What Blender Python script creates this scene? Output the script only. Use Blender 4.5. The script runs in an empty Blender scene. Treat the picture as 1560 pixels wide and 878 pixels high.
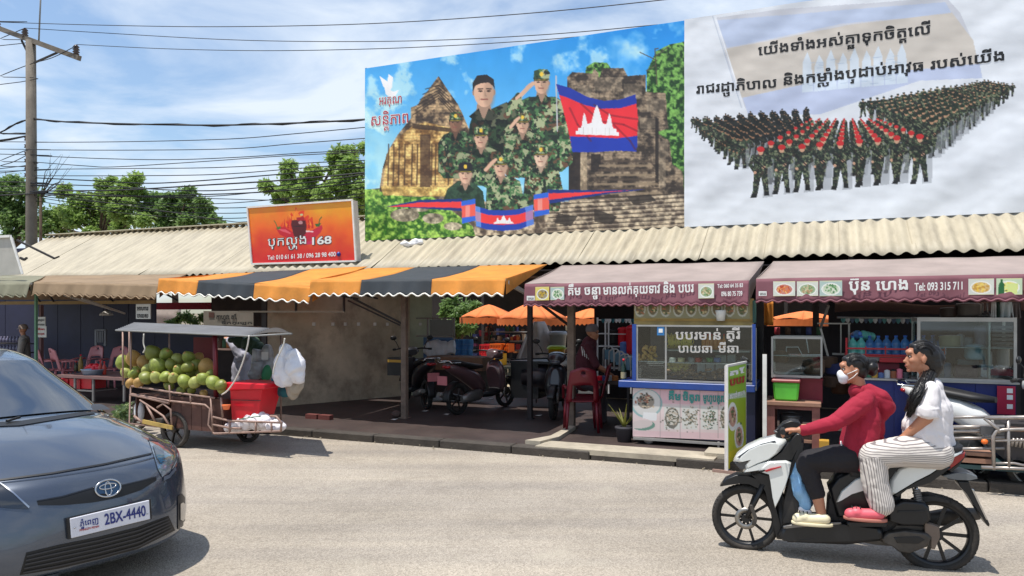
import bpy, math, random
import numpy as np
from mathutils import Vector, Matrix, noise as mnoise
R = math.radians
random.seed(7); rng = np.random.default_rng(7)
SC = bpy.context.scene
COL = SC.collection
# ------------------------------------------------------------------ camera, sky, sun, exposure
FPX, HZ, CX, CH = 1127.0, 475.0, 780.0, 1.75      # focal length in photo pixels, horizon row, centre column, eye height
cam = bpy.data.objects.new('camera', bpy.data.cameras.new('camera')); COL.objects.link(cam); SC.camera = cam
cam.location = (0, 0, CH); cam.rotation_euler = (R(90), 0, 0)
cam.data.lens = 36*FPX/1560; cam.data.sensor_width = 36; cam.data.shift_y = (HZ-439)/1560
cam.data.clip_start = .05; cam.data.clip_end = 3000
SUN = Vector((.27, .12, -1)).normalized()          # direction the sunlight travels
SC.view_settings.view_transform = 'Standard'; SC.view_settings.look = 'None'
SC.view_settings.gamma = 1; SC.view_settings.exposure = .35
wd = bpy.data.worlds.new('World'); SC.world = wd; wd.use_nodes = True
nt = wd.node_tree; nt.nodes.clear()
N = nt.nodes.new; Lk = nt.links.new
sky = N('ShaderNodeTexSky'); sky.sky_type = 'NISHITA'; sky.sun_disc = False
sky.sun_elevation = math.asin(-SUN.z); sky.sun_rotation = math.atan2(-SUN.x, -SUN.y)
sky.air_density = 1.25; sky.dust_density = .7; sky.ozone_density = 1.2
tc = N('ShaderNodeTexCoord'); sep = N('ShaderNodeSeparateXYZ'); Lk(tc.outputs['Generated'], sep.inputs[0])
add = N('ShaderNodeMath'); add.operation = 'ADD'; add.inputs[1].default_value = .22; Lk(sep.outputs[2], add.inputs[0])
mx = N('ShaderNodeMath'); mx.operation = 'MAXIMUM'; mx.inputs[1].default_value = .08; Lk(add.outputs[0], mx.inputs[0])
dv = N('ShaderNodeVectorMath'); dv.operation = 'DIVIDE'; Lk(tc.outputs['Generated'], dv.inputs[0])
cmb = N('ShaderNodeCombineXYZ'); Lk(mx.outputs[0], cmb.inputs[0]); Lk(mx.outputs[0], cmb.inputs[1]); cmb.inputs[2].default_value = 3.0
Lk(cmb.outputs[0], dv.inputs[1])
mp = N('ShaderNodeMapping'); mp.inputs['Scale'].default_value = (1.0, 1.35, 1); mp.inputs['Rotation'].default_value = (0, 0, R(28)); mp.inputs['Location'].default_value = (2.2, 6.6, 0)
Lk(dv.outputs[0], mp.inputs[0])
n1 = N('ShaderNodeTexNoise'); n1.inputs['Scale'].default_value = 1.35; n1.inputs['Detail'].default_value = 9; n1.inputs['Roughness'].default_value = .56; n1.inputs['Distortion'].default_value = .5
Lk(mp.outputs[0], n1.inputs['Vector'])
cr = N('ShaderNodeValToRGB'); cr.color_ramp.elements[0].position = .42; cr.color_ramp.elements[1].position = .62
cr.color_ramp.elements[0].color = (.10, .10, .10, 1); cr.color_ramp.elements[1].color = (.92, .92, .92, 1)
Lk(n1.outputs[0], cr.inputs[0])
mixc = N('ShaderNodeMix'); mixc.data_type = 'RGBA'; Lk(cr.outputs[0], mixc.inputs[0]); sm = N('ShaderNodeMix'); sm.data_type = 'RGBA'; sm.blend_type = 'MULTIPLY'; sm.inputs[0].default_value = 1; sm.inputs[7].default_value = (1.0, 1.12, 1.25, 1); Lk(sky.outputs[0], sm.inputs[6]); Lk(sm.outputs[2], mixc.inputs[6]); mixc.inputs[7].default_value = (6.9, 7.6, 8.5, 1)
bg = N('ShaderNodeBackground'); bg.inputs[1].default_value = .1; Lk(mixc.outputs[2], bg.inputs[0])
wo = N('ShaderNodeOutputWorld'); Lk(bg.outputs[0], wo.inputs[0])
sd = bpy.data.lights.new('sun', 'SUN'); sd.energy = 4.2; sd.angle = R(.55); sd.color = (1, .955, .88)
so = bpy.data.objects.new('sun', sd); COL.objects.link(so); so.location = (-6, -3, 20)
so.rotation_euler = SUN.to_track_quat('-Z', 'Y').to_euler()
# ------------------------------------------------------------------ frames: the market front runs along U, its depth along V
UD = Vector((.922, -.387, 0)).normalized(); VD = Vector((.387, .922, 0)).normalized(); O0 = Vector((0, 9.1, 0))
FAC = Matrix(((UD.x, VD.x, 0, O0.x), (UD.y, VD.y, 0, O0.y), (0, 0, 1, 0), (0, 0, 0, 1)))
FANG = math.atan2(UD.y, UD.x)
def ray(px, py): return Vector(((px-CX)/FPX, 1, -(py-HZ)/FPX))
def W(px, py, Y): r = ray(px, py); return Vector((r.x*Y, Y, CH+r.z*Y))             # world point at depth Y
def PL(px, py, p0, n):                                                            # world point on a plane
    r = ray(px, py); o = Vector((0, 0, CH)); k = (Vector(p0)-o).dot(n)/r.dot(n); return o+r*k
def FP(px, py, v):                                                                # (u, v, z) on the market plane v
    p = PL(px, py, O0+VD*v, VD); d = p-O0; return Vector((d.dot(UD), v, p.z))
def U(px, v): return FP(px, 475, v).x
def Zf(px, py, v): return FP(px, py, v).z
def GP(px, py, z=0):                                                              # (u, v, z) where the pixel meets height z
    r = ray(px, py); k = (z-CH)/r.z; p = Vector((r.x*k, r.y*k, z))-O0; return Vector((p.dot(UD), p.dot(VD), z))
def proj(p):                                                                      # world point -> photo pixel
    return (CX+FPX*p[0]/p[1], HZ-FPX*(p[2]-CH)/p[1])
# ------------------------------------------------------------------ materials
def lin(c): return tuple(((x/255)/12.92 if x/255 <= .04045 else ((x/255+.055)/1.055)**2.4) for x in c[:3])
MATS = {}
def M(key, col=(128, 128, 128), r=.6, m=0, var=.12, sc=5, bump=0, bsc=60, coat=0, trans=0, dirt=0, spec=None, alpha=1, sub=None):
    if key in MATS: return MATS[key]
    mt = bpy.data.materials.new(key); mt.use_nodes = True; t = mt.node_tree; b = t.nodes['Principled BSDF']
    c = lin(col); NN = t.nodes.new; LL = t.links.new
    tcn = NN('ShaderNodeTexCoord'); no = NN('ShaderNodeTexNoise'); no.inputs['Scale'].default_value = sc; no.inputs['Detail'].default_value = 6; no.inputs['Roughness'].default_value = .62
    LL(tcn.outputs['Object'], no.inputs['Vector'])
    rp = NN('ShaderNodeValToRGB'); rp.color_ramp.elements[0].position = .3; rp.color_ramp.elements[1].position = .7
    rp.color_ramp.elements[0].color = (*[x*(1-var) for x in c], 1); rp.color_ramp.elements[1].color = (*[min(1, x*(1+var)) for x in c], 1)
    LL(no.outputs[0], rp.inputs[0]); out = rp.outputs[0]
    if dirt:
        n2 = NN('ShaderNodeTexNoise'); n2.inputs['Scale'].default_value = sc*.6+1; n2.inputs['Detail'].default_value = 8; n2.inputs['Roughness'].default_value = .7
        LL(tcn.outputs['Object'], n2.inputs['Vector'])
        r2 = NN('ShaderNodeValToRGB'); r2.color_ramp.elements[0].position = .48; r2.color_ramp.elements[1].position = .72; r2.color_ramp.elements[0].color = (0, 0, 0, 1); r2.color_ramp.elements[1].color = (dirt, dirt, dirt, 1)
        LL(n2.outputs[0], r2.inputs[0]); mi = NN('ShaderNodeMix'); mi.data_type = 'RGBA'; LL(r2.outputs[0], mi.inputs[0]); LL(out, mi.inputs[6]); mi.inputs[7].default_value = (.09, .07, .055, 1); out = mi.outputs[2]
    LL(out, b.inputs['Base Color']); b.inputs['Roughness'].default_value = r; b.inputs['Metallic'].default_value = m
    if coat: b.inputs['Coat Weight'].default_value = coat; b.inputs['Coat Roughness'].default_value = .04
    if trans: b.inputs['Transmission Weight'].default_value = trans
    if spec is not None: b.inputs['Specular IOR Level'].default_value = spec
    if alpha < 1: b.inputs['Alpha'].default_value = alpha
    if bump:
        n3 = NN('ShaderNodeTexNoise'); n3.inputs['Scale'].default_value = bsc; n3.inputs['Detail'].default_value = 4; LL(tcn.outputs['Object'], n3.inputs['Vector'])
        bp = NN('ShaderNodeBump'); bp.inputs['Strength'].default_value = bump; bp.inputs['Distance'].default_value = .01; LL(n3.outputs[0], bp.inputs['Height']); LL(bp.outputs[0], b.inputs['Normal'])
    MATS[key] = mt; return mt
def glass(key, tint=(230, 240, 240), mixf=.18):
    if key in MATS: return MATS[key]
    mt = bpy.data.materials.new(key); mt.use_nodes = True; t = mt.node_tree; t.nodes.clear(); NN = t.nodes.new
    tr = NN('ShaderNodeBsdfTransparent'); tr.inputs[0].default_value = (*lin(tint), 1); gl = NN('ShaderNodeBsdfGlossy'); gl.inputs['Roughness'].default_value = .03
    fr = NN('ShaderNodeFresnel'); fr.inputs[0].default_value = 1.5; ad = NN('ShaderNodeMath'); ad.operation = 'MULTIPLY_ADD'; ad.inputs[1].default_value = .45; ad.inputs[2].default_value = mixf*.3
    mi = NN('ShaderNodeMixShader'); o = NN('ShaderNodeOutputMaterial'); l = t.links.new
    l(fr.outputs[0], ad.inputs[0]); l(ad.outputs[0], mi.inputs[0]); l(tr.outputs[0], mi.inputs[1]); l(gl.outputs[0], mi.inputs[2]); l(mi.outputs[0], o.inputs[0])
    MATS[key] = mt; return mt
def vcol_mat(key='printed_vinyl', r=.55, bump=.0):
    if key in MATS: return MATS[key]
    mt = bpy.data.materials.new(key); mt.use_nodes = True; t = mt.node_tree; b = t.nodes['Principled BSDF']
    a = t.nodes.new('ShaderNodeAttribute'); a.attribute_name = 'print'; no = t.nodes.new('ShaderNodeTexNoise'); no.inputs['Scale'].default_value = 3; no.inputs['Detail'].default_value = 5
    tcn = t.nodes.new('ShaderNodeTexCoord'); t.links.new(tcn.outputs['Object'], no.inputs['Vector'])
    mr = t.nodes.new('ShaderNodeMapRange'); mr.inputs['To Min'].default_value = .86; mr.inputs['To Max'].default_value = 1.1; t.links.new(no.outputs[0], mr.inputs['Value'])
    mu = t.nodes.new('ShaderNodeVectorMath'); mu.operation = 'SCALE'; t.links.new(a.outputs['Color'], mu.inputs[0]); t.links.new(mr.outputs[0], mu.inputs['Scale'])
    t.links.new(mu.outputs[0], b.inputs['Base Color']); b.inputs['Roughness'].default_value = r
    MATS[key] = mt; return mt
# ------------------------------------------------------------------ mesh builder
class MB:
    def __init__(s, T=None): s.v = []; s.f = []; s.sm = []; s.T = T
    def av(s, pts):
        i = len(s.v)
        if s.T is None: s.v += [Vector(p) for p in pts]
        else: s.v += [s.T @ Vector(p) for p in pts]
        return i
    def face(s, idx, sm=False): s.f.append(tuple(idx)); s.sm.append(sm)
    def poly(s, pts, sm=False): i = s.av(pts); s.face(range(i, i+len(pts)), sm); return s
    def box(s, x0, x1, y0, y1, z0, z1, M4=None):
        P = [Vector(p) for p in ((x0, y0, z0), (x1, y0, z0), (x1, y1, z0), (x0, y1, z0), (x0, y0, z1), (x1, y0, z1), (x1, y1, z1), (x0, y1, z1))]
        if M4 is not None: P = [M4 @ p for p in P]
        i = s.av(P)
        for q in ((0, 3, 2, 1), (4, 5, 6, 7), (0, 1, 5, 4), (1, 2, 6, 5), (2, 3, 7, 6), (3, 0, 4, 7)): s.face([i+k for k in q])
        return s
    def cbox(s, c, d, M4=None): return s.box(c[0]-d[0]/2, c[0]+d[0]/2, c[1]-d[1]/2, c[1]+d[1]/2, c[2]-d[2]/2, c[2]+d[2]/2, M4)
    def bar(s, a, b, w, h=None):                       # square bar from a to b
        a = Vector(a); b = Vector(b); h = h or w; d = (b-a); L = d.length; d.normalize()
        x = d.cross(Vector((0, 0, 1))); x = Vector((1, 0, 0)) if x.length < 1e-3 else x.normalized(); y = x.cross(d)
        P = [a+x*i*w/2+y*j*h/2 for i, j in ((-1, -1), (1, -1), (1, 1), (-1, 1))]; P += [p+d*L for p in P]
        i = s.av(P)
        for q in ((0, 3, 2, 1), (4, 5, 6, 7), (0, 1, 5, 4), (1, 2, 6, 5), (2, 3, 7, 6), (3, 0, 4, 7)): s.face([i+k for k in q])
        return s
    def tube(s, pts, r, n=8, cap=True, closed=False):
        pts = [Vector(p) for p in pts]; m = len(pts); rs = r if isinstance(r, (list, tuple)) else [r]*m
        rings = []; pn = None
        for k in range(m):
            if closed: d = pts[(k+1) % m]-pts[k-1]
            else: d = pts[min(k+1, m-1)]-pts[max(k-1, 0)]
            if d.length < 1e-9: d = Vector((0, 0, 1))
            d.normalize()
            if pn is None:
                pn = d.cross(Vector((0, 0, 1)))
                if pn.length < .05: pn = d.cross(Vector((0, 1, 0)))
            pn = (pn-d*pn.dot(d)); pn = pn.normalized() if pn.length > 1e-6 else d.orthogonal().normalized()
            q = d.cross(pn)
            rings.append(s.av([pts[k]+(pn*math.cos(2*math.pi*j/n)+q*math.sin(2*math.pi*j/n))*rs[k] for j in range(n)]))
        for k in range(m if closed else m-1):
            a = rings[k]; b = rings[(k+1) % m]
            for j in range(n): s.face((a+j, a+(j+1) % n, b+(j+1) % n, b+j), True)
        if cap and not closed:
            s.face([rings[0]+j for j in range(n)][::-1]); s.face([rings[-1]+j for j in range(n)])
        return s
    def lathe(s, c, prof, n=16, ax=(0, 0, 1), sm=True, cap=True, a0=0, a1=2*math.pi):
        c = Vector(c); ax = Vector(ax).normalized(); x = ax.orthogonal().normalized(); y = ax.cross(x); full = abs(a1-a0-2*math.pi) < 1e-6
        cols = n if full else n+1; rings = []
        for (r, z) in prof: rings.append(s.av([c+ax*z+(x*math.cos(a0+(a1-a0)*j/n)+y*math.sin(a0+(a1-a0)*j/n))*max(r, 1e-5) for j in range(cols)]))
        for a, b in zip(rings, rings[1:]):
            for j in range(n): s.face((a+j, a+(j+1) % cols, b+(j+1) % cols, b+j), sm)
        if cap and full: s.face([rings[0]+j for j in range(n)][::-1]); s.face([rings[-1]+j for j in range(n)])
        return s
    def ell(s, c, r, n=14, m=9, M3=None, f=None):
        c = Vector(c); P = []
        for i in range(m+1):
            th = math.pi*i/m
            for j in range(n):
                ph = 2*math.pi*j/n; p = Vector((math.sin(th)*math.cos(ph)*r[0], math.sin(th)*math.sin(ph)*r[1], math.cos(th)*r[2]))
                if f: p = f(p)
                if M3 is not None: p = M3 @ p
                P.append(c+p)
        i0 = s.av(P)
        for i in range(m):
            for j in range(n): s.face((i0+i*n+j, i0+(i+1)*n+j, i0+(i+1)*n+(j+1) % n, i0+i*n+(j+1) % n), True)
        return s
    def grid(s, fn, nu, nv, sm=True, keep=None):
        i = s.av([fn(a/nu, b/nv) for b in range(nv+1) for a in range(nu+1)])
        for b in range(nv):
            for a in range(nu):
                if keep and not keep((a+.5)/nu, (b+.5)/nv): continue
                k = i+b*(nu+1)+a; s.face((k, k+1, k+nu+2, k+nu+1), sm)
        return s
    def prism(s, pts, d, sm=False):                     # closed outline (3d points) pushed by vector d
        d = Vector(d); n = len(pts); a = s.av(pts); b = a+n
        T = s.T; s.v += [(T.to_3x3() @ d if T is not None else d)+p for p in s.v[a:a+n]]
        s.face(range(a, a+n)); s.face(list(range(b, b+n))[::-1])
        for j in range(n): s.face((a+j, b+j, b+(j+1) % n, a+(j+1) % n), sm)
        return s
    def dome(s, pts, d, rings):                         # outline with rounded rims: rings = [(inset fraction, depth fraction)...]
        pts = [Vector(p) for p in pts]; c = sum(pts, Vector())/len(pts); d = Vector(d); n = len(pts); ids = []
        for (ins, dep) in rings: ids.append(s.av([p.lerp(c, ins)+d*dep for p in pts]))
        for a, b in zip(ids, ids[1:]):
            for j in range(n): s.face((a+j, b+j, b+(j+1) % n, a+(j+1) % n), True)
        s.face([ids[0]+j for j in range(n)]); s.face([ids[-1]+j for j in range(n)][::-1])
        return s
    def build(s, name, mat, parent=None, world=True, solid=0, sub=0, auto=False):
        me = bpy.data.meshes.new(name)
        vs = s.v
        if parent is not None and world: inv = FIN[parent.name].inverted() if parent.name in FIN else parent.matrix_world.inverted(); vs = [inv @ p for p in s.v]
        me.from_pydata([tuple(p) for p in vs], [], s.f); me.polygons.foreach_set('use_smooth', s.sm); me.update()
        o = bpy.data.objects.new(name, me); COL.objects.link(o)
        for mm in (mat if isinstance(mat, (list, tuple)) else [mat]): me.materials.append(mm)
        if parent is not None:
            o.parent = parent
            if parent.name in FIN: FIN[o.name] = FIN[parent.name].copy()
        if solid:
            md = o.modifiers.new('thickness', 'SOLIDIFY'); md.thickness = solid; md.offset = 0
        if sub:
            md = o.modifiers.new('smooth', 'SUBSURF'); md.levels = sub; md.render_levels = sub
        return o
FIN = {}                                                 # world matrices of things (set without a depsgraph update)
def thing(name, label, cat, at, rot=None, group=None, world=False):
    o = bpy.data.objects.new(name, None); COL.objects.link(o); o.empty_display_size = .1
    p = Vector(at) if world else FAC @ Vector(at)
    rz = FANG if rot is None else rot
    m = Matrix.Translation(p) @ Matrix.Rotation(rz, 4, 'Z'); o.location = p; o.rotation_euler = (0, 0, rz); FIN[o.name] = m
    o['label'] = label; o['category'] = cat
    if group: o['group'] = group
    return o
def tag(o, label, cat, group=None, kind=None):
    o['label'] = label; o['category'] = cat
    if group: o['group'] = group
    if kind: o['kind'] = kind
    return o
def struct(o, kind='structure'): o['kind'] = kind; return o
def dup(root, at, rot=None, label=None, world=False):
    def cp(o, par):
        c = o.copy(); COL.objects.link(c); c.parent = par
        for ch in [x for x in bpy.data.objects if x.parent == o]: cp(ch, c)
        return c
    c = cp(root, None); p = Vector(at) if world else FAC @ Vector(at); rz = FANG if rot is None else rot
    c.location = p; c.rotation_euler = (0, 0, rz); FIN[c.name] = Matrix.Translation(p) @ Matrix.Rotation(rz, 4, 'Z')
    if label: c['label'] = label
    return c
# ------------------------------------------------------------------ lettering: glyph meshes; '~x' puts x as a subscript under the glyph before it
GC = {}
ROWS = 52
def spans(body):
    """scan-line spans of a glyph run, unit = em; overlapping strokes are united"""
    if body in GC: return GC[body]
    from mathutils.geometry import interpolate_bezier as ib
    c = bpy.data.curves.new('lettering', 'FONT'); c.body = body
    o = bpy.data.objects.new('lettering', c); COL.objects.link(o); bpy.context.view_layer.update()
    cu = o.to_curve(bpy.context.evaluated_depsgraph_get()); E = []
    for sp in cu.splines:
        P = []
        if sp.type == 'BEZIER':
            bp = sp.bezier_points; n = len(bp)
            for i in range(n): a, b = bp[i], bp[(i+1) % n]; P += [(q.x, q.y) for q in ib(a.co, a.handle_right, b.handle_left, b.co, 5)[:-1]]
        else: P = [(p.co.x, p.co.y) for p in sp.points]
        E += [(P[i], P[(i+1) % len(P)]) for i in range(len(P))]
    o.to_curve_clear(); bpy.data.objects.remove(o); bpy.data.curves.remove(c)
    rows = {}
    for (x0, y0), (x1, y1) in E:
        if y0 == y1: continue
        d = 1 if y1 > y0 else -1; ya, yb = min(y0, y1), max(y0, y1)
        r = math.ceil(ya*ROWS-.5)
        while (r+.5)/ROWS < yb:
            yc = (r+.5)/ROWS
            if yc >= ya: rows.setdefault(r, []).append((x0+(yc-y0)/(y1-y0)*(x1-x0), d))
            r += 1
    out = {}
    for r, L in rows.items():
        L.sort(); w = 0; st = 0
        for x, d in L:
            if w == 0: st = x
            w += d
            if w == 0 and x > st: out.setdefault(r, []).append([st, x])
    GC[body] = out; return out
def xext(sp): return min(a[0] for L in sp.values() for a in L), max(a[1] for L in sp.values() for a in L)
def gtext(s, off=.0):
    plain = ''; subs = []; i = 0
    while i < len(s):
        if s[i] == '~': subs.append((len(plain), s[i+1])); i += 2
        else: plain += s[i]; i += 1
    rows = {r: [list(a) for a in L] for r, L in spans(plain).items()}
    def wd(t): return xext(spans(t+'l'))[1]-.1
    for pos, ch in subs:
        x1 = wd(plain[:pos]); x0 = wd(plain[:pos-1]) if pos > 1 else 0; g = spans(ch); g0, g1 = xext(g); cx = (x0+x1)/2; kx, ky = .78, .46
        for r in range(-int(.42*ROWS), int(.2*ROWS)):
            src = math.floor(((r+.5)/ROWS+.38)/ky*ROWS)
            if src in g: rows.setdefault(r, []).extend([[cx+(a-(g0+g1)/2)*kx, cx+(b-(g0+g1)/2)*kx] for a, b in g[src]])
    kv = int(round(off*ROWS)); full = {}
    for r, L in rows.items():
        for dr in range(-kv, kv+1): full.setdefault(r+dr, []).extend([[a-off, b+off] for a, b in L])
    vs = []; fs = []
    for r, L in full.items():
        L.sort(); m = []
        for a, b in L:
            if m and a <= m[-1][1]+.001: m[-1][1] = max(m[-1][1], b)
            else: m.append([a, b])
        for a, b in m:
            n = len(vs); vs += [(a, r/ROWS), (b, r/ROWS), (b, (r+1)/ROWS), (a, (r+1)/ROWS)]; fs.append((n, n+1, n+2, n+3))
    return vs, fs
def put_text(mb, s, A, B, H=None, Hf=1.0, off=.012, lift=Vector((0, 0, 0)), up=Vector((0, 0, 1))):
    """lettering from A to B along the base line (3d points); H = cap height, else natural proportion times Hf"""
    vs, fs = gtext(s, off); x0 = min(p[0] for p in vs); x1 = max(p[0] for p in vs); A = Vector(A); B = Vector(B); d = B-A; k = d.length/(x1-x0); d.normalize()
    ky = k*Hf if H is None else H/.7
    i = mb.av([A+d*((p[0]-x0)*k)+up*(p[1]*ky)+lift for p in vs])
    for f in fs: mb.face([i+q for q in f])
    return mb
# ------------------------------------------------------------------ flat print painted in photo-pixel space, carried as colours on a fine mesh
def vnoise(h, w, sc, seed, octv=4):
    g = np.random.default_rng(seed); out = np.zeros((h, w)); a = 1; tot = 0
    for o in range(octv):
        s = sc/2**o
        if s < 1.2: break
        gh, gw = int(h/s)+3, int(w/s)+3; t = g.random((gh, gw)); yy = np.arange(h)/s; xx = np.arange(w)/s
        y0 = yy.astype(int); x0 = xx.astype(int); fy = yy-y0; fx = xx-x0; fy = fy*fy*(3-2*fy); fx = fx*fx*(3-2*fx)
        A = t[y0][:, x0]; B = t[y0][:, x0+1]; C = t[y0+1][:, x0]; D = t[y0+1][:, x0+1]
        out += a*((A*(1-fx)+B*fx)*(1-fy)[:, None]+(C*(1-fx)+D*fx)*fy[:, None]); tot += a; a *= .55
    return out/tot
class Cv:
    def __init__(s, x0, y0, x1, y1, k, base=(255, 255, 255)):
        s.x0, s.y0, s.k = x0, y0, k; s.w = int((x1-x0)*k)+1; s.h = int((y1-y0)*k)+1
        s.a = np.zeros((s.h, s.w, 3)); s.a[:] = base
    def _bb(s, xs, ys, pad=1):
        a = max(0, int((min(xs)-s.x0)*s.k)-pad); b = min(s.w, int((max(xs)-s.x0)*s.k)+2+pad)
        c = max(0, int((min(ys)-s.y0)*s.k)-pad); d = min(s.h, int((max(ys)-s.y0)*s.k)+2+pad)
        if b <= a or d <= c: return None
        X, Y = np.meshgrid(s.x0+(np.arange(a, b)+.5)/s.k, s.y0+(np.arange(c, d)+.5)/s.k); return (slice(c, d), slice(a, b)), X, Y
    def _put(s, sl, m, col, al):
        t = s.a[sl]; c = col[sl] if isinstance(col, np.ndarray) and col.ndim == 3 else np.array(col, float)
        m = (m*al)[..., None]; s.a[sl] = t*(1-m)+c*m
    def poly(s, pts, col, al=1.0):
        q = s._bb([p[0] for p in pts], [p[1] for p in pts])
        if q is None: return s
        sl, X, Y = q; ins = np.zeros(X.shape, bool); n = len(pts)
        for i in range(n):
            (xa, ya), (xb, yb) = pts[i], pts[(i+1) % n]
            if ya == yb: continue
            c = ((ya > Y) != (yb > Y)) & (X < (xb-xa)*(Y-ya)/(yb-ya)+xa); ins ^= c
        s._put(sl, ins.astype(float), col, al); return s
    def ell(s, cx, cy, rx, ry, col, al=1.0, ang=0, soft=0):
        r = max(rx, ry)*(1+soft); q = s._bb([cx-r, cx+r], [cy-r, cy+r])
        if q is None: return s
        sl, X, Y = q; ca, sa = math.cos(ang), math.sin(ang); x = (X-cx)*ca+(Y-cy)*sa; y = -(X-cx)*sa+(Y-cy)*ca
        d = np.sqrt((x/rx)**2+(y/ry)**2); m = np.clip((1+soft-d)/max(soft, .12/max(1, min(rx, ry))), 0, 1) if soft else (d < 1).astype(float)
        s._put(sl, m, col, al); return s
    def line(s, pts, w, col, al=1.0):
        for (xa, ya), (xb, yb) in zip(pts, pts[1:]):
            q = s._bb([xa-w, xb-w, xa+w, xb+w], [ya-w, yb-w, ya+w, yb+w])
            if q is None: continue
            sl, X, Y = q; L = max(1e-6, (xb-xa)**2+(yb-ya)**2); t = np.clip(((X-xa)*(xb-xa)+(Y-ya)*(yb-ya))/L, 0, 1)
            d = np.hypot(X-xa-t*(xb-xa), Y-ya-t*(yb-ya)); s._put(sl, np.clip((w/2-d)*s.k+.5, 0, 1), col, al)
        return s
    def noise(s, sc, seed, octv=4): return vnoise(s.h, s.w, sc*s.k, seed, octv)
    def at(s, X, Y):
        x = np.clip((np.asarray(X)-s.x0)*s.k-.5, 0, s.w-1.001); y = np.clip((np.asarray(Y)-s.y0)*s.k-.5, 0, s.h-1.001)
        a = x.astype(int); b = y.astype(int); fx = (x-a)[..., None]; fy = (y-b)[..., None]; A = s.a
        return (A[b, a]*(1-fx)+A[b, a+1]*fx)*(1-fy)+(A[b+1, a]*(1-fx)+A[b+1, a+1]*fx)*fy
def print_grid(name, cv, fn, nx, ny, parent, mat=None, disp=None):
    """fn(s, t) -> world point, s along, t down; each vertex takes the printed colour seen at its photo pixel"""
    P = [fn(i/nx, j/ny) for j in range(ny+1) for i in range(nx+1)]
    pp = np.array([proj(p) for p in P]); c = cv.at(pp[:, 0], pp[:, 1])/255; c = np.where(c <= .04045, c/12.92, ((np.clip(c, 0, 1)+.055)/1.055)**2.4)
    if disp: P = [p+disp(p) for p in P]
    mb = MB(); i = mb.av(P)
    for j in range(ny):
        for k in range(nx): a = i+j*(nx+1)+k; mb.face((a, a+nx+1, a+nx+2, a+1), disp is not None)
    o = mb.build(name, mat or vcol_mat(), parent); at = o.data.color_attributes.new('print', 'FLOAT_COLOR', 'POINT')
    at.data.foreach_set('color', np.concatenate([c, np.ones((len(c), 1))], 1).astype(np.float32).ravel()); return o
# ------------------------------------------------------------------ flesh and cloth: overlapping shapes fused into one skin
def fuse(name, mb, mat, parent, vox=.008, smooth=4, fn=None, deci=0):
    me = bpy.data.meshes.new(name); me.from_pydata([tuple(p) for p in mb.v], [], mb.f); me.update()
    o = bpy.data.objects.new('tmp', me); COL.objects.link(o)
    a = o.modifiers.new('r', 'REMESH'); a.mode = 'VOXEL'; a.voxel_size = vox; a.use_smooth_shade = True
    if smooth: b = o.modifiers.new('s', 'SMOOTH'); b.factor = .5; b.iterations = smooth
    bpy.context.view_layer.update(); m2 = bpy.data.meshes.new_from_object(o.evaluated_get(bpy.context.evaluated_depsgraph_get()))
    bpy.data.objects.remove(o); bpy.data.meshes.remove(me)
    if fn:
        n = len(m2.vertices); co = np.zeros(n*3); m2.vertices.foreach_get('co', co); co = co.reshape(-1, 3); no = np.zeros(n*3); m2.vertices.foreach_get('normal', no); co = fn(co, no.reshape(-1, 3)); m2.vertices.foreach_set('co', co.ravel())
    inv = FIN[parent.name].inverted(); m2.transform(inv); m2.materials.clear(); m2.materials.append(mat)
    m2.polygons.foreach_set('use_smooth', [True]*len(m2.polygons)); m2.update()
    r = bpy.data.objects.new(name, m2); COL.objects.link(r); r.parent = parent; FIN[r.name] = FIN[parent.name].copy(); m2.name = name
    return r
def limb(mb, pts, rs, n=12, k=5):
    """tapered limb through joints; rs = radius per joint, rounded ends"""
    pts = [Vector(p) for p in pts]
    for (a, b, ra, rb) in zip(pts, pts[1:], rs, rs[1:]):
        L = [a.lerp(b, i/k) for i in range(k+1)]; mb.tube(L, [ra+(rb-ra)*i/k for i in range(k+1)], n)
    for p, r in zip(pts, rs): mb.ell(p, (r, r, r), n, 8)
    return mb
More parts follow.
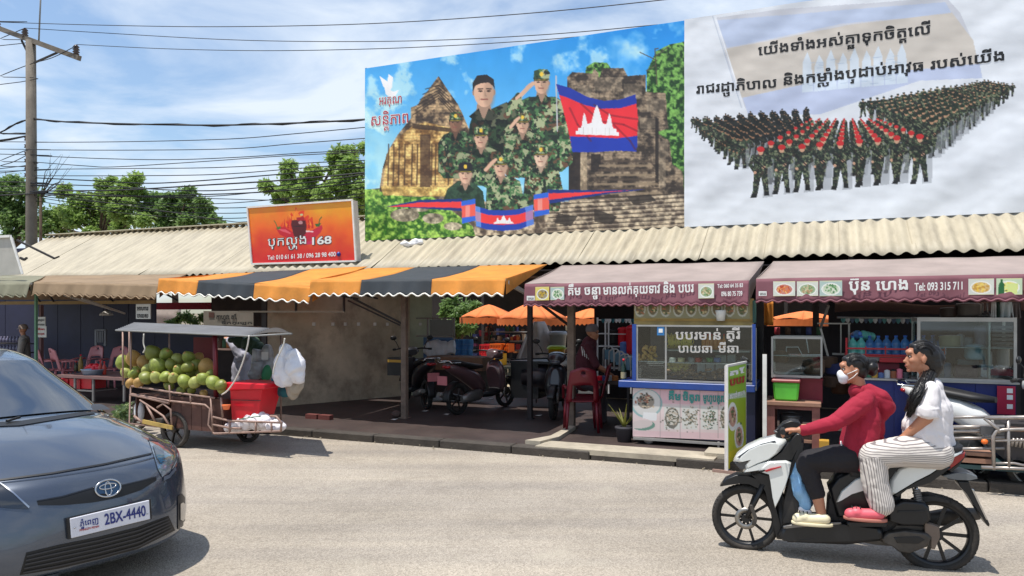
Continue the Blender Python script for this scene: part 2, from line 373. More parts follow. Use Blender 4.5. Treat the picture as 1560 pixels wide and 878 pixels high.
# ================================================================== ground, road, pavement
def ground_mat():
    mt = bpy.data.materials.new('worn_road'); mt.use_nodes = True; t = mt.node_tree; b = t.nodes['Principled BSDF']; NN = t.nodes.new; l = t.links.new
    tc = NN('ShaderNodeTexCoord')
    def noise(s, d=6, r=.6, dist=0): n = NN('ShaderNodeTexNoise'); n.inputs['Scale'].default_value = s; n.inputs['Detail'].default_value = d; n.inputs['Roughness'].default_value = r; n.inputs['Distortion'].default_value = dist; l(tc.outputs['Object'], n.inputs['Vector']); return n.outputs[0]
    def ramp(f, a, b2, ca, cb): r = NN('ShaderNodeValToRGB'); r.color_ramp.elements[0].position = a; r.color_ramp.elements[1].position = b2; r.color_ramp.elements[0].color = (*ca, 1); r.color_ramp.elements[1].color = (*cb, 1); l(f, r.inputs[0]); return r.outputs[0]
    def mix(f, a, b2, mode='MIX'):
        m = NN('ShaderNodeMix'); m.data_type = 'RGBA'; m.blend_type = mode
        if isinstance(f, float): m.inputs[0].default_value = f
        else: l(f, m.inputs[0])
        l(a, m.inputs[6]); l(b2, m.inputs[7]) if not isinstance(b2, tuple) else setattr(m.inputs[7], 'default_value', (*b2, 1)); return m.outputs[2]
    base = ramp(noise(.35, 5), .35, .68, (.29, .257, .215), (.42, .376, .318))
    v = NN('ShaderNodeTexVoronoi'); v.inputs['Scale'].default_value = 90; l(tc.outputs['Object'], v.inputs['Vector'])
    peb = ramp(v.outputs['Color'], .1, .95, (.76, .75, .74), (1.26, 1.25, 1.24)); c = mix(1.0, base, peb, 'MULTIPLY')
    c = mix(1.0, c, ramp(noise(420, 2), .3, .7, (.78, .78, .78), (1.22, 1.22, 1.22)), 'MULTIPLY')
    mpn = NN('ShaderNodeMapping'); mpn.inputs['Rotation'].default_value = (0, 0, R(22.8)); mpn.inputs['Scale'].default_value = (.10, 1.6, 1); l(tc.outputs['Object'], mpn.inputs[0]); nt_ = NN('ShaderNodeTexNoise'); nt_.inputs['Scale'].default_value = 1.0; nt_.inputs['Detail'].default_value = 5; nt_.inputs['Roughness'].default_value = .6; l(mpn.outputs[0], nt_.inputs['Vector']); c = mix(1.0, c, ramp(nt_.outputs[0], .32, .68, (.82, .82, .84), (1.12, 1.10, 1.06)), 'MULTIPLY')
    st = ramp(noise(1.3, 8, .7, .6), .56, .74, (0, 0, 0), (.4, .4, .4)); c = mix(st, c, (.15, .125, .10))
    l2 = ramp(noise(.8, 7, .65, 1.2), .58, .70, (0, 0, 0), (.55, .55, .55)); c = mix(l2, c, (.43, .385, .31))
    l(c, b.inputs['Base Color']); b.inputs['Roughness'].default_value = .9; b.inputs['Specular IOR Level'].default_value = .25
    bp = NN('ShaderNodeBump'); bp.inputs['Strength'].default_value = .55; bp.inputs['Distance'].default_value = .012; l(v.outputs['Distance'], bp.inputs['Height']); l(bp.outputs[0], b.inputs['Normal'])
    return mt
g = MB().poly([(-400, -60, -.004), (400, -60, -.004), (400, 700, -.004), (-400, 700, -.004)]).build('ground', M('earth', (120, 108, 90), .95, sc=.4, bump=.4)); struct(g)
def road_fn(s, t):
    p = FAC @ Vector((-40+80*s, -16+16*t, 0)); p.z = .004+.008*(1+mnoise.noise(Vector((p.x*.5, p.y*.5, 3)))) * min(1, (1-t)*6); return p
g = MB().grid(road_fn, 160, 40).build('road', ground_mat()); struct(g)
PAVZ = .10
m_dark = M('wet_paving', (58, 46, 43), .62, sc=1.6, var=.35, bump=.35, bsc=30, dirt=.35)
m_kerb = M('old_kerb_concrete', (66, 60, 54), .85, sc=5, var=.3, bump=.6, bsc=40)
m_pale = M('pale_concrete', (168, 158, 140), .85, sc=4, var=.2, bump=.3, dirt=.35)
def fsheet(name, pts, mat, kind='structure'): o = MB(FAC).poly(pts).build(name, mat); o['kind'] = kind; return o
uK = U(797, 0); uR = U(1085, 0)
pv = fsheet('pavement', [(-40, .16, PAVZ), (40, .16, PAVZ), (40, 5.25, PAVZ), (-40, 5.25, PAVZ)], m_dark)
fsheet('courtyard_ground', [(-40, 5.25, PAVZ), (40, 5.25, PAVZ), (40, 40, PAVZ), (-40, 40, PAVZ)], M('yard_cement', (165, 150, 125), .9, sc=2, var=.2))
for i in range(30):                                                            # kerb stones, slightly uneven
    u0 = -14+i*1.0; rr = random.Random(i)
    k = MB(FAC).box(u0+.006, u0+.994, -.02+rr.uniform(-.012, .012), .158, -.05, PAVZ+.004+rr.uniform(-.008, .006))
    o = k.build('kerb_stone', m_kerb, pv, world=False); o.modifiers.new('b', 'BEVEL').width = .012
rr = random.Random(9); q = MB(FAC)
for i in range(170):                                                            # grit and pebbles gathered along the kerb
    u = rr.uniform(-13, 9); v = -.03-abs(rr.gauss(0, .10)); s = rr.uniform(.005, .013)*(1.4 if rr.random() < .06 else 1); q.ell((u, v, .02+s*.3), (s, s*.8, s*.55), 5, 3)
q.build('kerb_grit', M('grit', (150, 138, 118), .9, sc=20, var=.3))['kind'] = 'stuff'
# raised pale edge of the right-hand section
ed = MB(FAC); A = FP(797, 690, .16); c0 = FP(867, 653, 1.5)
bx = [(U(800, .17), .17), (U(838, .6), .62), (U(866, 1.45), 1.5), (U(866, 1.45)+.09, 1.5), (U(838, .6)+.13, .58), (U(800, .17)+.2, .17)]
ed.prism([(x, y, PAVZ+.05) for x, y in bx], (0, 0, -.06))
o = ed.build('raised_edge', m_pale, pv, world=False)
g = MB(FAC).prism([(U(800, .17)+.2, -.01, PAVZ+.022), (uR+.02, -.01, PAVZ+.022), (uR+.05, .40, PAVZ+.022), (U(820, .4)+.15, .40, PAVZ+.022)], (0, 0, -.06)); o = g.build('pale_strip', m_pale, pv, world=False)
# ================================================================== corrugated roof
V_E, V_R = 3.3, 5.6
def z_e(u): return 2.50+.07*(u+12)/18
def z_r(u): return 3.84
rf = thing('market_roof', 'long cream corrugated metal roof over the market stalls', 'roof', (0, 4.5, 2.9))
m_roof = M('cream_roof_sheet', (170, 160, 138), .6, m=.0, sc=1.6, var=.16, dirt=.38)
for nd in [n for n in m_roof.node_tree.nodes if n.type == 'TEX_NOISE']:
    mpp = m_roof.node_tree.nodes.new('ShaderNodeMapping'); mpp.inputs['Scale'].default_value = (3.2, .55, 1); m_roof.node_tree.links.new(m_roof.node_tree.nodes['Texture Coordinate'].outputs['Object'], mpp.inputs[0]); m_roof.node_tree.links.new(mpp.outputs[0], nd.inputs['Vector'])
UL = U(-60, V_E); nS = 34; wS = 1.0
for i in range(nS):
    u0 = UL+i*wS; mb = MB(FAC); rr = random.Random(100+i); dz = .012*(i % 2)+rr.uniform(-.004, .004); rows = 6
    nx = 40; id0 = []
    for j in range(rows+1):
        t = j/rows; pts = []
        for k in range(nx+1):
            u = u0+(wS+.05)*k/nx; z = (z_e(u)*(1-t)+z_r(u)*t)+.025*math.cos(2*math.pi*u/.2)+dz+(.006*math.sin(u*3+i) if 0 < j < rows else 0)
            v = V_E+(V_R-V_E)*t-(rr.uniform(0, .0)+.02*(i % 3) if j == 0 else 0); pts.append((u, v, z))
        id0.append(mb.av(pts))
    for a, b in zip(id0, id0[1:]):
        for k in range(nx): mb.face((a+k, a+k+1, b+k+1, b+k), True)
    mb.build('roof_sheet', m_roof, rf, solid=.003)
cap = MB(FAC)
for i in range(17):
    u0 = UL+i*2; cap.box(u0, u0+1.99, V_R-.14, V_R+.16, z_r(u0)+.025, z_r(u0)+.05)
cap.build('ridge_cap', M('ridge_metal', (186, 176, 150), .5, sc=2), rf)
fr = MB(FAC)
fr.box(UL, UL+nS, V_E+.12, V_E+.2, 2.36, 2.44)
for i in range(12):
    u = UL+.6+i*2.8; fr.bar((u, V_E, z_e(u)-.08), (u, V_R, z_r(u)-.08), .06, .1)
for v in (3.9, 4.7, 5.4):
    t = (v-V_E)/(V_R-V_E); z = 2.5+t*1.34-.06; fr.box(UL, UL+nS, v-.03, v+.03, z-.09, z-.03)
fr.build('roof_frame', M('dark_steel', (45, 40, 38), .7, sc=6), rf)
# second roof slope falling to the rear, over the left wing only
r2 = MB(FAC); uw = U(600, V_R)
r2.poly([(UL, V_R, 3.80), (uw, V_R, 3.80), (uw, 8.2, 2.9), (UL, 8.2, 2.9)]); r2.build('rear_slope', m_roof, rf, solid=.004)
# ================================================================== billboards
VB = 4.42
def bpt(px, py, v=VB): return PL(px, py, O0+VD*v, VD)
def camo(cv, sc, seed, dark=0, pal=((70, 108, 66), (28, 38, 30), (150, 158, 120), (92, 66, 48), (40, 62, 42))):
    n1 = cv.noise(sc, seed, 3); n2 = cv.noise(sc*.8, seed+1, 3); n3 = cv.noise(sc*.7, seed+2, 3); a = np.zeros_like(cv.a); a[:] = pal[0]
    a[n1 > .55] = pal[4]; a[n2 > .60] = pal[1]; a[n3 > .63] = pal[3]; a[(n1 < .38)] = pal[2]; a[n2 < .33] = pal[1]
    return a*(1-dark)
B0, B1 = bpt(556, 367), bpt(1043, 345.5); zt = (bpt(556, 104).z+bpt(1043, 32).z)/2; zb = min(B0.z, B1.z)
cv = Cv(548, 20, 1052, 380, 2.0); h, w = cv.h, cv.w
yy = np.linspace(0, 1, h)[:, None]*np.ones((1, w)); xx = np.linspace(0, 1, w)[None]*np.ones((h, 1))
top = np.array([18, 122, 196.]); bot = np.array([120, 185, 225.]); k = np.clip(yy*1.5+.25*(1-xx)-.15, 0, 1)[..., None]; cv.a[:] = top*(1-k)+bot*k
cl = np.clip((cv.noise(60, 3, 5)-.50)*4.2, 0, 1)*np.clip((xx-.60)*3.2, 0, 1)*np.clip(1.4-yy*3, 0, 1)+np.clip((cv.noise(40, 5, 5)-.45)*4, 0, 1)*np.clip(.17-xx, 0, .1)*9*np.clip(yy-.3, 0, 1)+np.clip((cv.noise(34, 6, 5)-.62)*4, 0, .5)
cl = np.clip(cl, 0, 1)[..., None]; cv.a = cv.a*(1-cl)+np.array([232, 240, 245.])*cl
nz = cv.noise(9, 11, 4); nf = cv.noise(3, 12, 2); nb = cv.noise(26, 13, 3)
def tex(c1, c2, k=1.6, n=None): t = np.clip(((nz if n is None else n)-.5)*k*1.6+.5, 0, 1)[..., None]; u = (.75+.5*nf)[..., None]; return (np.array(c1, float)*(1-t)+np.array(c2, float)*t)*u
stone = tex((62, 50, 40), (176, 148, 110), 2.2); dstone = tex((50, 42, 36), (140, 122, 100), 2.4); gold = tex((120, 84, 40), (226, 188, 112), 2.0); nl = cv.noise(5, 15, 3); leaf = tex((18, 50, 18), (104, 150, 70), 2.6, nl); grass = tex((40, 84, 22), (140, 176, 74), 2.2, nl); floor = tex((74, 62, 52), (186, 168, 140), 2.2)
courses = (np.sin(yy*h/2.0*1.35+nb*5) > .55)                                     # masonry courses
for s_ in (stone, dstone, gold): s_[courses] *= .86
cv.poly([(985, 110), (1000, 78), (1020, 68), (1052, 62), (1052, 300), (985, 300)], leaf)
cv.poly([(890, 122), (893, 102), (905, 95), (925, 96), (932, 106), (930, 130)], leaf)
for pts in ([(1001, 130), (998, 75), (1003, 74)], [(1000, 92), (975, 80)], [(1000, 85), (1018, 72)], [(999, 100), (985, 108)]): cv.line(pts, 1.4, (70, 60, 50))
cv.poly([(866, 250), (864, 118), (872, 110), (902, 112), (905, 104), (912, 112), (912, 122), (918, 104), (950, 104), (956, 116), (984, 114), (984, 140), (1014, 142), (1018, 196), (1000, 202), (1020, 215), (1024, 250), (1040, 262), (1043, 300), (866, 310)], dstone)
for x0_, y0_, x1_, y1_ in ((905, 118, 948, 138), (950, 128, 978, 150), (880, 130, 900, 150), (985, 150, 1012, 170), (975, 180, 1000, 196), (880, 240, 896, 290), (1000, 215, 1018, 240), (1004, 240, 1014, 285)): cv.poly([(x0_, y0_), (x1_, y0_), (x1_, y1_), (x0_, y1_)], tex((84, 74, 62), (150, 134, 112)), .8)
for x0_, y0_, x1_, y1_ in ((866, 232, 884, 296), (900, 235, 915, 262), (998, 180, 1003, 285)): cv.poly([(x0_, y0_), (x1_, y0_), (x1_, y1_), (x0_, y1_)], (30, 24, 22), .85)
cv.poly([(884, 232), (894, 232), (894, 290), (884, 290)], tex((120, 104, 84), (170, 152, 124)))
for i in range(9): y = 244+i*7; x0_ = 915-i*2; cv.poly([(x0_, y), (992+i*2, y), (994+i*2, y+3.5), (x0_, y+3.5)], (138, 120, 96) if i % 2 else (70, 58, 48), .75)
cv.poly([(548, 290), (600, 285), (700, 298), (760, 312), (900, 306), (1052, 295), (1052, 380), (548, 380)], floor)
for i in range(12):
    y = 300+i*6.5; cv.line([(820+i*4, y+6), (880, y+3), (950, y), (1050, y-6)], 1.6, (48, 40, 34), .8); cv.line([(830, y+8), (900, y+5), (1050, y-3)], 1.6, (184, 170, 148), .5)
for p in ([(905, 318), (940, 330), (932, 342), (905, 338)], [(955, 300), (990, 296), (1000, 306), (965, 312)], [(850, 325), (880, 330), (870, 345), (845, 340)]): cv.poly(p, (40, 34, 30), .8)
cv.poly([(548, 288), (600, 290), (660, 300), (700, 330), (720, 345), (730, 380), (548, 380)], grass)
for x_, y_, a_, b_ in ((617, 328, 22, 10), (660, 333, 16, 8), (690, 345, 14, 6), (640, 318, 14, 5)): cv.ell(x_, y_, a_, b_, tex((90, 82, 66), (188, 176, 148)))
cv.poly([(578, 292), (583, 255), (592, 228), (606, 205), (626, 180), (626, 164), (636, 160), (642, 150), (652, 138), (662, 124), (668, 116), (672, 122), (684, 140), (697, 158), (704, 172), (716, 200), (716, 300), (620, 300)], stone)
cv.poly([(583, 290), (588, 236), (606, 210), (628, 192), (648, 186), (690, 196), (690, 300)], gold, .85)
for x_ in (592, 600, 608, 617, 628, 636, 658, 664, 684): cv.line([(x_, 220), (x_-1, 282)], 2.2, (50, 34, 22), .7)
cv.poly([(640, 205), (656, 205), (656, 292), (640, 292)], (52, 34, 24), .7); cv.poly([(628, 188), (692, 196), (692, 202), (628, 196)], (48, 34, 24), .8)
for i in range(6): cv.line([(640+i*4-12, 176-i*8), (668, 150-i*4), (696-i*3, 180-i*8)], 1.5, (36, 28, 24), .7)
cv.poly([(580, 284), (690, 286), (700, 300), (584, 298)], tex((140, 110, 56), (220, 190, 110)))
# dove
for p in ([(578, 116), (590, 124), (597, 134), (592, 142), (584, 132)], [(597, 136), (599, 118), (592, 113), (590, 126)], [(586, 134), (600, 140), (608, 137), (603, 146), (596, 149), (588, 144)], [(592, 146), (600, 160), (590, 158)]): cv.poly(p, (238, 238, 238))
SK = (196, 158, 132); SKD = (150, 112, 90)
def officer(x, y, s, hat, body, cm, salute=None, hair=(32, 28, 28), sk=SK, look=0, capc=(70, 82, 52)):
    """a figure from the chest up: x, y = face centre, s = face half height, body = outline of the jacket"""
    cv.poly(body, cm); cv.line(body[:len(body)//2+1], 1, (24, 30, 24), .6)
    skd = tuple(c*.74 for c in sk); fw = s*.72
    cv.poly([(x-fw*.6, y+s*.5), (x+fw*.6, y+s*.5), (x+fw*.8, y+s*1.5), (x, y+s*1.9), (x-fw*.8, y+s*1.5)], skd)
    cv.poly([(x-fw*1.5, y+s*1.75), (x-fw*.5, y+s*1.15), (x, y+s*2.1), (x-fw*.4, y+s*2.3)], cm*.62); cv.poly([(x+fw*1.5, y+s*1.75), (x+fw*.5, y+s*1.15), (x, y+s*2.1), (x+fw*.4, y+s*2.3)], cm*.62)
    cv.ell(x-fw*.98, y, s*.14, s*.24, skd); cv.ell(x+fw*.98, y, s*.14, s*.24, skd)
    cv.ell(x, y, fw, s, sk); cv.ell(x-fw*.1*look, y+s*.35, fw*.86, s*.72, sk); cv.ell(x+fw*.55, y+s*.1, fw*.45, s*.8, skd, .55, soft=.6)
    for e in (-1, 1): cv.ell(x+e*fw*.42-look*fw*.15, y-s*.1, fw*.22, s*.07, (50, 36, 30)); cv.line([(x+e*fw*.2-look*fw*.15, y-s*.27), (x+e*fw*.65-look*fw*.15, y-s*.25)], max(.6, s*.09), (52, 40, 34))
    cv.line([(x-look*fw*.2, y-s*.1), (x-look*fw*.3, y+s*.22), (x+fw*.16-look*fw*.2, y+s*.26)], max(.6, s*.08), skd); cv.line([(x-fw*.34-look*fw*.15, y+s*.5), (x+fw*.3-look*fw*.15, y+s*.5)], max(.7, s*.1), (124, 70, 62)); cv.line([(x-fw*.5, y+s*.3), (x-fw*.42, y+s*.62)], .6, skd, .7)
    if hat:
        cv.poly([(x-fw*1.15, y-s*.42), (x-fw*1.05, y-s*1.25), (x-fw*.3, y-s*1.45), (x+fw*.8, y-s*1.4), (x+fw*1.15, y-s*1.1), (x+fw*1.12, y-s*.42)], camo(cv, s*.5, int(x)) if hat == 1 else hat)
        cv.poly([(x-fw*1.15, y-s*.48), (x+fw*1.12, y-s*.48), (x+fw*(.95-.5*look), y-s*.22), (x-fw*(.95+.45*look), y-s*.22)], (40, 44, 30)); cv.ell(x, y-s*.92, s*.2, s*.24, (214, 178, 60)); cv.line([(x-fw*.9, y-s*.34), (x+fw*.9, y-s*.34)], .8, (200, 168, 60), .8)
    else:
        cv.poly([(x-fw*1.12, y-s*.05), (x-fw*1.15, y-s*.7), (x-fw*.7, y-s*1.22), (x+fw*.3, y-s*1.3), (x+fw*1.0, y-s*.95), (x+fw*1.12, y-s*.2), (x+fw*.95, y-s*.45), (x+fw*.5, y-s*.72), (x-fw*.3, y-s*.66), (x-fw*.85, y-s*.5)], hair)
    if salute:
        (ex, ey), (hx, hy) = salute; cv.line([(x-fw*1.2 if ex < x else x+fw*1.2, y+s*2.3), (ex, ey)], s*1.0, cm); cv.line([(ex, ey), ((ex+hx)/2, (ey+hy)/2)], s*.85, cm); cv.line([((ex+hx)/2, (ey+hy)/2), (hx, hy)], s*.42, sk); cv.line([(hx-s*.3, hy+s*.2), (hx+s*.25, hy-s*.2)], s*.34, sk)
cA = camo(cv, 9, 41); cB = camo(cv, 8, 51, .1); cC = camo(cv, 7, 61, .05); cD = camo(cv, 12, 71, .45)
officer(825, 127, 15, 1, [(768, 172), (784, 158), (806, 148), (846, 148), (862, 158), (868, 176), (873, 220), (872, 248), (856, 262), (800, 262), (776, 250), (770, 215)], cA, ((770, 170), (808, 130)), look=.3)
officer(737, 141, 21, None, [(710, 240), (716, 190), (722, 172), (750, 166), (772, 156), (790, 170), (792, 240), (770, 262), (716, 262)], cD, look=-.5)
cv.line([(772, 176), (790, 146)], 10, cA); cv.line([(787, 150), (812, 128)], 5, SK)
officer(694, 188, 12, 1, [(668, 262), (668, 218), (676, 206), (690, 200), (708, 200), (720, 210), (722, 262), (705, 272), (676, 272)], cB, sk=(128, 92, 72), look=.5)
officer(796, 190, 12, 1, [(764, 256), (768, 215), (780, 204), (792, 200), (806, 200), (822, 208), (830, 250), (820, 270), (775, 272)], cC, ((768, 206), (788, 182)))
officer(733, 211, 13, 1, [(712, 282), (714, 240), (722, 226), (744, 224), (762, 232), (768, 262), (758, 285)], cB, look=.5)
officer(824, 240, 13, 1, [(796, 320), (800, 270), (812, 256), (836, 254), (852, 262), (858, 290), (852, 322)], cA, look=.3, sk=(206, 176, 150))
officer(709, 266, 13, (28, 28, 34), [(676, 305), (682, 288), (698, 276), (722, 278), (736, 292), (740, 320), (690, 320)], tex((26, 46, 34), (46, 72, 52)), sk=(202, 164, 138))
officer(763, 255, 13, 1, [(740, 330), (742, 280), (750, 270), (776, 268), (792, 276), (798, 300), (796, 335)], cA, ((728, 272), (752, 246)), look=.2)
# flag
def temple(x0, x1, yb, ht, c=(238, 236, 226), sl=0):
    w_ = x1-x0; cv_ = CUR; P = [(0, 0), (0, .12), (.06, .12), (.06, .22), (.12, .22), (.14, .30), (.17, .60), (.20, .74), (.23, .60), (.27, .36), (.36, .40), (.40, .62), (.44, .84), (.49, 1), (.54, .84), (.58, .62), (.62, .40), (.71, .36), (.75, .60), (.78, .74), (.81, .60), (.85, .30), (.88, .22), (.94, .22), (.94, .12), (1, .12), (1, 0)]
    cv_.poly([(x0+w_*a, yb-ht*b+sl*a) for a, b in P], c)
    for i in range(9): a = .08+i*.1; cv_.line([(x0+w_*a, yb+sl*a-1), (x0+w_*a, yb+sl*a-ht*.24)], max(.5, w_*.010), (150, 148, 150), .7)
CUR = cv
cv.line([(847, 116), (849, 200)], 2, (170, 170, 172))
cv.poly([(847, 128), (868, 134), (895, 148), (920, 154), (945, 152), (968, 144), (972, 180), (970, 231), (940, 230), (905, 232), (872, 232), (866, 200), (856, 160)], (206, 36, 46))
cv.poly([(847, 128), (868, 134), (895, 148), (920, 154), (945, 152), (968, 144), (970, 158), (945, 165), (915, 166), (890, 160), (862, 148), (852, 145)], (22, 44, 140))
cv.poly([(868, 208), (905, 209), (940, 211), (971, 207), (970, 231), (940, 230), (905, 232), (872, 232)], (22, 48, 150))
for p in ([(885, 158), (915, 185), (950, 190), (971, 200)], [(905, 160), (930, 176), (971, 182)], [(868, 165), (880, 190), (900, 215)], [(935, 190), (960, 215), (968, 228)]): cv.line(p, 3, (90, 12, 30), .45)
temple(877, 943, 205, 46, sl=2)
# ribbon
cv.poly([(588, 315), (640, 305), (704, 303), (706, 322), (650, 318)], (24, 44, 110)); cv.poly([(590, 315.4), (640, 308.5), (704, 307.5), (705, 317), (650, 316)], (214, 52, 52))
cv.poly([(834, 289), (900, 290), (985, 289), (930, 295), (835, 311)], (24, 44, 110)); cv.poly([(834, 295), (900, 293), (983, 289.5), (930, 292.5), (835, 305)], (214, 52, 52))
for (a_, b_) in ((703, 724), (813, 836)):
    y0_ = 303 if a_ < 760 else 293; cv.poly([(a_, y0_+4), (b_, y0_), (b_+1, y0_+33), (a_+1, y0_+38)], (40, 90, 190)); cv.poly([(a_, y0_+11), (b_, y0_+8), (b_+1, y0_+26), (a_+1, y0_+29)], (226, 84, 70)); cv.poly([(a_+6, y0_+11), (a_+13, y0_+10), (a_+13, y0_+27), (a_+6, y0_+28)], (240, 150, 140), .7)
cv.poly([(724, 314), (745, 320), (768, 321), (790, 319), (812, 312), (813, 342), (790, 350), (766, 352), (742, 350), (725, 345)], (28, 56, 150)); cv.poly([(724, 322), (745, 328), (768, 329), (790, 327), (812, 320), (812, 334), (790, 341), (766, 343), (742, 341), (725, 337)], (216, 52, 52))
cv.poly([(724, 314), (732, 316), (733, 346), (725, 345)], (120, 170, 220), .6); cv.poly([(800, 316), (812, 312), (813, 342), (802, 346)], (110, 150, 215), .6); temple(752, 783, 341, 13)
cv.a = np.clip(cv.a*1.15+5, 0, 250)
bb = thing('picture_billboard', 'big billboard picturing saluting officers, a stone temple and a flag, standing on the roof', 'billboard', (U(800, VB), VB, 3.3))
def bfn(s, t): x = B0.lerp(B1, s); return Vector((x.x, x.y, zt+(zb-zt)*t))
def ripple(p): return VD*(-.010*mnoise.noise(Vector((p.x*1.2+p.y, p.z*.9, 0)))-.004*mnoise.noise(Vector((p.x*6, p.z*2.5, 7))))
print_grid('printed_sheet', cv, bfn, 430, 290, bb, vcol_mat('printed_vinyl', .45), ripple)
b2 = MB(FAC); u0, u1 = U(556, VB), U(1043, VB)
b2.box(u0-.02, u0+.02, VB+.03, VB+.08, zb-.02, zt+.02); b2.box(u0, u1, VB+.03, VB+.08, zt-.03, zt+.01); b2.box(u0, u1, VB+.03, VB+.08, zb-.02, zb+.02)
b2.build('frame', M('board_frame', (110, 112, 112), .6), bb)
pk = M('lettering_rose', (186, 40, 70), .5); wh = M('lettering_white', (232, 232, 228), .5, var=.03); ink = M('lettering_ink', (22, 22, 24), .5)
for m_, o_, l_ in ((wh, .03, .006), (pk, -.003, .009)):
    tb = MB()
    put_text(tb, "អរគុណ", bpt(578, 160), bpt(612, 157), H=.17, off=o_, lift=-VD*l_); put_text(tb, "សន~តិភាព", bpt(566, 192), bpt(622, 187), H=.22, off=o_, lift=-VD*l_)
    tb.v = [p+ripple(p) for p in tb.v]
    tb.build('lettering', m_, bb)
lg = MB(FAC)
for u_ in (u0+.4, (u0+u1)/2, u1-.4): lg.box(u_-.05, u_+.05, VB+.1, VB+.2, zb-.5, zt)
lg.build('support_post', M('board_frame'), bb)
# ------------------------------------------------ white billboard
C0 = bpt(1043, 346.5); C1 = bpt(1700, 314.5); C1.z = C0.z; zt2 = bpt(1043, 31).z
cv = Cv(1036, -10, 1600, 352, 1.9, (226, 230, 236)); CUR = cv; nA = cv.noise(60, 91, 4); h, w = cv.h, cv.w
cv.a += ((nA-.5)*22)[..., None]
wash = [(1090, 28), (1200, 14), (1330, 6), (1440, -4), (1462, 20), (1480, 60), (1496, 116), (1420, 118), (1340, 128), (1230, 140), (1134, 166), (1110, 100)]
cv.poly(wash, (206, 208, 216)); cv.poly([(1092, 32), (1320, 14), (1440, 4), (1450, 22), (1280, 38), (1108, 74)], (190, 202, 226)); cv.poly([(1104, 76), (1290, 40), (1450, 20), (1482, 62), (1490, 100), (1340, 112), (1230, 128), (1130, 150)], (208, 200, 190)); cv.poly([(1132, 150), (1230, 128), (1340, 112), (1492, 98), (1496, 120), (1400, 124), (1250, 175), (1140, 176)], (192, 202, 228))
for i in range(9): x = 1222+i*18; cv.poly([(x, 142-i*1.6), (x+1, 96-i*1.6+(8 if i % 2 else 0)), (x+8, 80-i*1.6+(6 if i % 2 else 0)), (x+14, 96-i*1.6), (x+17, 140-i*1.6)], (214, 226, 238), .9)
for i in range(40): x = random.uniform(1225, 1380); y = random.uniform(96, 138)-(x-1225)*.09; cv.line([(x, y), (x+random.uniform(4, 14), y-1)], 1, (178, 194, 214), .8)
cv.line([(1090, 26), (1134, 165)], 2.2, (236, 240, 246), .9); cv.line([(1086, 26), (1130, 165)], 1.4, (176, 186, 202), .7)
dk = camo(cv, 3.4, 201, .1, ((62, 80, 56), (22, 26, 24), (128, 136, 104), (66, 56, 46), (38, 48, 38))); bl = camo(cv, 3, 205, .45, ((52, 62, 48), (18, 20, 20), (84, 88, 70), (40, 36, 32), (28, 34, 28)))
def soldier(x, y, hgt, cap, cm, face=(190, 150, 118), stride=.0, shadow=1, rr=random):
    """marching figure: x = centre, y = top of cap, hgt = full height"""
    q = hgt
    if shadow: cv.poly([(x+q*.10, y+q*.2), (x+q*.26, y+q*.25), (x+q*.24, y+q*.98), (x+q*.04, y+q)], (158, 162, 168), .6)
    a = stride*q*.10
    cv.poly([(x-q*.13, y+q*.50), (x+q*.02, y+q*.50), (x-q*.01-a, y+q*.93), (x-q*.11-a, y+q*.93)], cm); cv.poly([(x-q*.01, y+q*.50), (x+q*.13, y+q*.50), (x+q*.11+a, y+q*.88), (x+q*.02+a, y+q*.88)], cm)
    cv.poly([(x-q*.12-a, y+q*.92), (x-q*.01-a, y+q*.92), (x-q*.03-a, y+q), (x-q*.15-a, y+q)], (24, 24, 24)); cv.poly([(x+q*.02+a, y+q*.87), (x+q*.11+a, y+q*.87), (x+q*.12+a, y+q*.96), (x+q*.02+a, y+q*.96)], (24, 24, 24))
    cv.poly([(x-q*.15, y+q*.16), (x+q*.15, y+q*.16), (x+q*.13, y+q*.54), (x-q*.13, y+q*.54)], cm)
    cv.line([(x-q*.15, y+q*.20), (x-q*.20, y+q*.36), (x-q*.10, y+q*.50)], q*.075, cm); cv.line([(x+q*.15, y+q*.20), (x+q*.20, y+q*.34), (x+q*.08, y+q*.40)], q*.075, cm)
    cv.ell(x+q*.06, y+q*.41, q*.035, q*.03, face); cv.ell(x-q*.11, y+q*.51, q*.03, q*.03, face); cv.line([(x-q*.14, y+q*.24), (x+q*.12, y+q*.46)], q*.03, (20, 20, 20), .8)
    cv.ell(x, y+q*.10, q*.055, q*.07, face); cv.ell(x, y+q*.055, q*.075, q*.055, cap)
figs = []; rr = random.Random(5)
for i in range(17):                                                             # left block
    a = i/16
    for j in range(11):
        b = j/10; x = (1056+a*72)*(1-b)+(1228+a*4)*b; y = (178+a*30)*(1-b)+(164+a*24)*b; hgt = 18+28*a*(1-b)+6*a; figs.append((y+hgt, x+rr.uniform(-2, 2), y+rr.uniform(-1, 1), hgt, (26, 28, 24), bl if b > .15 else dk, (150, 112, 84)))
for i in range(19):                                                             # right block
    a = i/18
    for j in range(9):
        b = j/8; x = (1540-a*122)*(1-b)+(1500-a*185)*b; y = (128+a*52)*(1-b)+(122+a*30)*b; hgt = 20+32*a*(1-b)+9*a; figs.append((y+hgt, x+rr.uniform(-2, 2), y+rr.uniform(-1, 1), hgt, (34, 44, 30), dk, (184, 142, 110)))
fr0 = [(1159, 224, 78), (1191, 221, 76), (1222, 220, 74), (1249, 217, 74), (1280, 215, 75), (1309, 212, 74), (1337, 210, 73), (1366, 207, 74), (1401, 205, 76)]
for c_, (x, y, hgt) in enumerate(fr0):
    for j in range(9):
        b = 1-(1-j/8)**1.7; xb = 1236+c_*12.5; figs.append((y+hgt*(1-b)+22*b-b*6, x*(1-b)+xb*b, y*(1-b)+181*b, hgt*(1-b)+20*b, (196, 38, 40), dk, (206, 160, 130)))
figs.sort(key=lambda f: f[0])
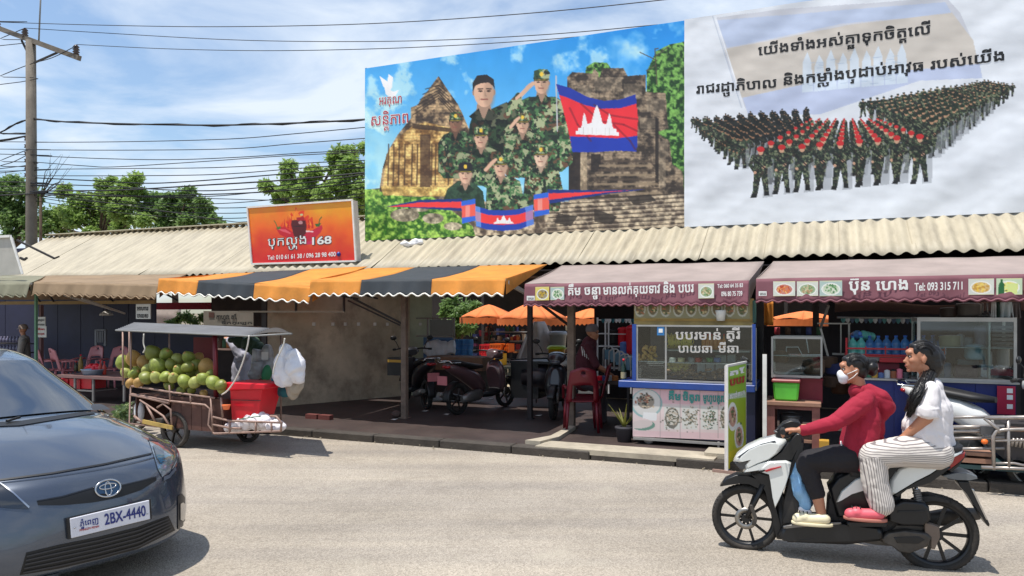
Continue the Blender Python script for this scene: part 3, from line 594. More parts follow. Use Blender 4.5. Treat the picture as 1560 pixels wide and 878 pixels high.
for k_, f in enumerate(figs): soldier(f[1], f[2], f[3], f[4], f[5], f[6], stride=rr.choice((-1, 1))*.5, shadow=f[3] > 30)
wb = thing('slogan_billboard', 'white billboard with black slogan above ranks of marching soldiers in red berets', 'billboard', (U(1300, VB), VB, 3.3))
def wfn(s, t): x = C0.lerp(C1, s); z0 = C0.z; z1 = zt2; return Vector((x.x, x.y, z1+(z0-z1)*t))-VD*.004
def rip2(p):
    q = Vector((p.x*1.1+p.y*.3, p.z*1.6, 1)); a = mnoise.noise(q)*.016+mnoise.noise(Vector((p.x*4.5+p.z*1.5, p.z*7, 2)))*.0035+mnoise.noise(Vector((p.x*1.5-p.z*2.2, p.z*.6, 5)))*.016
    return VD*(a-.03)
print_grid('printed_sheet', cv, wfn, 520, 300, wb, vcol_mat('printed_vinyl'), rip2)
tb = MB(); LF = -VD*.008
def slog(s, x0, y0, x1, y1, hpx): put_text(tb, s, bpt(x0, y0), bpt(x1, y1), H=hpx/FPX*bpt(x0, y0).y, off=.02, lift=LF)
slog("េយីងទាំងអស់គ~នាទុកចិត~តេលី", 1155, 85.5, 1417, 52.5, 14.5)
slog("រាជរដ~ឋាភិបាល", 1061, 144, 1183, 134, 14); slog("និងកម~លាំងប~រដាប់អាវុធ", 1194, 131, 1406, 108.5, 14.5); slog("របស់េយីង", 1417, 107, 1529, 93, 15)
tb.v = [p+rip2(p) for p in tb.v]; tb.build('lettering', ink, wb)
b2 = MB(FAC); u0, u1 = U(1044, VB), U(1700, VB); z0, z1 = C0.z, zt2
for a_ in range(8): uu = u0+.3+a_*1.2; b2.box(uu-.04, uu+.04, VB+.12, VB+.2, z0-.5, z1-.05)
b2.box(u0, u1, VB+.06, VB+.11, z1-.06, z1-.01); b2.box(u0, u1, VB+.06, VB+.11, z0, z0+.04); b2.build('frame', M('board_frame'), wb)
# ================================================================== utility pole and overhead cables
m_pole = M('pole_concrete', (112, 104, 94), .85, sc=4, var=.22, bump=.4, dirt=.4); m_cab = M('cable_rubber', (24, 24, 28), .6, var=0); m_ins = M('insulator_glaze', (70, 50, 44), .25)
VP = 8.0
def pp(px, py, v=VP): return PL(px, py, O0+VD*v, VD)
pb = pp(48, 475); pt = pp(47, 62); pl = thing('utility_pole', 'tall grey concrete power pole with a slanting crossarm, left of the picture', 'pole', (pb.x, pb.y, 0), world=True)
MB().tube([(pb.x, pb.y, 0), (pb.x, pb.y, 3), (pb.x, pb.y, 6), pt], [.19, .18, .165, .15], 8).build('pole_shaft', m_pole, pl)
MB().bar(pp(-70, 18), pp(121, 89), .13, .16).build('crossarm', m_pole, pl)
MB().bar(pp(33, 62), pp(48, 92), .05).bar(pp(88, 80), pp(52, 96), .05).build('arm_brace', M('dark_steel'), pl)
MB().tube([pp(59, 66), pp(63, -30)], .028, 6).build('mast', M('grey_pipe', (130, 130, 128), .5), pl)
for x, y in ((38, 58), (116, 84), (-4, 44)):
    c = pp(x, y); MB().lathe(c, [(.05, 0), (.10, .02), (.06, .06), (.11, .09), (.06, .14), (.11, .17), (.06, .22), (.10, .25), (.04, .32)], 10).build('insulator', m_ins, pl)
for i in range(6): c = pp(40, 212+i*11); rk = MB(); rk.lathe(c, [(.03, -.06), (.07, -.05), (.04, 0), (.07, .05), (.03, .06)], 8); rk.build('cable_rack', m_ins, pl)
def smooth_path(pts, n=10):
    P = [Vector(p) for p in pts]; out = []
    for i in range(len(P)-1):
        a, b, c, d = P[max(i-1, 0)], P[i], P[i+1], P[min(i+2, len(P)-1)]
        for k in range(n):
            t = k/n; out.append(.5*((2*b)+(c-a)*t+(2*a-5*b+4*c-d)*t*t+(3*b-a-3*c+d)*t**3))
    out.append(P[-1]); return out
WIRES = [('topmost black power line crossing high above both billboards', 1.1, [(-60, 32), (0, 34), (150, 38.5), (330, 41), (560, 36.5), (800, 21), (1020, -1), (1120, -14)]),
 ('second power line from the top, from the tall insulator on the pole', 1.1, [(38, 43), (150, 50), (330, 60), (480, 63.5), (650, 62), (830, 53), (980, 40), (1080, 30)]),
 ('third power line from the top, from the right end of the crossarm', 1.1, [(117, 68), (250, 74.5), (400, 77.5), (560, 75), (700, 69), (850, 59), (1000, 44), (1080, 36)]),
 ('thick twisted black cable sagging between the pole and the billboard', 2.6, [(-60, 222), (0, 202), (42, 183), (120, 187), (300, 191), (430, 188.5), (560, 182), (700, 170), (800, 160)]),
 ('thin wire just below the thick twisted cable', .7, [(-40, 216), (60, 217), (200, 216), (350, 212), (450, 204), (570, 193)]),
 ('single wire level with the top of the cable rack', 1.0, [(-40, 227), (60, 228.5), (200, 229), (350, 227), (450, 219), (570, 210)]),
 ('wire dipping below the cable rack top and rising to the right', 1.0, [(-40, 234), (60, 238), (160, 242), (260, 243.5), (360, 240), (470, 233), (570, 228)]),
 ('wire that crosses another in a shallow X left of the trees', 1.0, [(50, 247), (130, 253), (175, 254.5), (300, 247), (430, 238), (570, 231)]),
 ('nearly level wire under the shallow X of wires', 1.0, [(-40, 262), (60, 258.5), (200, 257), (330, 255.5), (480, 248), (570, 244)]),
 ('dark cable sagging across the tops of the middle trees', 1.8, [(50, 271), (150, 276), (225, 279.5), (300, 276), (400, 268), (570, 254)]),
 ('stout low cable resting against the tree crowns', 2.2, [(-40, 300), (50, 292), (180, 290), (300, 283), (430, 275), (570, 262)]),
 ('lower communication cable with a deep sag', 1.3, [(-40, 285), (50, 283), (160, 296), (300, 300), (420, 290), (570, 270)]),
 ('slack communication cable below the deep sag', 1.0, [(50, 290), (160, 305), (300, 311), (420, 304), (570, 284)]),
 ('communication cable running level through the tree leaves', 1.2, [(50, 296), (200, 300), (330, 303), (430, 305), (570, 300)]),
 ('lowest slack cable above the roof ridge', 1.0, [(50, 300), (180, 318), (320, 325), (430, 322), (570, 312)]),
 ('thin cable drooping to the chilli signboard', .8, [(50, 294), (200, 314), (340, 336), (380, 338), (470, 334)]),
 ('slack black cable skirting the top of the middle tree', 1.6, [(-40, 276), (50, 280), (160, 284), (300, 291), (420, 284), (570, 264)]),
 ('doubled cable low in the tree crowns', 1.8, [(-40, 292), (50, 294), (180, 299), (300, 297), (430, 291), (570, 276)]),
 ('cable drooping between the two low doubled cables', 1.3, [(50, 298), (160, 309), (320, 317), (430, 312), (570, 292)]),
 ('faint cable just above the roof behind the chilli signboard', .9, [(50, 306), (200, 326), (330, 333), (440, 328), (570, 318)]),
 ('cable crossing level at the height of the billboard foot', 1.4, [(50, 268), (200, 268), (330, 266), (440, 258), (570, 248)]),
 ('short stay wire from the left edge up to the crossarm', 1.0, [(-40, 134), (0, 116), (46, 98), (80, 88), (116, 70)]),
 ('short wire from the left edge to the tall insulator', 1.0, [(-40, 74), (0, 59), (38, 43)]),
 ('wire climbing from the left edge to the cable rack', .9, [(-40, 262), (0, 245), (40, 229)]),
 ('beaded wire climbing from the lower left to the rack', .9, [(-40, 268), (0, 253), (20, 247), (42, 236)])]
for i, (lb, wpx, pts) in enumerate(WIRES):
    v = VP+(i % 5)*.05-.15; pts = ([(pts[0][0]-700, pts[0][1]+(pts[0][1]-pts[1][1])*4)]+pts if pts[0][0] < -30 else pts); P = smooth_path([pp(x, y, v) for x, y in pts], 6); mid = P[len(P)//2]
    t = thing('overhead_cable', lb, 'cable', P[0], world=True, group='overhead cables along the pole line')
    mb = MB().tube(P, max(wpx*.5, .62)/FPX*mid.y, 5)
    mb.build('cable_strand', m_cab, t)
    if wpx > 2.4: MB().tube([p+Vector((0, .04*math.sin(k*1.3), .035*math.cos(k*1.3))) for k, p in enumerate(P)], .016, 4).build('twisted_strand', m_cab, t)
# ================================================================== trees
def leaf_mat(key, col):
    if key in MATS: return MATS[key]
    mt = M(key, col, .5, var=.45, sc=1.1); t = mt.node_tree; b = t.nodes['Principled BSDF']; b.inputs['Specular IOR Level'].default_value = .6; b.inputs['Roughness'].default_value = .42
    tl = t.nodes.new('ShaderNodeBsdfTranslucent'); tl.inputs[0].default_value = (*[min(1, c*1.5) for c in lin(col)], 1); mi = t.nodes.new('ShaderNodeMixShader'); mi.inputs[0].default_value = .45
    o = t.nodes['Material Output']; t.links.new(b.outputs[0], mi.inputs[1]); t.links.new(tl.outputs[0], mi.inputs[2]); t.links.new(mi.outputs[0], o.inputs[0]); return mt
m_leaf = leaf_mat('tree_leaf', (132, 156, 84)); m_leaf2 = leaf_mat('tree_leaf_dark', (110, 136, 78)); m_bark = M('bark', (82, 66, 52), .9, sc=10, bump=.6)
def tree(name, label, base, v, blobs, n, mat, lsz=.2, group=None, trunk=.14):
    rr = random.Random(len(label)+n); b = pp(base, 475, v); T = thing(name, label, 'tree', (b.x, b.y, 0), world=True, group=group); tr = MB(); lf = MB(); zl = min(pp(x, y, v).z for x, y, r in blobs)
    top = Vector((b.x, b.y, max(.6, zl-.6))); tr.tube([(b.x, b.y, 0), (b.x+.05, b.y, top.z*.5), top], [trunk, trunk*.8, trunk*.6], 8)
    area = sum(r*r for _, _, r in blobs)
    for (x, y, r) in blobs:
        c = pp(x, y, v+rr.uniform(-.6, .6)*r*.02); Rw = r/FPX*c.y; mid = top.lerp(c, .55)+Vector((0, 0, .15)); tr.tube([top, mid, c, c+Vector((rr.uniform(-.3, .3), 0, Rw*.6))], [trunk*.45, trunk*.28, trunk*.14, .01], 6)
        subs = []
        for _ in range(max(3, int(Rw*9))):
            d = Vector((rr.gauss(0, 1), rr.gauss(0, 1), rr.gauss(0, .9))).normalized()*Rw*rr.uniform(.35, .98); subs.append(c+d); tr.tube([c, c+d*.95], [.014, .005], 3)
        m = int(1.7*n*r*r/area)
        for k in range(m):
            s = subs[k % len(subs)]; p = s+Vector((rr.gauss(0, 1), rr.gauss(0, 1), rr.gauss(0, .8)))*Rw*.26
            L = lsz*.78*rr.uniform(.55, 1.2); a = Vector((rr.gauss(0, 1), rr.gauss(0, 1), rr.gauss(-.35, .6))).normalized(); w = a.cross(Vector((rr.gauss(0, 1), rr.gauss(0, 1), rr.gauss(0, 1)))).normalized()*L*.24; a = a*L
            up = a.cross(w).normalized()*L*.08
            i = lf.av([p, p+a*.45+w+up, p+a, p+a*.45-w+up]); lf.face((i, i+1, i+2)); lf.face((i, i+2, i+3))
    tr.build('trunk', m_bark, T); lf.build('crown', mat, T); return T
tree('leafy_tree', 'dense tree behind the power pole at the left edge', 20, 9.5, [(10, 275, 22), (35, 300, 26), (8, 320, 26), (58, 335, 16), (70, 350, 12), (-20, 310, 30), (52, 300, 12), (10, 345, 22), (45, 345, 18), (30, 320, 22)], 6500, m_leaf2, .24)
tree('leafy_tree', 'middle tree with a pointed leading shoot right of the pole', 150, 10, [(162, 275, 9), (160, 292, 18), (130, 305, 20), (95, 285, 14), (92, 325, 20), (120, 335, 18), (155, 330, 22), (195, 285, 20), (212, 280, 14), (190, 318, 20), (82, 345, 14), (215, 335, 18), (100, 350, 14), (140, 350, 16), (180, 345, 18), (140, 315, 22), (170, 310, 20)], 11000, m_leaf, .24)
tree('leafy_tree', 'spreading tree left of the chilli signboard, behind the roof', 265, 10.5, [(240, 305, 15), (262, 300, 14), (285, 300, 14), (250, 330, 20), (285, 325, 18), (308, 305, 9), (310, 325, 15), (330, 335, 12), (340, 345, 7), (222, 322, 14), (250, 345, 16), (285, 345, 18), (315, 345, 14), (265, 318, 18)], 8500, m_leaf2, .24)
tree('leafy_tree', 'bright tree between the chilli signboard and the picture billboard', 470, 9.5, [(440, 258, 16), (415, 292, 16), (428, 282, 16), (452, 285, 20), (480, 272, 20), (500, 290, 22), (512, 240, 16), (530, 235, 18), (545, 250, 22), (548, 225, 12), (535, 285, 24), (470, 300, 18), (560, 290, 24), (430, 305, 14), (460, 300, 16), (500, 305, 20), (525, 265, 22), (550, 310, 22)], 12500, m_leaf, .22)
# bare branch tangle by the pole
bt = thing('bare_tree', 'leafless twiggy tree beside the power pole', 'tree', tuple(pp(70, 475, 9.0))[:2]+(0,), world=True); mb = MB(); rr = random.Random(3); b0 = pp(62, 300, 9.0); base = Vector((b0.x, b0.y, 0)); mb.tube([base, b0], [.08, .05], 6)
for k in range(14):
    e = pp(62+rr.uniform(0, 50), 232+rr.uniform(0, 50), 9.0); m = b0.lerp(e, .5)+Vector((rr.uniform(-.2, .2), 0, rr.uniform(-.2, .2))); mb.tube([b0, m, e], [.02, .011, .004], 4)
mb.build('branch', m_bark, bt)
tree('garden_tree', 'small leafy tree in the sunlit yard behind the parked scooters', 697, 10.5, [(685, 460, 14), (705, 470, 18), (690, 490, 16), (712, 492, 16), (700, 508, 10), (725, 470, 10), (676, 478, 8)], 2600, m_leaf2, .2, trunk=.06)
# red roof glimpse, far left
g = thing('red_roofed_house', 'house with a salmon red roof peeping over the market roof at far left', 'house', (U(30, 13), 13, 0))
MB(FAC).box(U(5, 13), U(52, 13), 13, 17, 0, 3.9).build('wall', M('house_wall', (150, 120, 100), .8), g)
q = MB(FAC); u0, u1 = U(0, 13), U(60, 13); q.poly([(u0, 12.7, 3.9), (u1, 12.7, 3.9), (u1-.6, 15, 5.2), (u0+.8, 15, 5.2)]); q.build('roof', M('red_tile', (170, 84, 74), .7, bump=.4), g, solid=.08)
# ================================================================== chilli signboard
VS = 3.5
cv = Cv(368, 292, 560, 412, 4.0, (236, 120, 30)); h, w = cv.h, cv.w; yy = np.linspace(0, 1, h)[:, None, None]; na = cv.noise(30, 31)[..., None]
t = np.clip(yy*1.15-.08+(na-.5)*.5, 0, 1); cv.a = np.where(t < .5, np.array([234, 168, 30.])*(1-t*2)+np.array([236, 104, 26.])*t*2, np.array([236, 104, 26.])*(2-2*t)+np.array([206, 22, 30.])*(2*t-1))
def cx_(a, b): return (360+a/7.195, 290+b/7.195)
def cpoly(pts, col, al=1): cv.poly([cx_(*p) for p in pts], col, al)
for pts in ([(480, 400), (520, 330), (500, 410), (560, 320), (560, 400), (600, 240), (640, 300), (650, 170), (680, 250), (700, 230), (745, 225), (740, 300), (790, 270), (790, 330), (830, 290), (840, 380), (700, 480), (560, 450)],): cpoly(pts, (226, 62, 20))
for pts in ([(600, 330), (570, 260), (620, 290), (660, 200), (690, 280), (720, 260), (730, 340), (690, 400), (620, 400)], [(520, 400), (540, 350), (580, 400)], [(780, 380), (800, 320), (830, 390)]): cpoly(pts, (250, 150, 40), .8)
for i in range(9): x = 520+i*38; cpoly([(x, 420), (x+8, 300-20*(i % 3)), (x+22, 420)], (196, 26, 18), .9)
cpoly([(435, 420), (470, 398), (540, 410), (620, 460), (640, 520), (560, 525), (480, 490)], (196, 22, 38)); cpoly([(450, 425), (540, 430), (600, 470), (590, 480), (500, 450)], (240, 120, 130), .7)
cpoly([(940, 380), (900, 400), (830, 440), (740, 470), (700, 540), (760, 580), (850, 540), (920, 470), (945, 420)], (200, 30, 56)); cpoly([(760, 440), (850, 450), (840, 462), (760, 458)], (245, 220, 220), .9); cpoly([(760, 570), (850, 550), (830, 590), (770, 595)], (206, 40, 90))
cv.line([cx_(450, 410), cx_(432, 360), cx_(415, 335)], 1.2, (70, 110, 40)); cpoly([(440, 410), (480, 395), (490, 415), (455, 435)], (70, 120, 40)); cv.line([cx_(900, 390), cx_(915, 320), cx_(935, 295)], 1.5, (60, 100, 36)); cpoly([(860, 370), (930, 360), (910, 400), (875, 400)], (60, 100, 36))
cpoly([(600, 370), (610, 330), (700, 320), (760, 330), (770, 400), (760, 480), (690, 530), (630, 500)], (86, 16, 20)); cpoly([(620, 390), (740, 390), (735, 400), (625, 400)], (40, 12, 14)); cv.ell(*cx_(705, 355), 3.4, 2.6, (200, 150, 150), .9); cv.ell(*cx_(715, 268), 2.6, 1.6, (190, 210, 150), .9); cpoly([(660, 300), (740, 290), (750, 330), (665, 335)], (170, 20, 30))
cs = thing('chilli_signboard', 'tilted orange signboard with red chillies and the number 168 on the roof', 'sign', FP(465, 405, VS))
S00, S10, S11, S01 = [PL(x, y, O0+VD*VS, VD) for x, y in ((377.5, 316.5), (537.5, 305), (543, 398), (384.5, 402.5))]
def sfn(s, t): return S00.lerp(S10, s).lerp(S01.lerp(S11, s), t)-VD*.004
print_grid('printed_face', cv, sfn, 200, 120, cs, vcol_mat('printed_panel', .35))
q = MB(); cs4 = [S00, S10, S11, S01]
q.prism(cs4, VD*.16)
q.build('box', M('sign_box', (206, 200, 196), .5), cs)
for a, b in zip(cs4, cs4[1:]+cs4[:1]): MB().bar(a-VD*.012, b-VD*.012, .035, .035).build('edge_trim', M('white_trim', (225, 222, 216), .4), cs)
sp = lambda x, y: PL(x, y, O0+VD*VS, VD)
for m_, o_, l_ in ((M('dark_outline', (28, 40, 52), .5), .035, .008), (wh, .0, .011)):
    tb = MB(); put_text(tb, "បុកល~ហុង", sp(408.5, 375.5), sp(467, 371.5), H=.175, off=o_, lift=-VD*l_); put_text(tb, "168", sp(476, 373), sp(505.5, 371), H=.145, off=o_*1.1+.02, lift=-VD*l_)
    if l_ > .01: put_text(tb, "Tel: 010 61 61 38 / 096 28 98 400", sp(408, 396), sp(512, 390.5), H=.085, off=.014, lift=-VD*l_)
    tb.build('lettering', m_, cs)
MB().ell(sp(516.5, 387.5)-VD*.01, (.045, .045, .045), 10, 6).build('badge', M('badge_blue', (30, 60, 140), .4), cs)
MB(FAC).box(U(400, VS), U(400, VS)+.05, VS+.16, VS+.2, 2.4, 3.2).box(U(530, VS), U(530, VS)+.05, VS+.16, VS+.2, 2.4, 3.3).build('support_bar', M('dark_steel'), cs)
# grey board and struts at the far left of the roof
o = MB(FAC).prism([FP(-60, 366, 1.6), FP(4, 360, 1.6), FP(18, 362, 1.6), FP(34, 418, 1.6), FP(-60, 424, 1.6)], (0, .03, 0)); t = thing('grey_leaning_board', 'plain pale grey board leaning in front of the roof at the left edge', 'panel', FP(0, 420, 1.6)); o.build('board', M('grey_board', (172, 168, 160), .6, sc=3), t)
MB(FAC).bar(FP(-60, 364, 1.58), FP(16, 360, 1.58), .05).bar(FP(16, 360, 1.58), FP(34, 418, 1.58), .03).build('rim', M('white_trim'), t)
t = thing('roof_strut', 'thin dark iron strut lying on the roof near the left edge', 'strut', FP(60, 380, 2.9)); MB(FAC).bar(FP(26, 366, 3.2), FP(83, 394, 3.2), .04).bar(FP(83, 394, 3.2), FP(90, 391, 3.2), .03).build('rod', M('dark_steel'), t)
t = thing('roof_hook', 'short bent iron hook at the edge of the grey board', 'hook', FP(35, 395, 3.2)); MB(FAC).bar(FP(31, 393, 3.2), FP(37, 396, 3.2), .05).bar(FP(37, 396, 3.2), FP(41, 393, 3.2), .04).build('rod', M('dark_steel'), t)
t = thing('crumpled_bag', 'crumpled white plastic bag caught on the roof under the picture billboard', 'bag', FP(625, 372, 4.2)); q = MB(); c = PL(625, 372, O0+VD*4.2, VD)
for k in range(5): q.ell(c+Vector((rr.uniform(-.2, .2), 0, rr.uniform(0, .05))), (.12, .08, .06), 8, 5)
fuse('bag_skin', q, M('white_plastic', (225, 225, 228), .4), t, .02, 2, lambda co, no: co+no*np.array([mnoise.noise(Vector(p)*14) for p in co])[:, None]*.03)
# ================================================================== awnings
def awning(name, label, fr, bk, v0, v1, stripes, drop, nsc, sag=.03, endL=True):
    """fr / bk = pixels of the left and right ends of the front and back top edges; stripes = [(fraction, material)...]"""
    A, B = [Vector(FP(*p, v0)) for p in fr]; C, D = [Vector(FP(*p, v1)) for p in bk]; T = thing(name, label, 'awning', (A.x, v0, 0)); f0 = 0
    rr = random.Random(int(A.x*100))
    for f1, mt in stripes:
        q = MB(FAC); n = max(2, int(14*(f1-f0)))
        def top(s, t):
            k = f0+(f1-f0)*s; p = A.lerp(B, k).lerp(C.lerp(D, k), t); return p+Vector((0, 0, -sag*math.sin(math.pi*t)+.012*mnoise.noise(Vector((p.x*2.5, p.y*1.5, 0)))))
        q.grid(top, n*2, 10); q.build('fabric_panel', mt, T, solid=.004)
        q = MB(FAC); m = max(4, int(nsc*(f1-f0)*6))
        def val(s, t):
            k = f0+(f1-f0)*s; p = A.lerp(B, k); d = (drop+(.012 if mt is m_pkt else .022)*math.cos(2*math.pi*nsc*k))*t
            return p+Vector((0, -.012-.05*t+(.018*math.sin(k*23)+.012*math.sin(k*61+1))*t, -d))
        q.grid(val, m, 6); o = q.build('valance', mt, T, solid=.004)
        q = MB(FAC); q.tube([val(i/m, 1)+Vector((0, -.008, 0)) for i in range(m+1)], .012, 4); q.build('scallop_piping', m_pk if mt is m_pkt else m_pipe if mt in (m_or, m_gr) else mt, o); f0 = f1
    q = MB(FAC); q.tube([A+Vector((0, .01, -.02)), B+Vector((0, .01, -.02))], .02, 8); q.build('front_bar', M('bar_white', (190, 186, 178), .45), T)
    q = MB(FAC)
    for k in (.06, .5, .94):
        p = A.lerp(B, k)+Vector((0, .03, -.04)); c = C.lerp(D, k); q2 = MB(FAC); q2.bar(p, (c.x, c.y, 1.98), .028); q2.build('folding_arm', M('dark_steel'), T)
    for X, Yq in ((A, C), (B, D)):
        q = MB(FAC); q.poly([X, Yq, X+Vector((0, 0, -drop*.96))]); q.build('end_flap', stripes[0][1] if X is A else stripes[-1][1], T, solid=.004)
    return T, A, B, C, D
m_pipe = M('piping_white', (236, 232, 222), .6, var=.03)
m_or = M('orange_canvas', (230, 154, 64), .75, sc=3, var=.14, dirt=.22, bump=.15, bsc=200); m_gr = M('charcoal_canvas', (66, 72, 78), .75, sc=3, dirt=.2, bump=.15, bsc=200); m_be = M('beige_canvas', (160, 136, 108), .8, sc=2, var=.15, dirt=.2)
m_gn = M('sage_canvas', (146, 144, 122), .8, sc=2, var=.15, dirt=.2); m_pk = M('rose_canvas', (138, 88, 98), .75, sc=2, var=.12); m_pkt = M('faded_rose_canvas', (176, 160, 153), .75, sc=2, var=.12, dirt=.15)
for mt in (m_or, m_gr, m_be, m_gn, m_pk, m_pkt):                                  # thin cloth lets some sun through
    t = mt.node_tree; b = t.nodes['Principled BSDF']; col = b.inputs['Base Color'].links[0].from_socket; tl = t.nodes.new('ShaderNodeBsdfTranslucent'); t.links.new(col, tl.inputs[0]); mi = t.nodes.new('ShaderNodeMixShader'); mi.inputs[0].default_value = .28
    t.links.new(b.outputs[0], mi.inputs[1]); t.links.new(tl.outputs[0], mi.inputs[2]); t.links.new(mi.outputs[0], t.nodes['Material Output'].inputs[0])
awning('awning', 'sage green awning corner at the far left edge of the picture', [(-90, 433), (47, 431)], [(-70, 418), (70, 421)], .8, 2.9, [(1, m_gn)], .25, 12)
awning('awning', 'plain beige awning beside the sage green one', [(53, 430), (243, 434)], [(70, 420), (285, 418)], .82, 2.9, [(1, m_be)], .23, 16)
awning('awning', 'orange and charcoal striped awning above the coconut cart', [(243, 424.5), (476, 437)], [(330, 418), (560, 406)], .8, 2.75, [(.28, m_or), (.65, m_gr), (1, m_or)], .24, 15)
awning('awning', 'orange and charcoal striped awning over the parked scooters', [(474, 427.5), (771, 424.5)], [(560, 409), (834, 403)], .72, 2.65, [(.285, m_or), (.65, m_gr), (1, m_or)], .22, 17)
# printed rose awnings
def rose(label, fr, bk, txts, pics, v0, v1, drop):
    T, A, B, C, D = awning('printed_awning', label, fr, bk, v0, v1, [(1, m_pkt)], drop, 26, .02)
    for ch in [c for c in bpy.data.objects if c.parent == T and c.name.startswith('valance')]: ch.data.materials[0] = m_pk
    vp = v0-.055; up = Vector((0, 0, 1))
    P = lambda x, y: PL(x, y, O0+VD*vp, VD)-VD*.012
    tb = MB()
    for s, x0, y0, x1, y1, H in txts: put_text(tb, s, P(x0, y0), P(x1, y1), H=H, off=.02)
    tb.build('lettering', wh, T)
    sx = txts[0][1]; lx = 803 if sx < 1000 else 1156; ly = 451 if sx < 1000 else 444; q = MB(); q.poly([P(lx, ly), P(lx, ly+7), P(lx+12, ly+7), P(lx+12, ly)]); lb_ = q.build('white_label', wh, T); q = MB(); put_text(q, 'បបរ', P(lx+1.5, ly+5.5)-VD*.003, P(lx+10.5, ly+5.5)-VD*.003, H=.03, off=.02); q.build('label_lettering', ink, lb_)
    for (x0, y0, x1, y1, kind) in pics:
        cv = Cv(x0-2, y0-3, x1+2, y1+3, 6, (222, 222, 200)); food(cv, x0, y0, x1, y1, kind)
        a, b, c, d = P(x0, y0), P(x1, y0-.5), P(x0, y1), P(x1, y1-.5)
        print_grid('dish_print', cv, lambda s, t: a.lerp(b, s).lerp(c.lerp(d, s), t), 34, 30, T)
    return T
def food(cv, x0, y0, x1, y1, kind):
    rr = random.Random(int(x0*7+y0)); cx, cy, w, h = (x0+x1)/2, (y0+y1)/2, x1-x0, y1-y0
    pal = {'y': [(206, 178, 60), (190, 150, 50), (110, 90, 50)], 'g': [(70, 120, 70), (96, 150, 90), (200, 210, 180)], 'n': [(210, 200, 160), (176, 140, 100), (90, 130, 70)], 'o': [(222, 120, 60), (240, 190, 120), (180, 60, 40)], 'f': [(236, 190, 60), (240, 210, 110), (200, 150, 60)], 'b': [(40, 110, 60), (220, 230, 150), (230, 210, 90)], 'k': [(60, 60, 56), (120, 110, 96), (180, 176, 166)]}[kind]
    bgc = {'y': (226, 208, 110), 'g': (176, 196, 188), 'b': (196, 214, 180), 'k': (206, 204, 196)}.get(kind, (214, 216, 204)); cv.a[:] = bgc
    cv.ell(cx, cy+h*.04, w*.42, h*.40, (236, 236, 228)); cv.ell(cx, cy+h*.04, w*.36, h*.33, pal[2], .6)
    for i in range(46):
        a = rr.uniform(0, 6.28); q = rr.random()**.5; cv.ell(cx+math.cos(a)*w*.3*q, cy+h*.03+math.sin(a)*h*.27*q, w*rr.uniform(.03, .08), h*rr.uniform(.02, .07), pal[rr.randrange(3)], .9, rr.uniform(0, 3))
    if kind == 'b': cv.poly([(x0+w*.08, y1), (x0+w*.1, y0+h*.35), (x0+w*.17, y0+h*.2), (x0+w*.17, y0+h*.05), (x0+w*.25, y0+h*.05), (x0+w*.25, y0+h*.2), (x0+w*.32, y0+h*.35), (x0+w*.33, y1)], (34, 100, 52)); cv.poly([(x0+w*.45, y1-h*.05), (x0+w*.42, y0+h*.3), (x0+w*.85, y0+h*.3), (x0+w*.8, y1-h*.05)], (214, 224, 140))
    for p in ([(x0, y0), (x1, y0), (x1, y0+.6), (x0, y0+.6)], [(x0, y1-.6), (x1, y1-.6), (x1, y1), (x0, y1)]): cv.poly(p, (228, 214, 150))
rose('rose awning printed with a long white slogan, a phone number and three dishes', [(800, 433), (1141, 427.5)], [(856, 405), (1164, 399)],
     [("គឹម ចន~ថា", 866, 450, 915, 448.5, .11), ("មានលក់គុយទាវ", 919, 449, 1006, 446.5, .11), ("និង បបរ", 1011, 446.5, 1057, 445, .11), ("Tel: 060 64 35 83", 1093, 439, 1132, 437.5, .045), ("096 80 75 739", 1099, 451.5, 1131, 450.5, .055)],
     [(816, 437.5, 837, 458, 'y'), (839, 437.5, 860, 457.5, 'g'), (1064, 432.5, 1088, 455, 'n')], .8, 2.45, .285)
rose('rose awning printed with a name, a telephone number and five dishes, at the right edge', [(1152, 425), (1660, 416)], [(1178, 399), (1700, 388)],
     [("ប៊ុន", 1293, 443, 1325, 442, .12), ("េហង", 1334, 442.5, 1383, 441, .115), ("Tel: 093 315 711", 1393, 443, 1466, 441, .083)],
     [(1178, 429, 1211.5, 451.5, 'o'), (1214, 429, 1246.5, 451.5, 'n'), (1248.5, 428, 1283, 451.5, 'g'), (1475, 425, 1514, 449.5, 'f'), (1517.5, 424.5, 1557, 449.5, 'b'), (1560, 424, 1600, 449, 'y')], .8, 2.3, .27)
# ================================================================== posts and inner beams
m_post = M('weathered_post', (116, 100, 88), .85, sc=8, var=.3, bump=.5, dirt=.5); m_postd = M('dark_post', (46, 40, 40), .7, sc=8, var=.3)
def post(label, px, ytop, ybot, w, mat, v=None, z0=PAVZ):
    g = GP(px, ybot, z0) if v is None else (U(px, v), v, z0); T = thing('awning_post', label, 'post', g, group='posts along the market front'); z1 = Zf(px, ytop, g[1])
    MB(FAC).box(g[0]-w/2, g[0]+w/2, g[1]-w/2, g[1]+w/2, z0, z1).build('shaft', mat, T); MB(FAC).box(g[0]-w*.8, g[0]+w*.8, g[1]-w*.8, g[1]+w*.8, z0, z0+.015).build('foot_plate', mat, T); return g
g1 = post('grey steel post under the striped awning, in front of the parked scooters', 616.5, 445, 637, .085, m_post)
g2 = post('weathered grey post at the left end of the first rose awning', 870.5, 455, 653, .095, m_post)
post('thin black post between the striped awning and the first rose awning', 807.5, 440, 0, .07, m_postd, v=2.2)
post('dark square post beside the brown wall, behind the coconut cart', 405, 440, 0, .10, m_postd, v=1.75)
post('green painted post at the left end of the dark stall', 55, 440, 0, .045, M('green_post', (96, 140, 112), .6), v=1.5)
post('slim reddish pole just right of the green post', 63, 465, 0, .06, M('reddish_pole', (96, 66, 66), .7), v=2.0)
post('dark post between the two rose awnings', 1158, 440, 0, .09, m_postd, v=1.6)
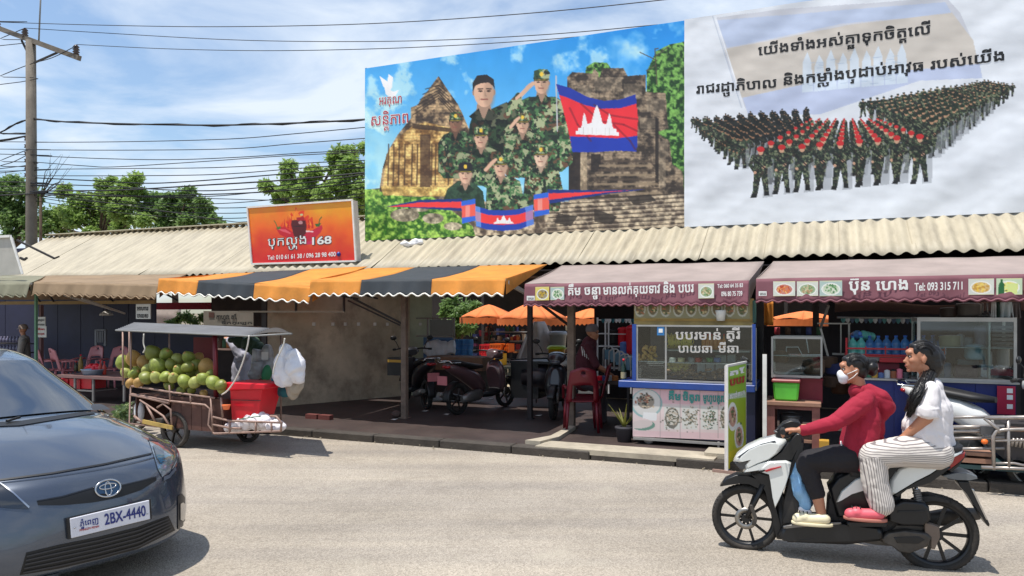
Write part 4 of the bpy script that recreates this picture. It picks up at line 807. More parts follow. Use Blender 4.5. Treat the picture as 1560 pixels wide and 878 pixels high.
post('dark post behind the glass display box', 1243, 440, 0, .08, m_postd, v=2.4)
post('post at the right edge of the glass cabinet', 1548, 440, 0, .08, m_postd, v=2.2)
def rod(label, pts, w, mat, name='awning_brace', cat='brace', v=None):
    P = [FP(*p) for p in pts]; T = thing(name, label, cat, P[0]); q = MB(FAC)
    for a, b in zip(P, P[1:]): q.bar(a, b, w)
    q.build('rod', mat, T)
rod('pair of diagonal braces from the striped awning down to the grey steel post', [(538, 455, 1.2), (612, 493, 1.6)], .035, m_postd)
rod('thin lower brace under the striped awning', [(530, 458, 1.3), (610, 496, 1.65)], .025, m_postd)
rod('long pale rail hanging below the awning over the coconut cart', [(365, 475, 1.6), (525, 475, 1.6)], .03, M('pale_rail', (150, 140, 125), .6), 'hanging_rail', 'rail')
rod('short drop rod holding the pale rail at its right end', [(524, 450, 1.6), (524, 475, 1.6)], .03, m_postd); rod('short drop rod holding the pale rail near its middle', [(451, 455, 1.6), (451, 475, 1.6)], .03, m_postd)
rod('upper silver awning arm in the dark left stall', [(98, 450, 1.0), (178, 474, 2.2)], .03, M('bar_white')); rod('lower silver awning arm in the dark left stall', [(125, 455, 1.0), (190, 478, 2.2)], .03, M('bar_white'))
rod('pale arm at the right end of the striped awning', [(772, 430, .8), (800, 446, 1.8)], .05, M('bar_white')); rod('black brace behind the left end of the first rose awning', [(822, 462, 1.2), (868, 497, 2.2)], .03, m_postd)
# ================================================================== walls of the market
ga = GP(418, 620, PAVZ); gb = GP(583, 606, PAVZ); wd_ = Vector((gb[0]-ga[0], gb[1]-ga[1], 0)).normalized(); ga2 = Vector(ga)-wd_*.12; LW = 2.0
while proj(FAC @ (Vector(ga)+wd_*LW))[0] < 656: LW += .02
gc = Vector(ga)+wd_*LW
pw = wd_.cross(Vector((0, 0, 1)))
def wall_slab(q, a, b, n, t, za, zb):
    a, b = Vector(a), Vector(b); i = q.av([a, b, b-n*t, a-n*t]+[Vector((p.x, p.y, z)) for p, z in ((a, za), (b, zb), (b-n*t, zb), (a-n*t, za))])
    for f in ((0, 3, 2, 1), (4, 5, 6, 7), (0, 1, 5, 4), (1, 2, 6, 5), (2, 3, 7, 6), (3, 0, 4, 7)): q.face([i+k for k in f])
T = thing('side_wall', 'stained brown grey plaster wall behind the coconut cart', 'wall', tuple(ga2)[:2]+(PAVZ,)); q = MB(FAC)
wall_slab(q, ga2, gc, pw, .16, 2.18, 2.42); q.build('plaster', M('brown_plaster', (182, 168, 144), .9, sc=1.3, var=.3, bump=.25, bsc=12, dirt=.7), T)
q = MB(FAC); k0 = gc-wd_*.5; wall_slab(q, k0+pw*.01, gc+pw*.01+wd_*.02, pw, .2, 2.41, 2.42); q.build('end_pillar', M('pale_green_plaster', (168, 172, 146), .85, sc=3, var=.15, dirt=.2), T)
for i, x in enumerate((478, 507, 526, 546, 571, 590, 640)):
    c = PL(x, 494, FAC @ Vector(ga), (FAC.to_3x3() @ pw)); q = MB(); c += (FAC.to_3x3() @ pw)*.006; q.cbox(c, (.05, .05, .06)); q.build('paper_tag', M('paper_white', (200, 200, 195), .7), T)
# dark back wall of the left wing, metal sheets
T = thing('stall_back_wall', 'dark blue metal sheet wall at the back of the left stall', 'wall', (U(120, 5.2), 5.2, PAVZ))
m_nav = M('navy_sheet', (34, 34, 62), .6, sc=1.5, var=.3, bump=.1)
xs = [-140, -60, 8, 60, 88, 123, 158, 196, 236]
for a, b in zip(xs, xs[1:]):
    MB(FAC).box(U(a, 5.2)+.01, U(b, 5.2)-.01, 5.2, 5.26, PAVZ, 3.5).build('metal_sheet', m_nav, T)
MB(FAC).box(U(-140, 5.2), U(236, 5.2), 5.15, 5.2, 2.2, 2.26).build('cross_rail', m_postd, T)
T = thing('inner_fascia', 'brown and tan wooden fascia under the left awnings', 'fascia', (U(100, 2.95), 2.95, 2.2))
for i in range(14):
    a = -120+i*25; MB(FAC).box(U(a, 2.95)+.004, U(a+25, 2.95), 2.95, 3.0, Zf(a, 457, 2.95), Zf(a, 447, 2.95)+.2).build('board', M('tan_board', (128, 104, 80), .8, sc=3, var=.3), T)
MB(FAC).box(U(-120, 2.9), U(235, 2.9), 2.9, 2.95, Zf(60, 464, 2.9), Zf(60, 459, 2.9)).build('lower_trim', M('ochre_trim', (156, 130, 84), .7), T)
# back of the middle-left bay: partition with poster shelf
T = thing('stall_partition', 'dark partition between the left stalls and the brown wall', 'wall', (U(330, 4.6), 4.6, PAVZ))
MB(FAC).box(U(322, 4.6), U(420, 4.6), 4.6, 4.66, PAVZ, 3.2).build('panel', M('dark_brown_panel', (58, 46, 42), .8, sc=2, var=.4), T)
T = thing('stall_half_wall', 'low dark wall below the bright opening behind the cart', 'wall', (U(280, 5.2), 5.2, PAVZ))
MB(FAC).box(U(236, 5.2), U(325, 5.2), 5.2, 5.26, PAVZ, Zf(280, 497, 5.2)).build('panel', m_nav, T)
# low wall closing the middle bay's right, behind the right-hand stalls
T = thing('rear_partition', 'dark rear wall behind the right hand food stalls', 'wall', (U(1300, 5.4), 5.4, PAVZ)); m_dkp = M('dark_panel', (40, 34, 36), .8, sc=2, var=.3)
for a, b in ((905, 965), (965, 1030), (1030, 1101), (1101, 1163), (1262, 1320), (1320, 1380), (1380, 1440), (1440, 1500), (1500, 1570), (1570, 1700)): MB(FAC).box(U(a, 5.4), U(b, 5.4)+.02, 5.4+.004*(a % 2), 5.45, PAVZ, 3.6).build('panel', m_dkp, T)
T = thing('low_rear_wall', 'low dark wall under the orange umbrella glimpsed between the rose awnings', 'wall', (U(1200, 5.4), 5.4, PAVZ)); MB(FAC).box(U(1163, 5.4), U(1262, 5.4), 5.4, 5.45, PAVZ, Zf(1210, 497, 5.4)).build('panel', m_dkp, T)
T = thing('inner_canopy', 'pinkish cloth canopy hanging inside the right hand stall', 'canopy', (U(1380, 3), 3, 2.1)); q = MB(FAC)
q.grid(lambda s, t: Vector(FP(1272+s*300, 462+14*t, 2.0+1.2*t))+Vector((0, 0, .03*math.sin(s*9))), 20, 6); q.build('cloth', M('pink_lining', (150, 118, 108), .8, sc=3), T, solid=.004)
T = thing('sky_block_fascia', 'added dark board blocking the sky in the gap under the market roof', 'fascia', (0, 5.5, 2.4)); MB(FAC).box(UL, UL+nS, 5.5, 5.56, 2.42, 3.72).build('board', m_dkp, T)  # added board: keeps bright sky out of the gap below the roof
T = thing('light_block_ceiling', 'added dark ceiling sheet blocking sun and sky under the market roof', 'ceiling', (0, 4.5, 2.5)); MB(FAC).box(UL, UL+nS, 3.0, 5.5, 2.425, 2.44).build('board', m_dkp, T)  # added sheet: stops sun leaking between awnings and eave, keeps the stalls dark
# far side of the yard seen through the passage: roof, stalls, umbrellas
T = thing('yard_stall_row', 'dark stalls under a striped pale metal roof beyond the sunlit yard', 'stall', (U(780, 14), 14, PAVZ))
q = MB(FAC)
for i in range(60):
    u0 = U(640, 14)+i*.22; q.poly([(u0, 12.2, 2.95), (u0+.11, 12.2, 2.99), (u0+.11, 15, 3.75), (u0, 15, 3.71)]); q.poly([(u0+.11, 12.2, 2.99), (u0+.22, 12.2, 2.95), (u0+.22, 15, 3.71), (u0+.11, 15, 3.75)])
q.build('roof', M('pale_roof', (206, 202, 198), .5, sc=2, var=.2), T)
MB(FAC).box(U(560, 15), U(1300, 15), 15, 15.1, PAVZ, 3.6).build('rear_wall', M('dark_panel'), T)
for i in range(6): MB(FAC).box(U(640, 12.4)+i*2.2, U(640, 12.4)+i*2.2+.08, 12.35, 12.43, PAVZ, 3.0).build('pillar', m_postd, T)
rr = random.Random(11); cl = [(150, 40, 50), (60, 70, 120), (190, 180, 160), (90, 60, 40), (60, 100, 70), (180, 110, 60), (40, 40, 50), (120, 50, 90)]
for i in range(64):                                                              # goods on the far stalls, told apart only as small patches
    x = rr.uniform(650, 960); y = rr.uniform(496, 556); w_ = rr.uniform(4, 10); h_ = rr.uniform(4, 10); c_ = rr.choice(cl)
    o = MB(FAC).box(U(x, 13), U(x+w_, 13), 13+rr.random(), 13.4+rr.random(), Zf(x, y+h_, 13), Zf(x, y, 13)).build('stall_goods', M('goods_%d' % cl.index(c_), c_, .6), T)
    if i > 45: continue
    o = MB(FAC).box(U(1160+i*3, 13), U(1160+i*3+w_, 13), 13, 13.4, Zf(1200, y+h_, 13), Zf(1200, y, 13)); o.build('stall_goods', M('goods_%d' % ((i*5) % 8), cl[(i*5) % 8], .6), T)
def umbrella(label, cx, ytop, yrim, x0, x1, v, mat, n=8):
    c = U(cx, v); T = thing('market_umbrella', label, 'umbrella', (c, v, PAVZ), group='orange umbrellas in the yard'); rad = (U(x1, v)-U(x0, v))/2; zt_, zr = Zf(cx, ytop, v), Zf(cx, yrim, v)
    MB(FAC).tube([(c, v, PAVZ), (c, v, zt_)], .025, 6).build('pole', m_postd, T)
    for k in range(n):
        a0, a1 = 2*math.pi*k/n, 2*math.pi*(k+1)/n
        q = MB(FAC); q.grid(lambda s, t: Vector((c+rad*t*(math.cos(a0)*(1-s)+math.cos(a1)*s), v+rad*t*(math.sin(a0)*(1-s)+math.sin(a1)*s), zt_+(zr-zt_)*t**1.3-.12*math.sin(math.pi*s)*t*(1-t)*0-.10*math.sin(math.pi*s)*t*t*-1*.4)), 4, 6)
        q.build('canopy_panel', mat, T, solid=.005)
    q = MB(FAC)
    for k in range(n*5):
        a0 = 2*math.pi*k/(n*5); a1 = 2*math.pi*(k+1)/(n*5); am = (a0+a1)/2; P = lambda a, z: (c+rad*math.cos(a), v+rad*math.sin(a), zr+z)
        q.poly([P(a0, 0), P(a1, 0), P(a1, -.12), P(am, -.17), P(a0, -.12)])
    q.build('fringe', mat, T)
m_um = M('orange_umbrella_cloth', (226, 122, 62), .7, sc=2, var=.15); m_um.node_tree.nodes['Principled BSDF'].inputs['Roughness'].default_value = .8
umbrella('bright orange umbrella in the yard, left one behind the passage', 745, 464, 484, 718, 800, 9.0, m_um)
umbrella('faded orange umbrella right behind the white draped cloth', 812, 460, 486, 760, 862, 8.2, M('pale_orange_cloth', (222, 120, 62), .8, sc=2, var=.2))
umbrella('orange umbrella glimpsed between the two rose awnings', 1225, 474, 487, 1160, 1275, 8.0, M('orange_umbrella_cloth'))
umbrella('small orange umbrella beyond the first rose awning', 900, 470, 486, 850, 935, 11.0, M('orange_umbrella_cloth'))
# ================================================================== coconut cart
VC = -1.36
c3 = lambda a, b, v=VC: FP(160+a/3.378, 440+b/3.377, v)
m_tube = M('rusty_pale_tube', (156, 128, 116), .6, m=.2, sc=9, var=.25, dirt=.5); m_rub = M('tyre_rubber', (34, 33, 32), .85, sc=12, var=.2, bump=.3); m_ty = M('dusty_tyre', (70, 66, 62), .9, sc=9, var=.25, bump=.4)
cart = thing('coconut_cart', 'street cart heaped with coconuts under a flat grey canopy', 'cart', (U(300, -.9), -.9, 0))
def tubes(lst, r, name='frame_tube', mat=None, par=None, v=VC):
    for L in lst:
        MB(FAC).tube([c3(a, b, v) if len(q) == 2 else c3(a, b, q[2]) for q in L for a, b in [q[:2]]], r, 8).build(name, mat or m_tube, par or cart)
tubes([[(130, 500), (330, 531), (560, 562)], [(135, 541), (330, 577), (515, 598), (540, 618), (532, 700), (562, 746), (905, 733)], [(132, 492), (125, 694), (350, 718)], [(180, 572), (300, 655), (342, 722)], [(268, 612), (300, 592), (338, 622), (345, 722)], [(332, 496), (336, 580)],
       [(597, 560), (606, 664)], [(556, 660), (640, 680), (912, 690)], [(556, 700), (640, 716), (700, 720)], [(545, 562), (556, 746)], [(640, 680), (642, 742)], [(776, 688), (776, 738)], [(856, 688), (858, 736)], [(850, 655), (882, 658), (898, 678), (908, 690), (905, 733)], [(205, 545), (207, 560)], [(440, 545), (442, 590)]], .013)
tubes([[(130, 545), (205, 560), (330, 590)], [(215, 600), (262, 690)], [(150, 655), (195, 690)]], .016)
FARV = -.45
tubes([[(130, 500, VC), (130, 500, FARV)], [(560, 562, VC), (560, 562, FARV)], [(905, 733, VC), (905, 733, VC+.5)], [(125, 694, VC), (125, 694, FARV)], [(562, 746, VC), (562, 746, FARV)]], .013, 'cross_tube')
tubes([[(130, 500), (560, 562)]], .013, 'rear_rail', v=FARV)
# body box in brown boards
u0, u1 = c3(140, 600)[0], c3(592, 600)[0]; z1, z0 = c3(400, 560)[2], c3(400, 728)[2]
for i in range(5):
    a = u0+(u1-u0)*(.42+.58*i/5); b = u0+(u1-u0)*(.42+.58*(i+1)/5); MB(FAC).box(a+.004, b-.004, VC+.05, VC+.07, z0, z1).build('side_board', M('brown_board', (86, 56, 48), .7, sc=4, var=.3), cart)
MB(FAC).box(u0, u1, VC+.04, FARV, z1-.03, z1).build('load_floor', M('brown_board'), cart); MB(FAC).box(u0, u0+.02, VC+.05, FARV, z0+.05, z1-.03).build('end_board', M('brown_board'), cart); MB(FAC).box(u1-.02, u1, VC+.05, FARV, z0, z1-.03).build('end_board', M('brown_board'), cart); MB(FAC).box(u0, u1, FARV-.02, FARV, z0, z1-.03).build('rear_board', M('brown_board'), cart)
MB(FAC).bar(c3(195, 683, VC-.02), c3(348, 716, VC-.02), .02, .05).build('yellow_plank', M('yellow_plank', (178, 150, 82), .8, sc=8, var=.3), cart)
MB(FAC).ell(c3(176, 632, VC+.12), (.075, .06, .155), 12, 8).build('white_jug', M('white_plastic', (225, 225, 228), .4), cart)
def wheel(par, c, r, w, ax, mtyre, mrim, nsp=5, spw=.02, hub=.035, T=FAC, disc=0, n=36, fs=1.0):
    c = Vector(c); ax = Vector(ax).normalized(); x = Vector((0, 0, 1)); y = ax.cross(x).normalized(); P = lambda a, rr_, t: c+(x*math.cos(a)+y*math.sin(a))*rr_+ax*t
    q = MB(T); q.lathe(c, [(r*.80, -w*.30), (r*.84, -w*.46), (r*.91, -w*.5), (r*.975, -w*.36), (r*.997, -w*.12), (r, 0), (r*.997, w*.12), (r*.975, w*.36), (r*.91, w*.5), (r*.84, w*.46), (r*.80, w*.30)], n, ax, cap=False); ty = q.build('tyre', mtyre, par)
    q = MB(T)
    for k in range(n): 
        for sgn in (-1, 1):
            a = 2*math.pi*(k+.25*sgn)/n; q.bar(P(a, r*.985, sgn*w*.05), P(a+.09, r*.955, sgn*w*.42), .006, .012)
    q.build('tread', mtyre, par)
    q = MB(T); q.lathe(c, [(r*.81, -w*.36), (r*.76, -w*.34), (r*.73, -w*.15), (r*.73, w*.15), (r*.76, w*.34), (r*.81, w*.36)], n, ax, cap=False); rim = q.build('rim', mrim, par)
    q = MB(T)
    for k in range(nsp):
        a = 2*math.pi*k/nsp+.3; q.bar(P(a, hub*.7, 0), P(a+.0, r*.75, 0), spw, w*.22)
    q.build('spokes', mrim, par); q = MB(T); q.lathe(c, [(hub, -w*.55), (hub*1.1, -w*.2), (hub*1.1, w*.2), (hub, w*.55)], 14, ax); q.build('hub', mrim, par)
    if disc:
        q = MB(T); q.lathe(c-ax*w*.48*fs, [(disc*.55, -.002), (disc, -.002), (disc, .002), (disc*.55, .002), (disc*.55, -.002)], 28, ax, cap=False); 
        for k in range(14): a = 2*math.pi*k/14; q.cbox(P(a, disc*.78, -w*.48*fs-.003), (.006, .006, .006))
        q.build('brake_disc', M('brake_steel', (150, 146, 140), .35, m=.9), par)
    return ty
for lbl, (a, b), v, r in (('w', (361, 718), VC+.06, .235), ('w', (160, 650), FARV-.05, .22), ('w', (735, 722), -.62, .20)):
    p = c3(a, b, v); wheel(cart, (p[0], v, r), r, .07, (0, 1, 0), m_ty, M('dark_alloy', (60, 56, 54), .45, m=.6), 6, .03)
MB(FAC).ell(c3(730, 722, -.7), (.11, .05, .05), 8, 5).build('rear_axle', m_postd, cart)
# canopy: corrugated grey sheet on rods
q = MB(FAC); A, B, C, D = Vector(c3(55, 214)), Vector(c3(745, 244)), Vector(c3(150, 176, FARV)), Vector(c3(850, 205, FARV))
q.grid(lambda s, t: A.lerp(B, s).lerp(C.lerp(D, s), t)+Vector((0, 0, .010*math.sin(t*60))), 10, 60); q.build('canopy_sheet', M('grey_sheet', (98, 98, 100), .7, sc=3, var=.2, dirt=.3), cart, solid=.004)
q = MB(FAC); E1 = Vector(c3(962, 232)); E2 = Vector(c3(940, 222, FARV)); q.grid(lambda s, t: (B.lerp(E1, s)).lerp(D.lerp(E2, s), t)+Vector((0, 0, .03*math.sin(s*3.1))), 8, 6); q.build('canopy_flap', M('dark_flap', (60, 56, 52), .8), cart, solid=.004)
MB(FAC).tube([A, B, E1], .012, 6).build('canopy_edge', M('grey_pipe', (130, 130, 128), .5), cart)
for a, b0, b1, v in ((92, 222, 495, VC), (133, 224, 496, VC+.1), (125, 200, 496, FARV), (330, 232, 496, FARV), (560, 240, 560, FARV), (905, 235, 690, FARV)):
    MB(FAC).tube([c3(a, b0, v), c3(a, b1, v)], .012, 6).build('canopy_rod', m_tube, cart)
MB(FAC).tube([c3(565, 235, VC+.1), c3(572, 560, VC+.1)], .03, 8).build('canopy_post', M('maroon_post', (104, 24, 34), .5), cart)
MB(FAC).box(c3(455, 250, -.5)[0], c3(560, 250, -.5)[0], -.5, -.48, c3(455, 360, -.5)[2], c3(455, 250, -.5)[2]).build('maroon_board', M('maroon_board', (120, 24, 34), .6), cart)
# coconuts, row by row
m_co = [M('coconut_green', (138, 150, 62), .5, sc=14, var=.35, dirt=.55, bump=.2, bsc=30), M('coconut_olive', (122, 128, 52), .45, sc=7, var=.3, dirt=.4), M('coconut_tan', (176, 138, 76), .55, sc=9, var=.3, dirt=.3), M('coconut_pale', (162, 166, 88), .5, sc=14, var=.3, dirt=.45, bump=.2, bsc=30)]
crow = {'top': [(92, 378, 33, 0), (148, 357, 37, 2), (200, 376, 33, 2), (248, 331, 38, 1), (315, 338, 32, 0), (372, 361, 28, 3), (430, 352, 30, 0), (470, 392, 27, 1), (520, 401, 37, 2)],
 'middle': [(108, 432, 24, 3), (152, 437, 30, 0), (218, 416, 27, 3), (272, 396, 38, 0), (336, 390, 25, 1), (382, 420, 29, 0), (425, 404, 28, 1), (545, 440, 24, 1)],
 'bottom': [(130, 487, 22, 2), (175, 482, 24, 2), (210, 459, 31, 1), (262, 455, 27, 3), (311, 453, 27, 0), (353, 458, 26, 3), (407, 476, 31, 0), (465, 482, 29, 3), (507, 463, 30, 0), (556, 484, 33, 0), (596, 496, 27, 1)],
 'sunken lowest': [(395, 522, 22, 1), (508, 540, 19, 2), (445, 520, 20, 1), (600, 520, 20, 3), (330, 500, 22, 1)],
 'rear': [(120, 395, 30, 1), (180, 400, 30, 0), (240, 372, 30, 1), (300, 372, 30, 3), (350, 400, 28, 1), (400, 380, 28, 1), (450, 425, 28, 0), (500, 430, 30, 1), (250, 420, 30, 1), (480, 355, 24, 2), (190, 440, 30, 1), (420, 450, 28, 1)]}
ordn = ['first', 'second', 'third', 'fourth', 'fifth', 'sixth', 'seventh', 'eighth', 'ninth', 'tenth', 'eleventh', 'twelfth']
cname = ['green', 'olive green', 'tan husked', 'pale green']; rr = random.Random(21)
def nut(p): k = 1+.16*max(0, p.z/.1)-.05; a = math.atan2(p.y, p.x); k2 = 1+.075*math.cos(3*a)+.05*mnoise.noise(p*14+Vector((rr_seed[0], 0, 0))); return Vector((p.x*k2/k, p.y*k2/k, p.z*1.06))
rr_seed = [0]
for row, L in crow.items():
    for i, (a, b, r, c) in enumerate(L):
        v = {'top': VC+.28, 'middle': VC+.14, 'bottom': VC+.03, 'sunken lowest': VC+.10, 'rear': VC+.52}[row]+rr.uniform(-.02, .02); P = FAC @ Vector(c3(a, b, v)); rw = r/3.378/FPX*P.y*1.03
        lb = '%s coconut, %s from left in the %s row of the cart heap' % (cname[c], ordn[i], row)
        T = thing('coconut', lb, 'coconut', P, world=True, rot=rr.uniform(0, 6), group='coconuts heaped on the cart'); M3 = Matrix.Rotation(rr.uniform(-.9, .9), 3, 'X') @ Matrix.Rotation(rr.uniform(-1.1, 1.1), 3, 'Y')
        rr_seed[0] += 1.7; q = MB(); q.ell(P, (rw*.98, rw*.98, rw*1.14), 18, 12, M3, nut); q.build('husk', m_co[c], T)
        q = MB(); tp = P+M3 @ Vector((0, 0, rw*1.1)); q.lathe(tp-(tp-P)*.05, [(rw*.28, 0), (rw*.3, .008), (rw*.12, .014)], 8, (tp-P)); q.build('stem_cap', M('coconut_tan'), T)
# red ice box
ib_ = thing('ice_box', 'bright red plastic ice box with a rimmed lid on the front rack of the cart', 'ice box', c3(720, 680, VC+.1)); q = MB(FAC); m_red = M('red_plastic', (206, 18, 40), .35, sc=4, var=.08)
t0, t1 = Vector(c3(640, 520, VC+.08)), Vector(c3(806, 515, VC+.08)); b0, b1 = Vector(c3(650, 678, VC+.1)), Vector(c3(785, 662, VC+.1)); dep = Vector((0, .38, 0))
def hexa(q, f4, k4):
    i = q.av(list(f4)+list(k4))
    for f in ((0, 1, 2, 3), (7, 6, 5, 4), (0, 4, 5, 1), (1, 5, 6, 2), (2, 6, 7, 3), (3, 7, 4, 0)): q.face([i+k for k in f])
hexa(q, (b0, b1, t1, t0), (b0+dep*.8, b1+dep*.8, t1+dep, t0+dep)); o = q.build('body', m_red, ib_); o.modifiers.new('b', 'BEVEL').width = .012
q = MB(FAC); l0, l1 = Vector(c3(618, 524, VC+.05)), Vector(c3(820, 518, VC+.05)); l2, l3 = Vector(c3(818, 490, VC+.05)), Vector(c3(615, 482, VC+.05)); hexa(q, (l0, l1, l2, l3), tuple(p+Vector((0, .45, 0)) for p in (l0, l1, l2, l3))); o = q.build('lid', m_red, ib_); o.modifiers.new('b', 'BEVEL').width = .012
MB(FAC).bar(c3(640, 572, VC+.07), c3(800, 576, VC+.07), .008).build('strap', m_rub, ib_)
T = thing('orange_tub', 'small orange tub tied beside the red ice box', 'tub', c3(623, 620, VC)); MB(FAC).lathe(c3(624, 622, VC-.02), [(.035, 0), (.05, .05), (.055, .06)], 12).build('bowl', M('orange_plastic', (230, 120, 70), .4), T)
# white sack, hanging bags
def lump(co, no, k=9, a=.02, seed=0): return co+no*np.array([1-2.2*abs(mnoise.noise(Vector((p[0]*k, p[1]*k, p[2]*k*.38+seed))))+.35*mnoise.noise(Vector(p)*k*2.2) for p in co])[:, None]*a
T = thing('white_sack', 'crumpled white plastic sack lying on the front rack of the cart', 'sack', c3(760, 735, VC+.1)); q = MB(FAC)
for a, b, r in ((660, 712, .055), (700, 700, .075), (745, 690, .09), (790, 680, .105), (830, 692, .095), (870, 705, .06), (890, 712, .04)): q.ell(c3(a, b, VC+.14), (.08, .13, r), 10, 7)
fuse('sack_skin', q, M('sack_white', (226, 220, 222), .45, sc=8, var=.06), T, .012, 3, lambda c, n: lump(c, n, 13, .022))
MB(FAC).tube([c3(690, 672, VC+.03), c3(760, 660, VC+.03), c3(800, 656, VC+.05)], .006, 4).build('green_stripe', M('green_stripe', (60, 120, 90), .6), T)
def bag(label, pts, v, mat, a=.025, vox=.012, k=9):
    T = thing('hanging_bag', label, 'bag', c3(*pts[0][:2], v), group='bags hanging on the cart'); q = MB(FAC)
    for x, y, rx, rz in pts: q.ell(c3(x, y, v), (rx, .05+rx*.35, rz), 10, 8)
    fuse('bag_skin', q, mat, T, vox, 2, lambda c, n: lump(c, n, k, a, v)); return T
bag('large white cloth bag hanging at the right end of the cart canopy', [(930, 330, .05, .09), (920, 390, .13, .12), (925, 440, .14, .14), (975, 400, .12, .14), (960, 350, .08, .08), (990, 450, .07, .10)], VC+.25, M('cloth_white', (222, 220, 224), .7, sc=6), .035)
bag('grey cream rag bundle under the white cloth bag', [(975, 500, .09, .10), (965, 530, .05, .08), (990, 480, .06, .10)], VC+.35, M('rag_cream', (164, 152, 136), .8, sc=8, dirt=.3), .03)
bag('teal cloth bag below the white cloth bag', [(905, 500, .08, .12), (925, 530, .07, .07), (885, 470, .05, .08)], VC+.45, M('teal_cloth', (34, 98, 108), .7, sc=6), .02)
mcl = M('cloudy_bag', (150, 148, 148), .3, sc=8, var=.25)
bag('cloudy clear plastic bag hanging under the middle of the canopy', [(782, 350, .07, .10), (790, 410, .09, .11), (775, 440, .08, .06)], FARV-.1, mcl, .03)
bag('cloudy plastic bag with a white card hanging beside the arm of the vendor', [(835, 340, .06, .12), (845, 400, .07, .12), (838, 450, .06, .06)], FARV-.05, M('cloudy_bag'), .03)
bag('dark green cloth bundled under the canopy', [(700, 275, .10, .07), (750, 285, .13, .09), (780, 310, .10, .08), (670, 262, .08, .04)], FARV+.02, M('dark_green_cloth', (44, 66, 48), .7, sc=6), .03)
MB(FAC).box(c3(805, 350, VC+.7)[0], c3(838, 350, VC+.7)[0], VC+.7, VC+.705, c3(805, 365, VC+.7)[2], c3(805, 325, VC+.7)[2]).build('card', M('paper_white'), [x for x in bpy.data.objects if x.name.startswith('hanging_bag')][-2])
bag('small green cloth hanging low under the canopy', [(835, 430, .04, .09), (828, 450, .05, .06)], FARV-.2, M('green_cloth', (40, 110, 70), .7), .015)
for lb, P in (('pale curved rope hanging from the canopy to the ice box', [(742, 240), (732, 300), (705, 390), (670, 470), (630, 525), (600, 545)]), ('knotted cord tying the white cloth bag to the canopy', [(925, 255), (918, 290), (895, 340), (872, 400), (865, 440)]), ('cord hanging from the left of the canopy onto the coconuts', [(200, 232), (198, 280), (205, 310), (196, 330)])):
    T = thing('rope', lb, 'rope', c3(*P[0])); MB(FAC).tube(smooth_path([c3(a, b, VC-.02) for a, b in P], 5), .009, 6).build('strand', M('rope_white', (206, 200, 190), .7), T)
# leaves and vegetables left of the cart
T = thing('leafy_greens', 'bunch of leafy green vegetables on the ground left of the cart', 'vegetables', c3(90, 660, VC+.3)); q = MB(FAC)
for k in range(150):
    p = Vector(c3(rr.uniform(55, 125), rr.uniform(605, 672), VC+rr.uniform(.1, .4))); a = Vector((rr.gauss(0, 1), rr.gauss(0, 1), rr.gauss(.3, .8))).normalized()*.08; w = a.cross(Vector((rr.gauss(0, 1), 1, rr.gauss(0, 1)))).normalized()*.025; q.poly([p, p+a*.5+w, p+a, p+a*.5-w])
q.build('leaf_heap', leaf_mat('veg_leaf', (84, 104, 66)), T)
for k in range(5): MB(FAC).tube([c3(30+k*10, 665, VC+.2), c3(95+k*14, 600-k*5, VC+.2)], .008, 5).build('stalk', M('stalk_green', (150, 166, 110), .6), T)
# ================================================================== dark left stall
def fbx(T, name, px0, px1, py0, py1, v, dv, mat, bev=0):
    o = MB(FAC).box(U(px0, v), U(px1, v), v, v+dv, Zf(px0, py1, v), Zf(px0, py0, v)).build(name, mat, T)
    if bev: o.modifiers.new('b', 'BEVEL').width = bev
    return o
def txt(T, s, x0, y0, x1, y1, v, mat, H, off=.02, name='lettering'):
    q = MB(); n = -VD*.006; put_text(q, s, PL(x0, y0, O0+VD*v, VD), PL(x1, y1, O0+VD*v, VD), H=H, off=off, lift=n); return q.build(name, mat, T)
m_pwh = M('paper_white'); red_ink = M('red_ink', (170, 40, 40), .6)
T = thing('price_sign', 'white price sign with rows of red lettering on the slim reddish pole', 'sign', FP(63, 514, 1.95)); fbx(T, 'upper_sheet', 55, 69, 483, 497, 1.93, .01, m_pwh); fbx(T, 'lower_sheet', 56, 70.5, 497, 514, 1.92, .01, m_pwh)
for k, s in enumerate(("ម្ហូប", "បាយឆា", "មីឆា", "កាហ្វេ")): txt(T, s, 57, 489+k*7, 68, 489+k*7, 1.92, red_ink if k > 1 else ink, .035, .03)
T = thing('stall_sign', 'grey white signboard with two lines of black letters above the cart canopy', 'sign', FP(217, 485, 1.2)); fbx(T, 'board', 207, 229, 463.5, 486, 1.2, .015, m_pwh); txt(T, "អាហារ", 209, 473, 226, 473, 1.2, ink, .07, .03); txt(T, "បាយស", 209, 484, 226, 484, 1.2, ink, .07, .03)
T = thing('menu_poster', 'white poster with a small picture and black lettering behind the cart', 'poster', FP(345, 495, 3.0)); fbx(T, 'sheet', 310, 386, 474, 496, 3.0, .01, M('poster_grey', (128, 122, 112), .7, sc=4)); fbx(T, 'picture', 318, 326, 476, 484, 2.99, .005, M('brown_board')); txt(T, "កាហ្វេ តែ", 330, 486, 360, 486, 2.99, ink, .08, .03); txt(T, "ទឹកក្រឡុក", 338, 494, 384, 494, 2.99, ink, .05, .02)
T = thing('shelf_goods', 'dim brown shelf with jars under the white poster', 'shelf', FP(345, 520, 3.4)); fbx(T, 'rack', 312, 395, 497, 500, 3.3, .3, m_tube); fbx(T, 'rack', 312, 395, 530, 533, 3.3, .3, m_tube)
for k in range(12): p = FP(318+k*6.2, 530, 3.4); MB(FAC).lathe(p, [(.05, 0), (.055, .02), (.055, .14), (.03, .17), (.03, .2)], 10).build('jar', M('goods_%d' % (k % 8)), T)
